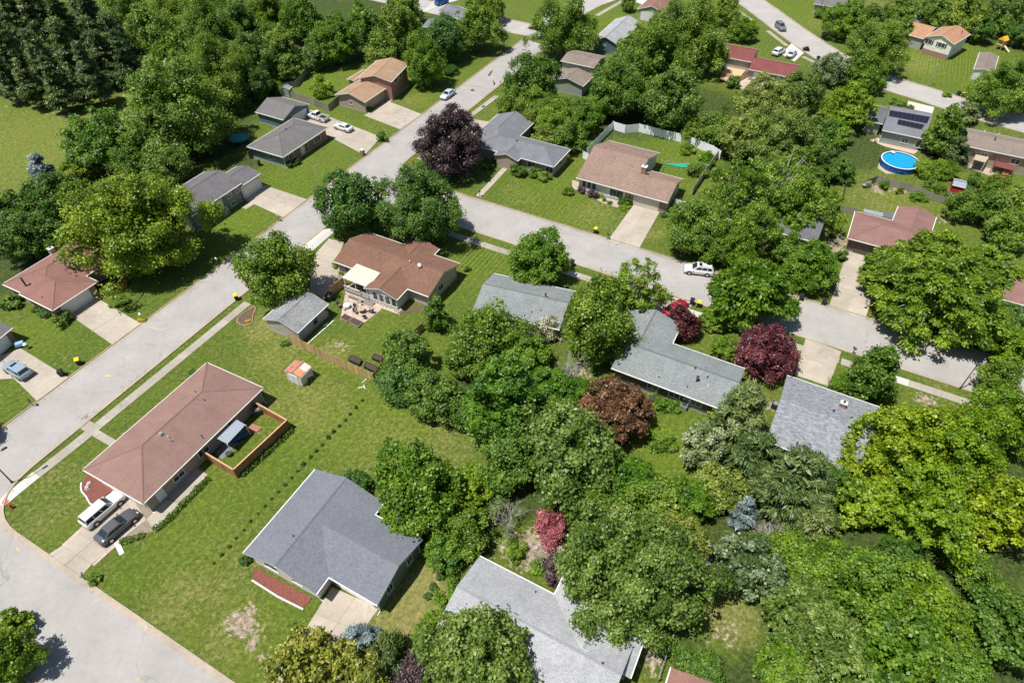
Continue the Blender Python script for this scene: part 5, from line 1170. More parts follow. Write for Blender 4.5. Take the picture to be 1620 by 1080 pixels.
# mulch bed ornaments by the truck, corner bed with brick border
t = local((402, 500), 'flower_ring', 'teardrop flower bed with brick border on the open lawn', 'flower bed')
ring = [(375, 509), (377, 502), (388, 494), (402, 485), (405, 489), (400, 500), (399, 511), (390, 515), (380, 514)]
o_ = Vector(t.location); rp = [P2(p)-o_ for p in ring]; m = MB(); tess(m, [Vector((p.x, p.y)) for p in rp], .06, 0, 0); m.build('soil', MULCHB, t)
bmesh_b = MB(); bmesh_b.box(-.14, .14, -.08, .08, 0, .13); bmesh_b = bmesh_b.mesh('brick', plain('pink_brick', (.40, .22, .17), .9, .15, objvar=.2))
for i in range(len(rp)):
    a, b = rp[i], rp[(i+1) % len(rp)]; L = (b-a).length; n = max(1, int(L/.3)); an = math.atan2((b-a).y, (b-a).x)
    for j in range(n): c = a.lerp(b, (j+.5)/n); put(bmesh_b, 'brick', t, (c.x, c.y, .0), an)
for lab, pts, mm in (('white edging around the red mulch bed by the white truck', [(129.6, 763.7), (128.5, 770), (130, 778), (137, 786), (143, 797), (150, 800)], WHITE), ('white edging along the red mulch bed of the slate blue house', [(399, 918), (440, 944), (480, 964)], WHITE), ('white edging of the dark strip beside the small garage', [(484, 547), (528, 508)], WHITE)):
    ln = [v2(P2(p)) for p in pts]; m = MB(); m.strip(ln, -.08, .08, 0, .16); tag(m.build('edging', mm), lab, 'edging')
for px in ((142, 766), (139, 772)):
    rock(px, .45, 'dark ornamental rock in the red mulch bed', 'ornamental rocks in the mulch')
# raised deck of the maroon house and the red deck
t = local((1160, 118), 'deck', 'raised new lumber deck behind the maroon roofed house', 'deck'); o_ = Vector(t.location)
def deckboards(t, q, n, mat, z, th=.08):
    o_ = Vector(t.location); q = [P2(p, z)-Vector((o_.x, o_.y, 0)) for p in q]
    for i in range(n):
        f0, f1 = (i+.02)/n, (i+.98)/n; a, b, c, d = q[0].lerp(q[3], f0), q[1].lerp(q[2], f0), q[1].lerp(q[2], f1), q[0].lerp(q[3], f1)
        m = MB(); m.hexa([v-Vector((0, 0, th)) for v in (a, b, c, d)], [a, b, c, d]); m.build('board', mat, t)
    for v in q: m = MB(); m.box(-.07, .07, -.07, .07, 0, z-th); m.build('post', mat, t, (v.x, v.y, 0))
deckboards(t, [(1142, 115), (1169, 123), (1182, 109), (1155, 101)], 14, DECK, 1.0); deckboards(t, [(1138, 125), (1160, 131), (1166, 123), (1143, 116)], 6, DECK, .5)
REDD = plain('red_deck_paint', (.42, .16, .13), .7, .12, objvar=.06)
t = local((1585, 268), 'deck', 'salmon red wooden deck with steps at the right edge', 'deck'); deckboards(t, [(1572, 262), (1604, 270), (1612, 252), (1580, 245)], 12, REDD, 1.6)
for a, b in (((1572, 262), (1604, 270)), ((1572, 262), (1574, 251))):
    p, q_ = P2(a, 1.6)-Vector((t.location.x, t.location.y, 0)), P2(b, 1.6)-Vector((t.location.x, t.location.y, 0)); m = MB(); m.hexa([p, q_, q_+Vector((0, -.06, 0)), p+Vector((.0, -.06, 0))], [p+Vector((0, 0, .95)), q_+Vector((0, 0, .95)), q_+Vector((0, -.06, .95)), p+Vector((0, -.06, .95))]); m.build('railing', REDD, t)
for i in range(5): p = P(1592-i*1.2, 272+i*2.5, 0)-Vector((t.location.x, t.location.y, 0)); m = MB(); m.box(-.6, .6, -.2, .2, 0, 1.4-.27*i); m.build('step', REDD, t, p)
t = local((1552, 258), 'awning', 'flat tan awning under the long taupe roof', 'awning'); o_ = Vector(t.location); q = [P2(p, 2.3)-Vector((o_.x, o_.y, 0)) for p in ((1540, 252), (1559, 257), (1568, 244), (1547, 238))]
m = MB(); m.hexa([v-Vector((0, 0, .1)) for v in q], q); m.build('roof_panel', S_CREAM if False else plain('tan_canvas', (.42, .35, .26), .8), t)
for v in q[:2]: m = MB(); m.box(-.05, .05, -.05, .05, -2.3, -.1); m.build('post', TRIM, t, v)
# pool
p = P(1420.5, 262.5); t = thing('pool', 'round above ground pool with bright blue water and printed blue wall', 'pool', (p.x, p.y, 0)); rr = 3.55
m, n, l, b = nt('pool_water'); g = n.new('ShaderNodeNewGeometry').outputs['Position']; b.inputs['Base Color'].default_value = (.01, .30, .62, 1); b.inputs['Roughness'].default_value = .04; bump(n, l, noi(n, l, g, 3, 3), b, .3, .04); WAT = m
m, n, l, b = nt('pool_wall_print'); g = n.new('ShaderNodeNewGeometry').outputs['Position']; l.new(mixc(n, l, mapr(n, l, noi(n, l, g, 1.6, 4, .7, 1.5), .4, .6), (.008, .03, .16), (.02, .16, .5)), b.inputs['Base Color']); b.inputs['Roughness'].default_value = .4; PW = m
def ringmesh(ri, ro, z0, z1, n=48):
    m = MB()
    for k in range(n):
        a, c = 2*math.pi*k/n, 2*math.pi*(k+1)/n; A = [(ri*math.cos(a), ri*math.sin(a)), (ro*math.cos(a), ro*math.sin(a)), (ro*math.cos(c), ro*math.sin(c)), (ri*math.cos(c), ri*math.sin(c))]
        m.poly([(*A[0], z1), (*A[1], z1), (*A[2], z1), (*A[3], z1)]); m.poly([(*A[1], z0), (*A[2], z0), (*A[2], z1), (*A[1], z1)]); m.poly([(*A[3], z0), (*A[0], z0), (*A[0], z1), (*A[3], z1)]); m.poly([(*A[3], z0), (*A[2], z0), (*A[1], z0), (*A[0], z0)])
    return m
ringmesh(rr-.03, rr, 0, 1.25).build('pool_wall', PW, t); ringmesh(rr-.1, rr+.12, 1.25, 1.31).build('top_rail', WHITE, t)
m = MB(); m.poly([(math.cos(2*math.pi*k/48)*(rr-.03), math.sin(2*math.pi*k/48)*(rr-.03), 1.05) for k in range(48)]); m.build('water', WAT, t)
ringmesh(rr-.06, rr-.031, .6, 1.249).build('liner', plain('pool_liner', (.02, .10, .30), .4), t)
for k in range(14):
    a = 2*math.pi*k/14; m = MB(); m.box(-.05, .05, -.1, .1, 0, 1.25); m.build('upright', plain('pool_upright', (.03, .06, .16)), t, (math.cos(a)*(rr+.05), math.sin(a)*(rr+.05), 0), rz=a+math.pi/2)
ld = MB(); ld.box(-.3, -.26, -.6, .6, 1.32, 1.36); ld.box(.26, .3, -.6, .6, 1.32, 1.36); ld.box(-.3, .3, -.5, .5, 1.32, 1.345); ld.build('ladder', WHITE, t, (-.2, rr-.3, 0))
# trampoline
p = P(380, 224); t = thing('trampoline', 'round trampoline with teal mat in the shade of the large tree', 'trampoline', (p.x, p.y, 0))
TEAL = plain('teal_mat', (.01, .27, .27), .6, .1); ringmesh(1.75, 2.15, .85, .92, 32).build('pad', plain('teal_pad', (.01, .20, .21), .6), t); m = MB(); m.poly([(math.cos(2*math.pi*k/32)*1.78, math.sin(2*math.pi*k/32)*1.78, .88) for k in range(32)]); m.build('mat', TEAL, t)
for k in range(6): a = k*math.pi/3; m = MB(); m.tube((math.cos(a)*2, math.sin(a)*2, 0), (math.cos(a)*2, math.sin(a)*2, .86), .04, n=6); m.build('leg', STEEL, t)
# play set
t = local((1580, 78), 'playset', 'yellow roofed wooden play set with slide on the upper right lawn', 'play set', .5)
YW = plain('yellow_canvas', (.78, .42, .03), .6, .1)
for x in (-.8, .8):
    for y in (-.8, .8): m = MB(); m.box(x-.05, x+.05, y-.05, y+.05, 0, 2.6); m.build('post', DECK, t)
m = MB(); m.box(-.85, .85, -.85, .85, 1.3, 1.4); m.build('platform', DECK, t); m = MB(); m.hexa([(-1, -1, 2.5), (1, -1, 2.5), (1, 1, 2.5), (-1, 1, 2.5)], [(-1, -.02, 3.4), (1, -.02, 3.4), (1, .02, 3.4), (-1, .02, 3.4)]); m.build('canopy', YW, t)
m = MB(); m.hexa([(-.3, -.9, 1.2), (.3, -.9, 1.2), (.3, -2.9, .1), (-.3, -2.9, .1)], [(-.3, -.9, 1.35), (.3, -.9, 1.35), (.3, -2.9, .2), (-.3, -2.9, .2)]); m.build('slide', plain('slide_tan', (.75, .6, .4), .4), t)
m = MB(); m.tube((.8, 0, 2.4), (3.6, 0, 2.4), .06, n=6); m.build('swing_beam', DECK, t); m = MB(); m.tube((3.6, 0, 2.4), (3.6, -1.1, 0), .05, n=6); m.build('swing_leg', DECK, t); m = MB(); m.tube((3.6, 0, 2.4), (3.6, 1.1, 0), .05, n=6); m.build('swing_leg', DECK, t)
# things in back gardens, a few pixels each
for px, lab, mt in (((1196, 128), 'white patio chair left of the maroon house door', WC), ((1203, 131), 'pale patio chair behind the maroon roofed house', WC), ((1540, 265), 'pale chair beneath the tan awning', WC), ((1392, 219), 'chair group piece on the patio by the solar roofed house', WC), ((1384, 226), 'dark chair beside the pool patio', CHAIRM)):
    chair(px, 1.0, lab, mt)
t = local((1412, 223), 'patio_umbrella', 'black closed patio umbrella tent by the solar roofed house', 'umbrella'); m = MB(); m.tube((0, 0, 1.9), (0, 0, 2.5), 1.2, .05, 8); m.build('canopy', BLACKPL, t); m = MB(); m.tube((0, 0, 0), (0, 0, 1.9), .04, n=6); m.build('pole', STEEL, t)
t = local((1081, 646), 'air_conditioner', 'grey air conditioning unit behind the green grey roofed house', 'air conditioner', B_ang); m = MB(); m.box(-.45, .45, -.45, .45, 0, .85); m.build('casing', STEEL, t); m = MB(); m.tube((0, 0, .85), (0, 0, .89), .36, n=16); m.build('fan_grille', DARKV, t)
t = local((1225, 644), 'air_conditioner', 'dark air conditioning unit left of the rippled roof', 'air conditioner', B_ang); m = MB(); m.box(-.45, .45, -.45, .45, 0, .85); m.build('casing', BLACKPL, t); m = MB(); m.tube((0, 0, .85), (0, 0, .89), .36, n=16); m.build('fan_grille', STEEL, t)
t = local((1033, 635), 'table', 'dark patio table beside the bronze tree', 'table'); m = MB(); m.box(-.6, .6, -.5, .5, .7, .74); m.build('table_top', DARKV, t); m = MB(); m.tube((0, 0, 0), (0, 0, .7), .06, n=6); m.build('pedestal', DARKV, t)
NET = plain('green_netting', (.03, .30, .20), .7, .2)
m = MB(); q = [P2(p, .25) for p in ((1050, 259), (1080, 265), (1122, 263), (1119, 257), (1085, 258))]; tess(m, [v2(p) for p in q], .25, 0, .0); tag(m.build('netting', NET), 'bright green netting laid on the garden bed behind the white fence', 'netting')
# ------------------------------------------------------------------ trees and shrubs
L_MID = leafmat('leaves_mid_green', (.070, .142, .010), (.168, .288, .022), (.300, .415, .052))
L_DARK = leafmat('leaves_dark_green', (.046, .114, .012), (.112, .225, .024), (.215, .345, .050))
L_BRIGHT = leafmat('leaves_bright_green', (.060, .140, .006), (.155, .290, .012), (.270, .420, .028))
L_YEL = leafmat('leaves_yellow_green', (.105, .190, .006), (.240, .370, .010), (.380, .500, .030))
L_LIME = leafmat('leaves_lime', (.075, .155, .010), (.190, .315, .016), (.360, .490, .050))
L_ASH = leafmat('leaves_grey_green', (.085, .148, .020), (.230, .325, .048), (.420, .500, .130))
L_PALE = leafmat('leaves_silvery_green', (.075, .130, .028), (.190, .265, .078), (.500, .550, .350))
L_PINE = leafmat('needles_dark', (.036, .072, .014), (.105, .168, .036), (.230, .285, .085), .25)
L_PINEL = leafmat('needles_olive', (.055, .094, .018), (.125, .190, .044), (.280, .330, .108), .25)
L_BLUE = leafmat('needles_blue', (.075, .115, .108), (.175, .235, .230), (.350, .420, .410), .08, .01)
L_PURP = leafmat('leaves_purple_black', (.026, .014, .018), (.070, .040, .042), (.150, .095, .092), .12, .01)
L_MAR = leafmat('leaves_maroon', (.050, .010, .014), (.130, .028, .036), (.250, .070, .075), .2, .008)
L_BRONZE = leafmat('leaves_bronze', (.050, .026, .010), (.150, .078, .030), (.280, .155, .068), .25, .008)
L_PINK = leafmat('flowers_pink', (.15, .03, .04), (.42, .10, .13), (.62, .24, .26), .2, .01)
L_GOLD = leafmat('leaves_golden_olive', (.070, .100, .010), (.220, .260, .022), (.420, .420, .075), .25)
L_WHITE = leafmat('flowers_cream', (.08, .14, .03), (.45, .45, .28), (.75, .72, .55), .2)
L_HEDGE = leafmat('leaves_hedge', (.035, .085, .008), (.090, .190, .014), (.170, .290, .030))
L_FLOW = leafmat('flowers_yellow', (.20, .25, .02), (.65, .45, .02), (.80, .62, .05), .2)

def leaf_mesh(name, pos, nrm, size, tone, mat, aspect=1.5, axis=None, rng=None):
    n = len(pos); nrm = nrm/np.linalg.norm(nrm, axis=1, keepdims=True)
    r = rng.normal(size=(n, 3)) if axis is None else axis+rng.normal(size=(n, 3))*.35
    t = r-nrm*(r*nrm).sum(1, keepdims=True); t /= np.linalg.norm(t, axis=1, keepdims=True); b = np.cross(nrm, t)
    sz = size[:, None]; a_ = t*sz*aspect/2; b_ = b*sz/aspect**.5/2*1.2
    fold = nrm*sz*.18
    V = np.stack([pos-a_, pos+b_-fold, pos+a_, pos-b_-fold], 1).reshape(-1, 3)
    me = bpy.data.meshes.new(name); me.vertices.add(4*n); me.vertices.foreach_set('co', V.astype(np.float32).ravel())
    me.loops.add(4*n); me.loops.foreach_set('vertex_index', np.arange(4*n, dtype=np.int32))
    me.polygons.add(n); me.polygons.foreach_set('loop_start', np.arange(0, 4*n, 4, dtype=np.int32)); me.update(calc_edges=True)
    at = me.attributes.new('tone', 'FLOAT', 'FACE'); at.data.foreach_set('value', np.clip(tone, 0, 1).astype(np.float32))
    me.materials.append(mat); return me
PROF = {'round': lambda t: np.sqrt(np.clip(1-(2*t-1)**2, 0, 1)), 'egg': lambda t: np.sin(np.pi*np.clip(t, 0, 1)**.75)**.7, 'pyr': lambda t: np.minimum(1, t*5)**.6*(1-t)**.62*1.05,
        'cone': lambda t: np.minimum(1, t*9)*(1-t)**.85, 'col': lambda t: np.minimum(1, t*6)**.6*np.clip(1-t**3, 0, 1)**.7, 'dome': lambda t: np.sqrt(np.clip(1-t**2, 0, 1))*np.minimum(1, .55+t*3), 'flat': lambda t: np.sqrt(np.clip(1-t**2.4, 0, 1))*np.minimum(1, .7+t)}
# kind: profile, crown height / radius, leaf material, lobes, lobe radius, leaf aspect, sparse factor, trunk share of height, droop, flatten
KIND = {
 'maple': ('egg', 1.6, L_MID, 70, .20, 1.2, 1.0, .16, 0, .9), 'dark': ('egg', 1.6, L_DARK, 75, .19, 1.2, 1.05, .15, 0, .9), 'bright': ('egg', 1.55, L_BRIGHT, 75, .18, 1.2, 1.1, .14, 0, .85),
 'cypress': ('pyr', 2.3, L_BRIGHT, 110, .17, 1.5, 1.1, .08, 0, .55), 'yellow': ('dome', 1.15, L_YEL, 120, .13, 1.3, .78, .30, 0, .62), 'lime': ('dome', 1.1, L_LIME, 90, .17, 1.2, 1.0, .25, 0, .75), 'ash': ('dome', 1.15, L_ASH, 95, .16, 1.5, 1.0, .25, 0, .8),
 'pale': ('dome', 1.35, L_PALE, 80, .17, 1.3, 1.0, .22, 0, .85), 'elm': ('dome', 1.15, L_MID, 85, .17, 1.6, .85, .32, .25, .9), 'locust': ('flat', .9, L_LIME, 80, .16, 1.6, .55, .42, .1, .55), 'feather': ('flat', .95, L_BRIGHT, 100, .17, 1.8, .75, .35, .15, .4),
 'sparse': ('flat', 1.1, L_LIME, 46, .15, 1.6, .40, .40, 0, .6), 'larch': ('dome', 1.1, L_LIME, 130, .14, 1.8, .95, .22, .3, .42), 'pine': ('cone', 2.7, L_PINE, 80, .22, 2.2, .9, .14, -.1, .5), 'pinel': ('pyr', 2.0, L_PINEL, 80, .20, 3.0, .9, .12, -.1, .5),
 'spruce': ('cone', 2.3, L_BLUE, 75, .19, 3.0, 1.1, .04, .2, .45), 'purple': ('egg', 1.75, L_PURP, 90, .17, 1.2, 1.2, .10, 0, .9), 'maroon': ('dome', 1.2, L_MAR, 60, .2, 1.4, 1.1, .16, .1, .7), 'bronze': ('dome', 1.0, L_BRONZE, 100, .15, 1.3, 1.15, .2, .15, .6),
 'pink': ('dome', 1.2, L_PINK, 30, .26, 1.2, .8, .2, 0, .8), 'gold': ('round', 1.3, L_GOLD, 90, .16, 1.2, 1.1, .2, 0, .8), 'cone': ('col', 2.6, L_MID, 60, .26, 1.4, 1.1, .04, 0, .8), 'conic': ('pyr', 1.9, L_MID, 70, .19, 1.5, 1.1, .06, 0, .8),
 'bush': ('round', 1.35, L_MID, 26, .30, 1.2, 1.1, 0, 0, .85), 'bushd': ('round', 1.3, L_DARK, 26, .30, 1.2, 1.1, 0, 0, .85), 'bushb': ('round', 1.3, L_BRIGHT, 26, .30, 1.2, 1.1, 0, 0, .85), 'bushy': ('round', 1.2, L_YEL, 26, .30, 1.2, 1.1, 0, 0, .85),
 'bushp': ('round', 1.2, L_PURP, 26, .30, 1.2, 1.1, 0, 0, .85), 'bushw': ('dome', 1.3, L_WHITE, 26, .30, 1.2, .9, 0, 0, .85), 'bushm': ('round', 1.2, L_MAR, 26, .30, 1.2, .9, 0, 0, .85), 'flow': ('round', .8, L_FLOW, 10, .4, 1.2, 1, 0, 0, .7), 'sprucelet': ('cone', 2.4, L_DARK, 12, .35, 1.6, 1, 0, 0, .8),
 'junip': ('flat', .7, L_PINEL, 26, .3, 2.0, 1.1, 0, 0, .5), 'topiary': ('round', 1.9, L_HEDGE, 40, .24, 1.0, 1.6, 0, 0, 1.0)}
def crown_mesh(kind, size, seed):
    prof, HR, mat, nl, lr, asp, dens, tr, droop, flat = KIND[kind]; rng = np.random.default_rng(seed*977+sum(map(ord, kind)))
    pf = PROF[prof]; cls = {'Y': (2.1, 50000, .0245), 'X': (1.7, 40000, .0275), 'L': (1.6, 15500, .043), 'M': (1.1, 9000, .062), 'S': (.6, 3000, .115)}[size]
    nl = int(nl*cls[0])+6; lr = lr*(.86 if size == 'Y' else .94 if size == 'X' else 1.0 if size == 'L' else 1.12 if size == 'M' else 1.15); N = int(cls[1]*dens); ls = cls[2]
    t = rng.uniform(.03, .98, nl*3); keep = rng.uniform(size=nl*3) < (pf(t)*.8+.2); t = t[keep][:nl]; nl = len(t)
    th = rng.uniform(0, 2*np.pi, nl)
    wob = 1+(.35 if kind in ('purple', 'bright', 'cypress', 'conic', 'cone', 'topiary', 'bronze', 'spruce', 'dark', 'maroon') else 1.0)*(.14*np.sin(th*2+seed)+.12*np.sin(th*3+seed*2.3+t*5)+.10*np.sin(th*5+seed+t*9)+.06*rng.normal(size=nl))
    rad = pf(t)*np.where(rng.uniform(size=nl) < .78, rng.uniform(.78, 1.0, nl), rng.uniform(.25, .75, nl))*wob*(1-lr*.55)
    C = np.stack([np.cos(th)*rad, np.sin(th)*rad, t*HR*(1-lr*.4/HR)*(1+.10*np.sin(th*2+seed*1.7))+rng.normal(0, .05, nl)], 1)
    R_ = lr*rng.uniform(.45, 1.5, nl)*.95; mid = np.array([0, 0, HR*.4]); out = C-mid; out /= np.linalg.norm(out, axis=1, keepdims=True)+1e-6
    # outlier sprays that break the outline
    w = R_**2; w /= w.sum(); idx = rng.choice(nl, N, p=w)
    d = rng.normal(size=(N, 3))+out[idx]*.9+np.array([0, 0, .55]); d /= np.linalg.norm(d, axis=1, keepdims=True)
    rr = R_[idx]*np.where(rng.uniform(size=N) < .72, rng.uniform(.55, 1.1, N), rng.uniform(.2, 1.55, N))
    pos = C[idx]+d*rr[:, None]*np.array([1, 1, flat]); 
    if droop: pos[:, 2] -= droop*np.clip(np.hypot(pos[:, 0], pos[:, 1])-.35, 0, 2)**1.5*.5
    pos[:, 2] = np.clip(pos[:, 2], .0 if tr == 0 else -.12, None)
    nrm = d*.75+rng.normal(size=(N, 3))*.55+np.array([-.22, -.1, .75])*.9
    sz = ls*rng.uniform(.6, 1.45, N)*(1 if asp < 1.7 else 1.15)
    tone = .46+rng.normal(0, .19, nl)[idx]+rng.normal(0, .27, N)  # random tone per lobe and leaf; its spread also paints glints and clump shading
    ax = None
    if asp >= 1.7: ax = d*1.0+out[idx]*.6
    # inner fill so the crown is not hollow
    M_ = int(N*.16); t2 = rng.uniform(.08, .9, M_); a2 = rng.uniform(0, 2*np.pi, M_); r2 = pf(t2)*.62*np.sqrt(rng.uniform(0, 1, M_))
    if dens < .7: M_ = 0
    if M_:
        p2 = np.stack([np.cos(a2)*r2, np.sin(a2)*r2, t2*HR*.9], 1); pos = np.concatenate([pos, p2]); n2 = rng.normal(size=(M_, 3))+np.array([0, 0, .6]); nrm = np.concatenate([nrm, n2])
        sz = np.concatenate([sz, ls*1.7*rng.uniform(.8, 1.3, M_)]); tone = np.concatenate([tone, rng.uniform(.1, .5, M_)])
        if ax is not None: ax = np.concatenate([ax, rng.normal(size=(M_, 3))])
    return leaf_mesh('crown', pos, nrm, sz, tone, mat, asp, ax, rng), C, HR
def trunk_mesh(kind, size, seed, C, HR):
    prof, HR, mat, nl, lr, asp, dens, tr, droop, flat = KIND[kind]; rng = np.random.default_rng(seed+5)
    th = tr*HR; mb = MB(); n = 7; base = .062 if size != 'S' else .05
    pts = [(0, 0, -th), (.02, .01, -th*.4), (.0, .03, HR*.12), (.03, 0, HR*.4), (0, .02, HR*.78)]; rs = [base*1.25, base, base*.85, base*.5, base*.12]
    for i in range(4): mb.tube(pts[i], pts[i+1], rs[i], rs[i+1], n, cap=False)
    k = {'Y': 28, 'X': 22, 'L': 16, 'M': 8, 'S': 4}[size]*(2 if dens < .7 else 1); sel = rng.permutation(len(C))[:k]
    for j in sel:
        z0 = min(HR*.6, max(HR*.03, C[j][2]*.45)); f = Vector((0, .02, z0)); e = Vector(C[j]); m_ = f.lerp(e, .5)+Vector((rng.uniform(-.05, .05), rng.uniform(-.05, .05), rng.uniform(0, .08)))
        mb.tube(f, m_, base*.42, base*.26, 5, cap=False); mb.tube(m_, e, base*.26, base*.07, 5, cap=False)
    return mb.mesh('trunk', GREYBARK if kind in ('pale', 'sparse', 'locust', 'larch') else BARK, True)
def pick_size(r): return 'Y' if r > 9 else 'X' if r > 6.6 else 'L' if r > 4.2 else 'M' if r > 1.9 else 'S'
_n = {}
def tree(x, y, rpx, kind, label, hf=1.0, cat=None, group=None, flatr=1.0):
    """x, y: the middle of the crown in the photograph; rpx: half its width there"""
    prof, HR, mat, nl, lr, asp, dens, tr, droop, flat = KIND[kind]
    r = 4.0
    for _ in range(4):
        zc = r*HR*hf*(tr+.45); p = P(x, y, zc); dep = p.y*_c+(CAM_H-zc)*_s; r = rpx*dep/FPX
    size = pick_size(r); k = (kind, size); _n[k] = _n.get(k, 0)+1; var = _n[k] % (1 if size in 'YX' else 2)
    me, C, _ = cached(('crown', kind, size, var), lambda: crown_mesh(kind, size, var+1))
    shrub = tr == 0; nm = {'pine': 'pine_tree', 'pinel': 'pine_tree', 'spruce': 'spruce_tree', 'sprucelet': 'seedling', 'cone': 'arborvitae', 'topiary': 'clipped_shrub', 'flow': 'flowers'}.get(kind, 'shrub' if shrub else 'tree')
    cat = cat or {'pine_tree': 'tree', 'spruce_tree': 'tree', 'arborvitae': 'tree', 'seedling': 'seedling', 'clipped_shrub': 'shrub', 'flowers': 'flowers'}.get(nm, nm)
    if kind == 'sprucelet': r *= random.uniform(.75, 1.3)
    rz = random.uniform(0, 6.28); s = (r, r*random.uniform(.92, 1.05), r*hf*flatr)
    if shrub:
        return tag(put(me, nm, None, (p.x, p.y, 0), rz, s), label, cat, group)
    root = thing(nm, label, cat, (p.x, p.y, 0), rz, group)
    z = tr*HR*r*hf; put(me, 'crown', root, (0, 0, z), 0, s)
    tm = cached(('trunk', kind, size, var), lambda: trunk_mesh(kind, size, var, C, HR)); put(tm, 'trunk', root, (0, 0, z), 0, s)
    return root
def bare(x, y, h, label, seed=1, spread=.55, mat=GREYBARK, n0=6):
    p = P(x, y, h*.55); root = thing('bare_tree', label, 'tree', (p.x, p.y, 0)); rng = random.Random(seed); mb = MB(); tw = MB()
    def grow(a, d, L, r, lev, m):
        b = a+d*L; m.tube(a, b, r, r*.6, 5 if lev < 2 else 3, cap=False)
        if lev >= 5: return
        for _ in range(n0 if lev == 0 else 3 if lev < 4 else 3):
            nd = (d+Vector((rng.uniform(-1, 1), rng.uniform(-1, 1), rng.uniform(-.35, .7)))*spread*1.4).normalized(); grow(a.lerp(b, rng.uniform(.5, 1)), nd, L*rng.uniform(.62, .85), r*.58, lev+1, tw)
    grow(Vector((0, 0, 0)), Vector((0, 0, 1)), h*.32, h*.022, 0, mb); mb.build('trunk', mat, root); tag(tw.build('twigs', mat, root), kind='stuff'); return root
def hedge(pxs, w, h, mat, label, dens=60, name='hedge', cat='hedge', ls=.2):
    pts = [v2(P2(p)) for p in pxs]; o = pts[0]; rng = np.random.default_rng(len(label)); P_ = []; N_ = []
    for i in range(len(pts)-1):
        a, b = pts[i]-o, pts[i+1]-o; L = (b-a).length; n = int(L*dens*(w+h)); d = (b-a)/L; nn = Vector((-d.y, d.x)); u = rng.uniform(-.2, L+.2, n); ang = rng.uniform(0, np.pi, n)
        wob = 1+.12*np.sin(u*3.1)+.08*np.sin(u*7.7+1)+rng.normal(0, .06, n); cx = np.cos(ang)*w/2*wob; cz = np.sin(ang)**.6*h*wob*rng.uniform(.85, 1.05, n)
        P_.append(np.stack([a.x+d.x*u+nn.x*cx, a.y+d.y*u+nn.y*cx, cz], 1)); N_.append(np.stack([nn.x*np.cos(ang), nn.y*np.cos(ang), np.sin(ang)], 1)+rng.normal(size=(n, 3))*.5)
    pos = np.concatenate(P_); nr = np.concatenate(N_); me = leaf_mesh(name, pos, nr, ls*rng.uniform(.6, 1.4, len(pos)), .5+rng.normal(0, .2, len(pos)), mat, 1.2, None, rng)
    core = MB(); 
    return tag(put(me, name, None, (o.x, o.y, 0)), label, cat)

T = tree
FG = 'dark pines of the stand at the upper left'
for x, y, r in ((22, 30, 34), (60, 22, 36), (102, 42, 34), (20, 92, 32), (64, 98, 34), (110, 92, 33), (150, 40, 34), (142, 120, 30), (88, 136, 26), (44, 132, 24), (185, 70, 32), (130, 10, 32), (12, 128, 22), (122, 140, 20), (165, 90, 28), (200, 100, 28)):
    T(x, y, r, 'pine', 'dark pine in the dense stand above the left field', 1.05, group=FG)
UG = 'broadleaf trees of the wood at the top left'
for x, y, r, k in ((195, 20, 42, 'maple'), (235, 55, 40, 'maple'), (285, 20, 48, 'lime'), (330, 55, 50, 'maple'), (270, 95, 40, 'elm'), (375, 40, 46, 'elm'), (395, 90, 36, 'dark'), (425, 20, 40, 'elm'), (345, 10, 40, 'lime'), (440, 70, 30, 'elm'), (475, 30, 38, 'elm'), (300, 130, 36, 'maple')):
    T(x, y, r, k, 'broad leaved tree in the dense wood at the top left', 1.15, group=UG)
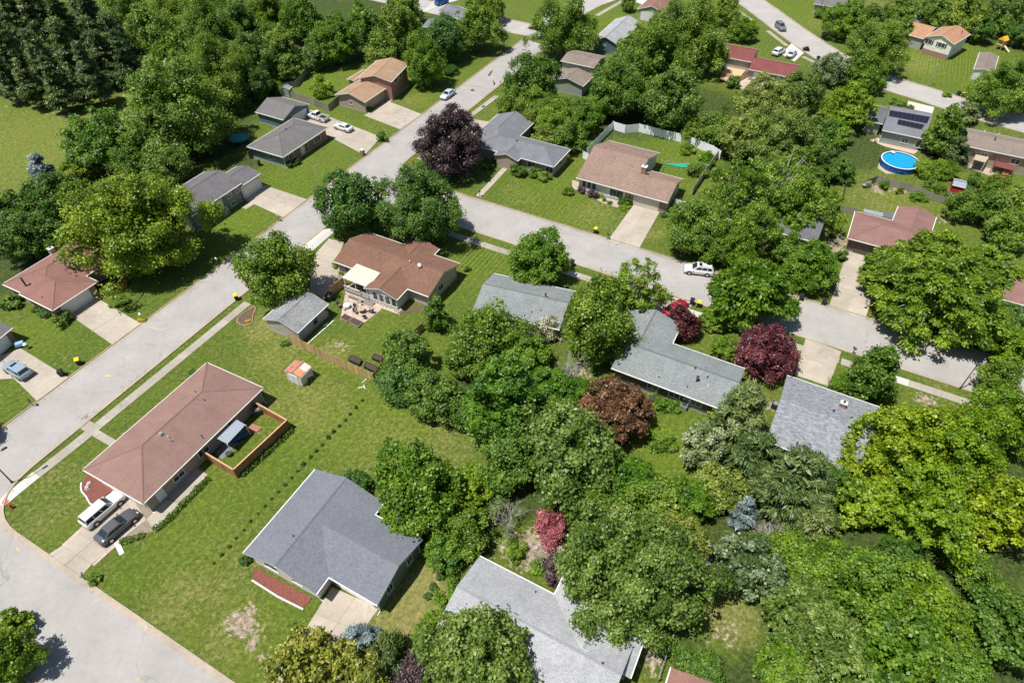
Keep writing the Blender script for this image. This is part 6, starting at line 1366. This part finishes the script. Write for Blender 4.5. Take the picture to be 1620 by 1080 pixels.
for x, y, r, k, hf, lab in (
 (272, 165, 88, 'elm', 1.05, 'largest grey green tree at the upper left, left of the teal trampoline'), (345, 115, 50, 'maple', 1.1, 'tall tree directly above the largest upper left tree, right side'),
 (158, 222, 52, 'bright', 1, 'mid green tree between the left field and the largest tree'), (215, 250, 40, 'maple', 1, 'leafy tree behind the yellow green street tree, upper side'), (262, 262, 38, 'dark', 1, 'dark tree in the gap above the dark grey roof'),
 (80, 312, 46, 'dark', .9, 'round dark tree right of the blue spruce at the left field'), (66, 268, 22, 'spruce', 1, 'small blue spruce at the edge of the left field'), (118, 322, 34, 'maple', .9, 'reddish green tree between the round dark tree and the street tree'),
 (28, 372, 45, 'dark', 1, 'dark tree above the dusty red roof at the left edge'), (75, 375, 36, 'dark', .9, 'low dark tree behind the chimney of the dusty red roof'), (10, 335, 34, 'dark', 1, 'dark tree at the left edge below the field'), (120, 270, 30, 'lime', .8, 'light green shrubby tree at the right edge of the left field'),
 (215, 352, 104, 'lime', 1.05, 'big yellow green street tree left of the dark grey house'), (437, 425, 58, 'maple', 1.1, 'street tree above the small garage on the open lawn'),
 (553, 318, 50, 'dark', 1.2, 'dark street tree left of the round corner tree'), (664, 322, 70, 'dark', .95, 'large round dark tree above the red brown corner house'), (713, 224, 57, 'purple', .95, 'purple black tree beside the intersection'),
 (527, 62, 36, 'bright', 1.15, 'bright maple above the tan house garden'), (575, 45, 40, 'elm', 1.2, 'tall tree left of the blue car, above the tan house'), (625, 40, 38, 'elm', 1.2, 'tree above the tan roof, left of the bright street maple'), (602, 80, 25, 'maple', 1.1, 'smaller tree right behind the tan roof'),
 (672, 95, 33, 'bright', 1.4, 'bright green street maple beside the tan house'), (703, 60, 32, 'dark', 1.2, 'dark tree right of the bright street maple'), (752, 40, 38, 'elm', 1.2, 'loose tree in front of the grey roofed house at the top'), (772, 8, 28, 'elm', 1.1, 'tree at the top edge right of the grey roofed house'),
 (508, 140, 21, 'bushy', .9, 'yellow green bush in the fenced garden of the tan house'), (640, 10, 30, 'elm', 1.1, 'tree at the top edge left of the blue car'), (500, 85, 24, 'dark', 1.1, 'dark tree at the corner of the tan house garden'), (455, 105, 24, 'elm', 1, 'thin tree over the small pale shed'),
 (435, 140, 14, 'bushd', 1, 'dark bush beside the small pale shed'), (318, 222, 26, 'dark', .9, 'dark tree left of the trampoline'), (395, 130, 30, 'dark', 1, 'dark tree behind the detached grey garage'), (378, 168, 16, 'bushd', 1, 'dark bush beside the detached garage roof'),
 (892, 40, 50, 'elm', 1.2, 'large lacy tree beside the top street bend'), (840, 128, 44, 'dark', 1.1, 'dark bluish tree at the upper end of the diagonal street'), (848, 168, 32, 'maple', 1, 'tree right of the yellow warning sign'), (812, 160, 24, 'maple', 1, 'tree just behind the blue grey roof, left of it'),
 (880, 190, 34, 'bright', 1, 'bushy tree behind the blue grey roof'), (920, 185, 32, 'bright', .95, 'bushy light tree left of the white fence'), (862, 215, 22, 'maple', .9, 'bush by the dark chimney'), (900, 215, 28, 'maple', .9, 'bushy tree at the right end of the blue grey roof'), (950, 165, 28, 'bright', .9, 'light bush above the corner of the white fence'),
 (988, 130, 52, 'elm', 1.2, 'left part of the giant tree group in the top middle'), (1040, 95, 62, 'elm', 1.3, 'tallest tree of the group in the top middle'), (1085, 45, 55, 'elm', 1.2, 'tree beside the curving street in the top middle'), (1062, 155, 48, 'dark', 1.1, 'dark lower tree of the top middle group'),
 (1112, 78, 38, 'elm', 1.2, 'tree overhanging the new lumber deck'), (1010, 75, 36, 'elm', 1.1, 'tree hiding the right half of the pale grey roof'), (1180, 48, 22, 'bright', .8, 'wide shrub beside the curving street sidewalk'), (1160, 52, 20, 'bush', .8, 'shrub left of the wide one by the curving street'), (1150, 15, 24, 'elm', 1.1, 'tree at the top edge left of the curving street'),
 (993, 5, 12, 'maple', 1.1, 'small tree with white trunk wrap on the top lawn'), (1162, 131, 11, 'bushd', 1.1, 'dark round bush in front of the raised deck'), (1337, 30, 33, 'bright', .95, 'bright maple beside the upper right lawn'), (1300, 22, 12, 'bushd', .8, 'dark low bush under the dark pole'),
 (1388, 72, 45, 'elm', 1.1, 'dark lacy tree left of the cream house'), (1420, 45, 24, 'elm', 1, 'tree half covering the orange tan wing'), (1318, 108, 28, 'pale', 1, 'grey green tree over the curving street'), (1365, 108, 34, 'elm', 1, 'tree above the yellow green one by the street'),
 (1215, 165, 52, 'ash', 1.1, 'large tree below the maroon roof'), (1262, 148, 42, 'ash', 1.1, 'tree right of the large one below the maroon roof'), (1240, 215, 56, 'ash', 1.1, 'broad tree in the middle of the right hand group'), (1180, 212, 44, 'ash', 1, 'tree above the pale wood fence'), (1295, 215, 40, 'elm', 1, 'dark tree left of the yellow green one'),
 (1130, 205, 28, 'maple', .9, 'bushy tree behind the white vinyl fence'), (1102, 205, 24, 'elm', .9, 'thin tree over the white vinyl fence'), (1345, 165, 42, 'yellow', 1, 'yellow green tree left of the solar roof'), (1370, 128, 26, 'lime', 1, 'light tree top over the yellow green one'), (1320, 205, 28, 'yellow', .9, 'smaller yellow green tree beside the pool garden'),
 (1330, 268, 24, 'dark', .8, 'dark tree left of the pool'), (1295, 275, 22, 'dark', .8, 'dark tree above the leaning pole'), (1385, 20, 18, 'bushd', .9, 'dark bush on the lawn at the top right'), (1350, 48, 12, 'bushd', .9, 'bush beside the bright maple, lower side'), (1425, 12, 22, 'maple', .9, 'tree above the small white shed'),
 (1480, 15, 32, 'elm', 1, 'tree in the row behind the cream house, left end'), (1530, 18, 36, 'elm', 1.1, 'tree in the row behind the cream house, middle'), (1578, 25, 30, 'elm', 1, 'tree behind the play set'), (1605, 15, 34, 'dark', 1.1, 'dark tree at the top right corner'), (1617, 55, 20, 'dark', 1, 'dark tree right of the play set'), (1550, 45, 22, 'dark', 1, 'dark tree between cream house and play set'),
 (1592, 138, 50, 'lime', 1.1, 'large vase shaped tree at the upper right edge'), (1492, 208, 30, 'conic', 1.3, 'dense pointed evergreen between the solar roof and taupe roof'), (1527, 188, 22, 'pinel', 1.1, 'open grey pine beside the pointed evergreen'), (1510, 235, 22, 'pinel', .9, 'low pine below the pointed evergreen'), (1471, 268, 20, 'bushy', .9, 'bright yellow bush right of the pool'), (1492, 270, 20, 'bush', .8, 'green bush right of the yellow bush'),
 (1480, 298, 18, 'bush', .7, 'shrub behind the long grey fence'), (1545, 285, 12, 'bushd', .9, 'dark bush near the red shed'), (1520, 325, 26, 'maple', .9, 'leafy bush below the red shed'), (1560, 325, 34, 'elm', 1, 'leafy tree at the right below the taupe house'), (1600, 320, 32, 'elm', 1, 'tree at the right edge below the salmon deck'), (1595, 365, 34, 'maple', .9, 'tree at the right edge above the large feathery tree'), (1572, 290, 20, 'bush', .9, 'bush under the salmon deck steps'),
 (1372, 292, 8, 'bushw', .9, 'pale flowering bush at the long grey fence'), (1398, 294, 8, 'bushd', .9, 'dark bush in front of the long grey fence'), (1424, 302, 7, 'bushb', .9, 'small bright plant at the long grey fence'), (1452, 312, 13, 'bushb', .5, 'low spreading bright plant at the long grey fence'),
 (1180, 300, 56, 'locust', 1.35, 'pale feathery tree over the white gate and dark roof'), (1235, 290, 62, 'locust', 1.4, 'broad pale tree above the hidden dark roof'), (1285, 320, 48, 'locust', 1.3, 'pale feathery tree left of the leaning pole'), (1196, 352, 44, 'locust', 1.35, 'pale tree over the left half of the hidden dark roof'),
 (1100, 358, 46, 'maple', 1, 'dense rounded tree above the white off road vehicle'), (1150, 385, 42, 'lime', 1.2, 'leaning light tree right of the parked white vehicle'),
 (1285, 420, 44, 'bright', .9, 'bright tree left of the lower right driveway'), (1250, 395, 28, 'maple', .9, 'tree in front of the hidden dark house'), (1330, 405, 10, 'topiary', .85, 'clipped upright shrub beside the dark garage'), (1317, 372, 6, 'bushd', .9, 'little dark shrub left of the plum brown roof'),
 (1195, 455, 66, 'feather', 1.25, 'wide feathery street tree over the street below the hidden house'), (1140, 500, 30, 'larch', .8, 'loose light tree between the two maroon trees, upper'), (1148, 548, 24, 'lime', .9, 'light shrub tree between the two maroon trees'), (1228, 470, 26, 'feather', 1, 'lower branches of the wide feathery tree'),
 (1488, 445, 106, 'larch', .95, 'huge feathery light green tree at the right'), (1420, 425, 55, 'larch', 1.1, 'left neighbour of the huge feathery tree beside the driveway'), (1560, 425, 52, 'larch', 1, 'right neighbour of the huge feathery tree'), (1600, 545, 42, 'yellow', 1, 'yellow green tree at the right edge below the street'),
 (1588, 600, 34, 'maple', 1, 'dark leafed tree right of the dark street lamp'), (1595, 500, 28, 'dark', .8, 'dark tree at the right edge beside the reddish roof'), (1500, 525, 24, 'bushd', .8, 'dark low shrub under the huge feathery tree'),
 (853, 408, 49, 'bright', 1.05, 'round bright green street tree beside the cross street'), (1012, 448, 50, 'sparse', 1.15, 'thin pale street tree in front of the green grey roof'), (985, 470, 26, 'maple', .8, 'dark shrub under the thin pale street tree'), (690, 498, 20, 'cone', 1.1, 'narrow conical evergreen behind the corner house'),
 (775, 530, 60, 'maple', .9, 'large dark tree left of the grey green roof'), (735, 568, 32, 'dark', .9, 'dark tree right of the narrow lawn strip'), (832, 560, 38, 'bright', .9, 'green tree below the grey green roof'), (945, 505, 64, 'maple', 1.15, 'large tree between the two grey green roofs'), (980, 545, 34, 'maple', 1, 'tree overlapping the long green grey roof'),
 (872, 522, 22, 'bushw', 1.4, 'cream flowering shrub between the two dark trees'), (638, 558, 40, 'dark', 1.1, 'fine dark tree at the right end of the cedar fence'), (635, 605, 38, 'bushd', .85, 'dense dark shrub at the corner of the open lawn'), (690, 625, 46, 'dark', .8, 'dense dark tree right of the corner shrub'), (735, 650, 30, 'dark', .9, 'dark tree in the row along the open lawn'),
 (796, 628, 68, 'cypress', 1.05, 'bright pyramidal tree in the centre'), (870, 610, 36, 'bright', .9, 'bright tree right of the pyramidal one'), (975, 645, 62, 'bronze', 1.1, 'bronze brown copper beech like tree beside the long roof'), (908, 618, 30, 'bright', .9, 'green tree just above left of the bronze tree'), (880, 665, 34, 'maple', .9, 'green tree left of the bronze tree'),
 (727, 580, 12, 'bushw', .8, 'pale flowering bush in the garden strip'), (1047, 638, 17, 'bushb', .7, 'bright bush behind the long green grey roof, left one'), (1065, 642, 12, 'bushb', .8, 'bright bush behind the long green grey roof, right one'), (1045, 702, 22, 'bush', .6, 'low plant bed shrubs on the small lawn'),
 (662, 762, 80, 'lime', 1.15, 'large yellow green tree above the slate blue roof'), (735, 770, 42, 'yellow', .9, 'yellowish tree right of the slate blue roof'), (642, 808, 42, 'bright', 1.1, 'tree overhanging the right wing of the slate blue roof'), (560, 765, 24, 'topiary', .6, 'rounded clipped bush behind the slate blue roof'),
 (900, 715, 88, 'ash', 1.1, 'large grey green tree in the centre right of the pyramidal tree'), (800, 730, 48, 'maple', 1, 'tree between the pyramidal tree and the slate blue house'), (990, 760, 52, 'bright', .9, 'green tree below the bronze tree'), (1030, 790, 44, 'maple', .9, 'tree below the small lawn'), (940, 800, 46, 'lime', 1, 'light tree above the big round ash'),
 (736, 840, 42, 'maple', .9, 'bushy tree right of the brown dry lawn'), (705, 870, 34, 'bright', .8, 'bright bushes along the pale roof'), (775, 800, 26, 'junip', 1.4, 'brownish green bush left of the grey bare shrub'), (868, 830, 28, 'pink', 1, 'pink flowering tree above the pale roof'), (882, 900, 24, 'bushp', .9, 'dark purple shrub in the roof corner bed'), (855, 895, 16, 'bushb', .8, 'green shrub left of the purple shrub'), (815, 873, 18, 'bushb', .9, 'green bush at the edge of the bare bed'),
 (1003, 895, 116, 'ash', 1.1, 'largest round grey green tree at the bottom centre'), (1075, 855, 50, 'gold', .9, 'darker green gold tree behind the largest bottom tree'), (1110, 872, 20, 'spruce', 1.1, 'small blue spruce right of the largest bottom tree'), (1178, 808, 24, 'spruce', 1.1, 'larger blue spruce among the central trees'), (1140, 770, 46, 'ash', 1, 'grey green tree left of the larger blue spruce'), (1090, 790, 40, 'bright', .9, 'bright tree left of the blue spruces'),
 (1172, 655, 52, 'pinel', 1.15, 'pine left of the rippled roof'), (1115, 700, 42, 'pale', 1, 'silvery tree below the green grey roof'), (1195, 715, 42, 'pinel', 1, 'pine at the lower left corner of the rippled roof'), (1130, 640, 20, 'lime', .9, 'light spindly tree at the end of the green grey roof'), (1258, 762, 66, 'pinel', 1, 'broad olive pine below the rippled roof'), (1310, 770, 40, 'maple', .9, 'green tree between the olive pine and the yellow giant'), (1290, 830, 46, 'pinel', 1, 'pine under the yellow giant, left side'),
 (1385, 590, 42, 'conic', 1.3, 'dense pointed tree beside the lower sidewalk'), (1338, 608, 22, 'bushb', .8, 'rounded bright bush at the rippled roof'), (1079, 509, 29, 'maroon', 1.3, 'smaller maroon tree beside the crimson car'), (1216, 553, 50, 'maroon', 1.15, 'larger maroon tree beside the pale double driveway'),
 (1434, 702, 84, 'yellow', 1.15, 'bright yellow green giant over the rippled roof'), (1520, 700, 92, 'yellow', 1.2, 'middle crown of the bright yellow green giants at the right'), (1600, 660, 62, 'yellow', 1.1, 'upper right crown of the yellow green giants'), (1470, 800, 78, 'yellow', 1.1, 'lower crown of the yellow green giants'), (1580, 800, 74, 'yellow', 1.1, 'lower right crown of the yellow green giants'), (1370, 790, 52, 'yellow', 1, 'lower left crown of the yellow green giants'),
 (1288, 888, 68, 'lime', .8, 'light green tree in the lower right mass, upper left'), (1368, 925, 68, 'lime', 1.25, 'light green tree in the lower right mass, middle'), (1272, 963, 62, 'ash', 1, 'grey green tree in the lower right mass, left'), (1186, 893, 54, 'pale', 1.05, 'silvery tree right of the largest bottom tree'), (1318, 1030, 74, 'ash', .95, 'grey green tree at the bottom edge in the lower right mass'), (1425, 1018, 70, 'lime', 1.35, 'light green tree at the bottom edge beside the dark maple'), (1450, 940, 56, 'bright', .9, 'green tree left of the blue green maple'), (1248, 1058, 52, 'lime', .9, 'light tree at the bottom edge, left of the mass'), (1508, 985, 46, 'bright', .9, 'bright green tree touching the blue green maple'),
 (1345, 745, 34, 'yellow', 1, 'yellow green branches hanging over the lower right of the rippled roof'), (1425, 872, 34, 'dark', .9, 'dark undergrowth tree below the yellow green giants, left'), (1545, 905, 36, 'maple', .8, 'undergrowth tree below the yellow green giants, right'), (1262, 345, 34, 'locust', 1.3, 'small pale tree over the hidden dark roof, right side'), (1592, 990, 66, 'dark', 1, 'blue green maple at the lower right corner'), (1525, 1045, 44, 'lime', .9, 'light tree at the bottom right'), (1108, 1058, 34, 'bush', .8, 'bush above the brown roof corner at the bottom'), (1215, 870, 34, 'bright', .9, 'bright small tree between silvery tree and pine'), (1060, 1020, 18, 'bushb', .8, 'green bush at the corner of the pale roof'),
 (12, 1034, 42, 'lime', 1.7, 'yellow green tree at the lower left corner'), (18, 985, 26, 'lime', 1.1, 'small tree at the left edge by the wide road'), (-70, 675, 36, 'dark', 1.2, 'tree outside the left edge whose shadow falls on the street'), (485, 1055, 62, 'gold', 1, 'golden olive tree at the bottom edge, left one'), (560, 1074, 50, 'gold', 1, 'golden olive tree at the bottom edge, right one'), (566, 1012, 36, 'spruce', .7, 'blue spruce at the lower driveway'), (618, 1035, 34, 'junip', 2.0, 'olive shrub right of the blue spruce'),
 (655, 1070, 32, 'bushp', 1, 'dark purple shrub at the bottom edge'), (762, 1040, 90, 'ash', 1.1, 'large tree in front of the pale speckled roof'), (705, 960, 20, 'bushb', .8, 'bright bush beside the pale roof, upper'), (680, 985, 18, 'bushb', .8, 'bright bush beside the pale roof, middle'), (668, 1010, 16, 'bushb', .8, 'bright bush beside the pale roof, lower'),
 (697, 912, 7, 'topiary', .6, 'little round clipped bush, upper of three'), (686, 928, 7, 'topiary', .6, 'little round clipped bush, middle of three'), (676, 943, 7, 'topiary', .6, 'little round clipped bush, lower of three'),
 (147, 915, 11, 'bush', .7, 'leafy shrub behind the lower left mailbox'), (388, 885, 9, 'topiary', .7, 'clipped bush at the left corner of the slate blue house'), (18, 475, 17, 'bush', .7, 'pale variegated shrub at the left edge below the dusty red roof'), (96, 506, 15, 'bushd', .75, 'dark rounded shrub beside the left driveway'), (60, 487, 9, 'bushd', .7, 'low blue green plant along the dusty red house, upper'), (70, 496, 9, 'bushd', .7, 'low blue green plant along the dusty red house, lower'),
 (175, 458, 8, 'bush', .7, 'small shrub by the entry walk of the dusty red house'), (188, 475, 14, 'bush', .5, 'low planting along the front walk of the dusty red house'), (223, 505, 6, 'flow', 1, 'yellow orange flowers around the white mailbox'), (194, 450, 9, 'flow', .7, 'yellow flowers under the big street tree'),
 (460, 260, 7, 'bushd', .9, 'dark round bush in front of the brick house, left'), (470, 256, 6, 'topiary', .7, 'round clipped bush in front of the brick house, right'), (604, 218, 9, 'bushd', 1, 'dark blue green bush at the kerb end of the long driveway'), (583, 172, 6, 'bushd', 1, 'dark shrub at the corner of the tan house'), (715, 112, 12, 'bushd', .7, 'dark shrubs in the round bed by the tan house street'),
 (820, 270, 14, 'topiary', .5, 'long clipped bush in front of the blue grey roofed house'), (845, 272, 12, 'bush', .7, 'bush beside the clipped one at the blue grey house'), (862, 278, 12, 'bush', .7, 'right bush at the blue grey house'), (785, 255, 9, 'topiary', .5, 'clipped bush in the shade of the purple tree'), (773, 262, 9, 'topiary', .5, 'second clipped bush under the purple tree'),
 (899, 302, 9, 'bush', .8, 'feathery shrub at the left end of the tan planting bed'), (920, 301, 7, 'bushp', .8, 'dark reddish shrub at the white wall, left'), (938, 307, 9, 'bushp', .8, 'dark reddish shrub at the white wall, right'), (951, 309, 5, 'bushy', .8, 'small yellow green shrub in the tan bed'), (991, 317, 13, 'topiary', .4, 'long clipped hedge shrub under the window of the tan brown house'), (956, 316, 4, 'bushb', .8, 'tiny shrub in the tan planting bed'), (987, 328, 8, 'bushy', .4, 'low yellow plants at the corner of the wide driveway'), (964, 321, 4, 'bushb', .8, 'tiny round shrub in front of the window'),
 (1050, 340, 5, 'topiary', .7, 'small round bush right of the wide driveway'), (1061, 341, 7, 'bush', .7, 'bush right of the small round one by the wide driveway'), (1070, 335, 6, 'bush', .7, 'bush near the white gate panel'), (533, 419, 7, 'bush', .7, 'flowering shrub at the driveway wall of the corner house'), (542, 430, 6, 'bushy', .7, 'yellow shrub at the driveway wall of the corner house'), (739, 426, 6, 'bush', .8, 'shrub at the right gable of the corner house'),
 (450, 543, 7, 'bushd', .6, 'small dark shrub beside the small garage'), (304, 588, 6, 'bushd', .8, 'dark shrub at the upper side of the long brown roof'), (392, 507, 4, 'flow', 1, 'orange yellow flowers in the teardrop bed'), (1277, 78, 5, 'bushm', .8, 'reddish shrub at the bins on the curving street'), (1500, 150, 8, 'bush', .5, 'low plants on the lawn by the upper right street'), (725, 250, 10, 'bushd', .6, 'dark groundcover shrub under the purple tree'),
 (1105, 268, 18, 'bush', .7, 'leafy plants in the garden behind the white fence'), (1085, 235, 14, 'bush', .6, 'weeds along the white fence'), (1120, 250, 14, 'bushb', .7, 'bright bush in the right corner of the white fence'), (1565, 175, 4, 'bushd', .8, 'dark shrub in the shade of the vase shaped tree'), (1440, 170, 6, 'bushd', .6, 'dark hedge shrub beside the bright driveway'), (1420, 163, 12, 'bushd', .5, 'dark low bushes in the shade left of the bright driveway')):
    T(x, y, r, k, lab, hf)
bare(803, 822, 5.5, 'grey leafless shrub tree above the pale roof', 3, .6); bare(905, 580, 7.0, 'grey leafless branches between the central dark trees', 5, .6); bare(1215, 850, 5.0, 'grey leafless shrub right of the larger blue spruce', 8, .6); bare(880, 655, 4.5, 'grey dead branches left of the bronze tree', 11, .7)
bare(852, 880, 2.5, 'little leafless bush on the bare bed', 14, .7)
for i, (x, y) in enumerate([(400+a/3.857, 520+b/3.857) for a, b in ((665, 432), (625, 477), (590, 517), (560, 552), (525, 587), (490, 622), (457, 659), (420, 702), (383, 740), (347, 777), (305, 822), (268, 862), (233, 904), (192, 947), (152, 990), (112, 1032), (70, 1077))]+[(a/3.857, 800+b/3.857) for a, b in ((1570, 42), (1525, 90), (1483, 144), (1437, 192), (1393, 244), (1347, 294), (1300, 344))]):
    T(x, y, 3.3, 'sprucelet', 'small dark evergreen seedling in the long row across the open lawn', .8, group='seedlings planted in a row on the lawn')
hedge([(246, 838), (268, 822), (288, 800), (329, 759)], .8, .55, L_HEDGE, 'low hedge along the driveway beyond the charcoal sedan', 70, ls=.16)
hedge([(193, 858), (225, 848)], .8, .45, L_HEDGE, 'low lily planting beside the charcoal sedan', 70, ls=.16)
hedge([(384, 752), (420, 720), (462, 682)], .7, .5, L_HEDGE, 'leafy plants along the outside of the privacy fence', 60, ls=.18)
hedge([(482, 545), (520, 512)], .5, .35, L_DARK, 'dark plants along the garage wall', 50, ls=.16)
hedge([(700, 1000), (720, 950), (715, 905)], 1.2, 1.0, L_BRIGHT, 'bright hedge line along the pale speckled roof', 50, ls=.2)
